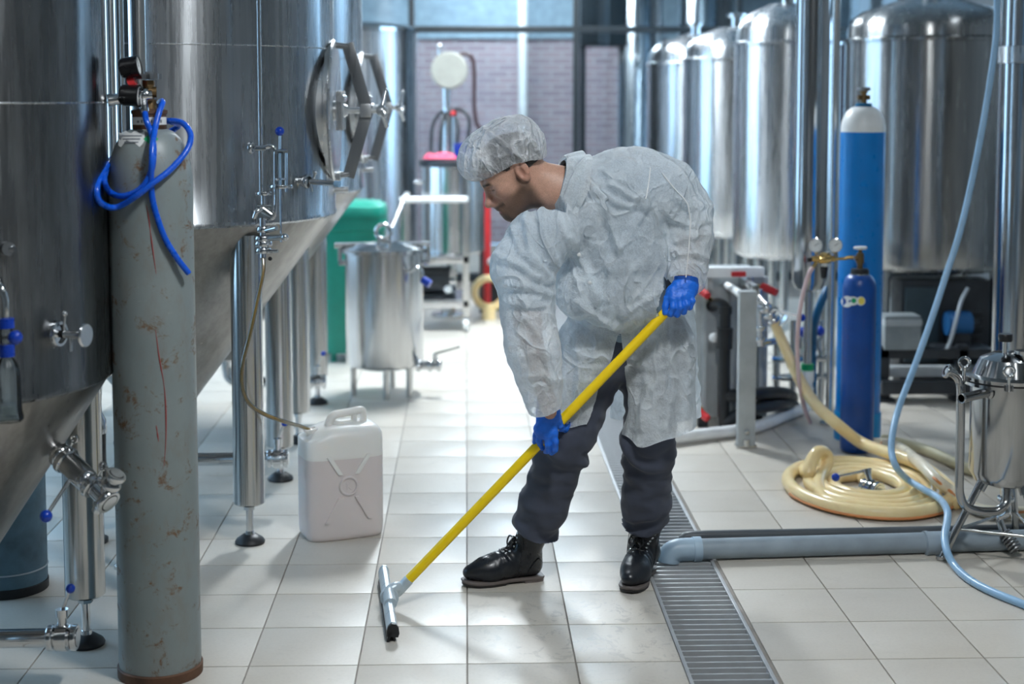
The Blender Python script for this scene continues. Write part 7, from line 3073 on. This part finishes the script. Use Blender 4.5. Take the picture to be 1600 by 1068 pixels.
def hands():
    def q(px, py, dy, ref):
        """point at an image position, dy metres behind (+) or before (-) the pole axis there"""
        return P(px, py, polept(ref).y + dy)
    r = 858
    ch = [
        ([q(864, 676, -.040, r), q(868, 690, -.046, r), q(867, 702, -.036, r), q(862, 707, -.012, r)], [.0120, .0112, .0104, .0092]),
        ([q(855, 680, -.042, r), q(857, 694, -.042, r), q(856, 704, -.026, r), q(853, 705, .002, r)], [.0118, .0108, .0100, .0088]),
        ([q(846, 676, -.036, r), q(842, 688, -.032, r), q(845, 697, -.010, r), q(847, 700, .012, r)], [.0112, .0102, .0094, .0085]),
        ([q(840, 668, -.026, r), q(836.5, 680, -.020, r), q(836, 690, -.008, r), q(839, 694, .010, r)], [.0100, .0092, .0086, .0078]),
        ([q(868, 652, -.018, r), q(876, 668, .006, r), q(883, 670, .026, r), q(890, 661, .030, r)], [.0140, .0125, .0112, .0098])]
    palm = [(q(857, 612, -.012, r), q(857, 634, -.018, r), .034, .032, (YV, .85)), (q(857, 632, -.018, r), q(856, 646, -.026, r), .032, .034, (YV, .75)), (q(856, 646, -.026, r), q(853, 670, -.034, r), .034, .037, (YV, .62)),
            (q(845, 672, -.034, r), q(863, 677, -.036, r), .016, .016, None), (q(866, 648, -.022, r), q(874, 664, -.004, r), .017, .015, None)]
    glove('glove', ch, palm, (q(857, 624, -.016, r), Vector((-0.02, -0.01, 1)), .03))
    r = 1050
    ch = [
        ([q(1052, 466, -.020, r), q(1052, 480, -.034, r), q(1048, 490, -.026, r), q(1043, 490, -.002, r)], [.0118, .0114, .0104, .0094]),
        ([q(1061, 464, -.022, r), q(1063, 480, -.036, r), q(1058, 491, -.027, r), q(1051, 489, .000, r)], [.0124, .0118, .0106, .0095]),
        ([q(1070, 462, -.018, r), q(1073, 476, -.032, r), q(1068, 487, -.024, r), q(1060, 485, .002, r)], [.0120, .0112, .0102, .0090]),
        ([q(1078, 459, -.010, r), q(1082, 470, -.024, r), q(1078, 480, -.018, r), q(1070, 480, .006, r)], [.0108, .0100, .0092, .0082]),
        ([q(1050, 454, -.002, r), q(1043, 466, -.010, r), q(1040, 478, -.016, r), q(1039, 488, -.018, r)], [.0145, .0125, .0112, .0098])]
    palm = [(q(1072, 420, .04, r), q(1072, 442, .02, r), .038, .036, (YV, .9)), (q(1072, 440, .02, r), q(1071, 450, .008, r), .036, .038, (YV, .8)), (q(1071, 450, .008, r), q(1062, 464, -.004, r), .039, .037, (YV, .70)),
            (q(1053, 466, -.014, r), q(1076, 461, -.010, r), .019, .017, None), (q(1060, 448, .0, r), q(1048, 458, -.004, r), .02, .016, None)]
    glove('glove', ch, palm, (q(1071, 432, .03, r), Vector((0.03, 0.2, 1)), .034))


hands()


# ------------------------------------------------------------------ boots
def boot(heel, toe, knee):
    d = (toe - heel)
    d.z = 0
    d.normalize()
    l_ = Vector((-d.y, d.x, 0))
    Z = Vector((0, 0, 1))

    BS = 1.06
    _q = J['ra'] if knee == 'rk' else J['la']
    lv = (J[knee] - _q) * (0.125 / (J[knee].z - _q.z))
    lv.z = 0

    def B(x, y, z):
        return heel + (d * x + l_ * y + Z * z) * BS
    S = SDF()
    S.rc(B(.046, 0, .062), B(.060, 0, .10), .042, .048, .02)
    S.rc(B(.060, 0, .095), B(.060, 0, .215) + lv, .048, .058, .02)
    S.rc(B(.040, 0, .048), B(.20, 0, .046), .034, .036, .015)
    S.rc(B(.07, 0, .082), B(.15, 0, .064), .050, .043, .03)
    S.rc(B(.15, 0, .060), B(.205, .003, .052), .041, .037, .03)
    S.rc(B(.19, .004, .048), B(.252, .002, .044), .043, .031, .03, (Z, .84))
    S.rc(B(.17, -.008, .046), B(.19, .012, .046), .038, .038, .02, (Z, .9))
    v, f = S.mesh(0.0055)
    n = S.grad(v)
    rel = v - np.array(heel)
    xx = rel @ np.array(d)
    zz = rel[:, 2]
    dd = 0.0022 * np.sin(xx * 260 + 4 * vnoise(v, 20, 51)) * np.exp(-((xx - 0.145) / 0.03) ** 2) * (zz > 0.05)
    dd += 0.003 * vnoise(v, 30.0, 52) * (zz > 0.09)
    v = v + n * dd[:, None]
    zmin = 0.018
    low = v[:, 2] < zmin
    v[low, 2] = zmin
    topz = 0.212
    hi = v[:, 2] > topz
    keep = ~hi[f].all(1)
    v[hi, 2] = topz
    bv, bf, _ = compact(v, f, keep)
    bo = mesh_obj('boot', bv, bf, M['boot'], BODY)
    # welted sole and stacked heel
    out = []
    for i in range(60):
        a = 2 * PI * i / 60
        x = 0.1440 - 0.1390 * math.cos(a)
        t = x / 0.285
        w = np.interp(t, [0, .04, .12, .3, .48, .68, .85, .95, 1.0], [.012, .030, .037, .035, .036, .047, .042, .028, .010])
        out.append((x, w * (1 if a < PI else -1) * (1 if 0 < i % 30 else 0.0) + (0.004 if t > .5 else 0)))
    s = MB()
    n_ = len(out)
    vs = []
    for z, g in ((0.008, .985), (0.009, 1.02), (0.015, 1.05), (0.018, 1.03)):
        for x, y in out:
            spring = 0.006 * max(0, (x - 0.22) / 0.06) ** 2
            vs.append(B(0.1415 + (x - 0.1415) * (1 + (g - 1) * 0.5), y * g, z + spring))
    fs = [tuple(range(n_ - 1, -1, -1)), tuple(range(3 * n_, 4 * n_))]
    for k in range(3):
        for i in range(n_):
            fs.append((k * n_ + i, k * n_ + (i + 1) % n_, (k + 1) * n_ + (i + 1) % n_, (k + 1) * n_ + i))
    s.add(vs, fs)
    s.build('sole', M['sole'], bo)
    u = MB()
    vs = []
    for z in (0.0, 0.009):
        for x, y in out:
            vs.append(B(x, y * 0.97, z + (0.0075 if 0.085 < x < 0.14 else 0.0) * (z < 0.005) + 0.006 * max(0, (x - 0.22) / 0.06) ** 2))
    fs = [tuple(range(n_ - 1, -1, -1)), tuple(range(n_, 2 * n_))] + [(i, (i + 1) % n_, n_ + (i + 1) % n_, n_ + i) for i in range(n_)]
    u.add(vs, fs)
    u.build('outsole', M['outsole'], bo)
    h = MB()
    hp = [p for p in out if p[0] < 0.078]
    hp = sorted([p for p in hp if p[1] >= 0], key=lambda p: p[0]) + sorted([p for p in hp if p[1] < 0], key=lambda p: -p[0])
    h.prism([(p[0] * BS, p[1] * BS * 0.98) for p in hp], 0.0, 0.013, heel, d, l_, Z)
    h.build('heel', M['sole'], bo)

    # laces: crossings up the tongue, bow at the top
    def onb(x, y, z):
        p = np.array([B(x, y, z)])
        for _ in range(6):
            p = S.project(p, 0.02)
        g = S.grad(p)[0]
        return Vector(p[0]) + Vector(g) * 0.0025
    rows = [(.150, .098), (.136, .112), (.122, .126), (.113, .140), (.108, .154), (.105, .168)]
    la = MB()
    for i, (x, z) in enumerate(rows):
        for sg in (-1, 1):
            if i + 1 < len(rows):
                x2, z2 = rows[i + 1]
                pts = [onb(x - .004, sg * .017, z), onb((x + x2) / 2 + .008, 0, (z + z2) / 2), onb(x2 - .004, -sg * .017, z2)]
                la.tube(pts, .0021, 6, 4)
    k0 = onb(.118, 0, .160) + d * .008
    for sg in (-1, 1):
        la.tube([k0, k0 + l_ * (.018 * sg) + d * .010 + Z * .003, k0 + l_ * (.026 * sg) + d * .016 - Z * .020, k0 + l_ * (.014 * sg) + d * .016 - Z * .030, k0 + d * .006 - Z * .008], .0030, 6, 5)
        la.tube([k0, k0 + l_ * (.012 * sg) + d * .012 - Z * .020, k0 + l_ * (.016 * sg) + d * .026 - Z * .046, k0 + l_ * (.020 * sg) + d * .036 - Z * .056], .0028, 6, 5)
    la.sph(k0, .007, 10)
    la.build('lace', M['rubber'], bo)
    for i, (x, z) in enumerate(rows):
        for sg in (-1, 1):
            p = onb(x - .012, sg * .023, z)
            g = S.grad(np.array([p]))[0]
            MB().lathe([(.0, -.001), (.0042, -.001), (.0046, .001), (.0028, .002), (.0018, .0), (0, .0)], p, tuple(g), 10).build('eyelet', M['polish'], bo)
    # stitched heel counter and tongue panel
    for ln in ([(0.004, .07), (.03, .085), (.05, .075), (.062, .05), (.066, .03)], [(.095, .03), (.10, .07), (.085, .11), (.078, .165)]):
        for sg in (-1, 1):
            pts = []
            for x, z in ln:
                p = onb(x, sg * .045, z)
                pts.append(p)
            MB().tube(pts, .0013, 6, 5).build('stitch_line', M['boot'], bo)
    # rim of the shaft
    return bo


boot(BOOTS[0][0], BOOTS[0][1], 'rk')
boot(BOOTS[1][0], BOOTS[1][1], 'lk')
bpy.context.view_layer.update()
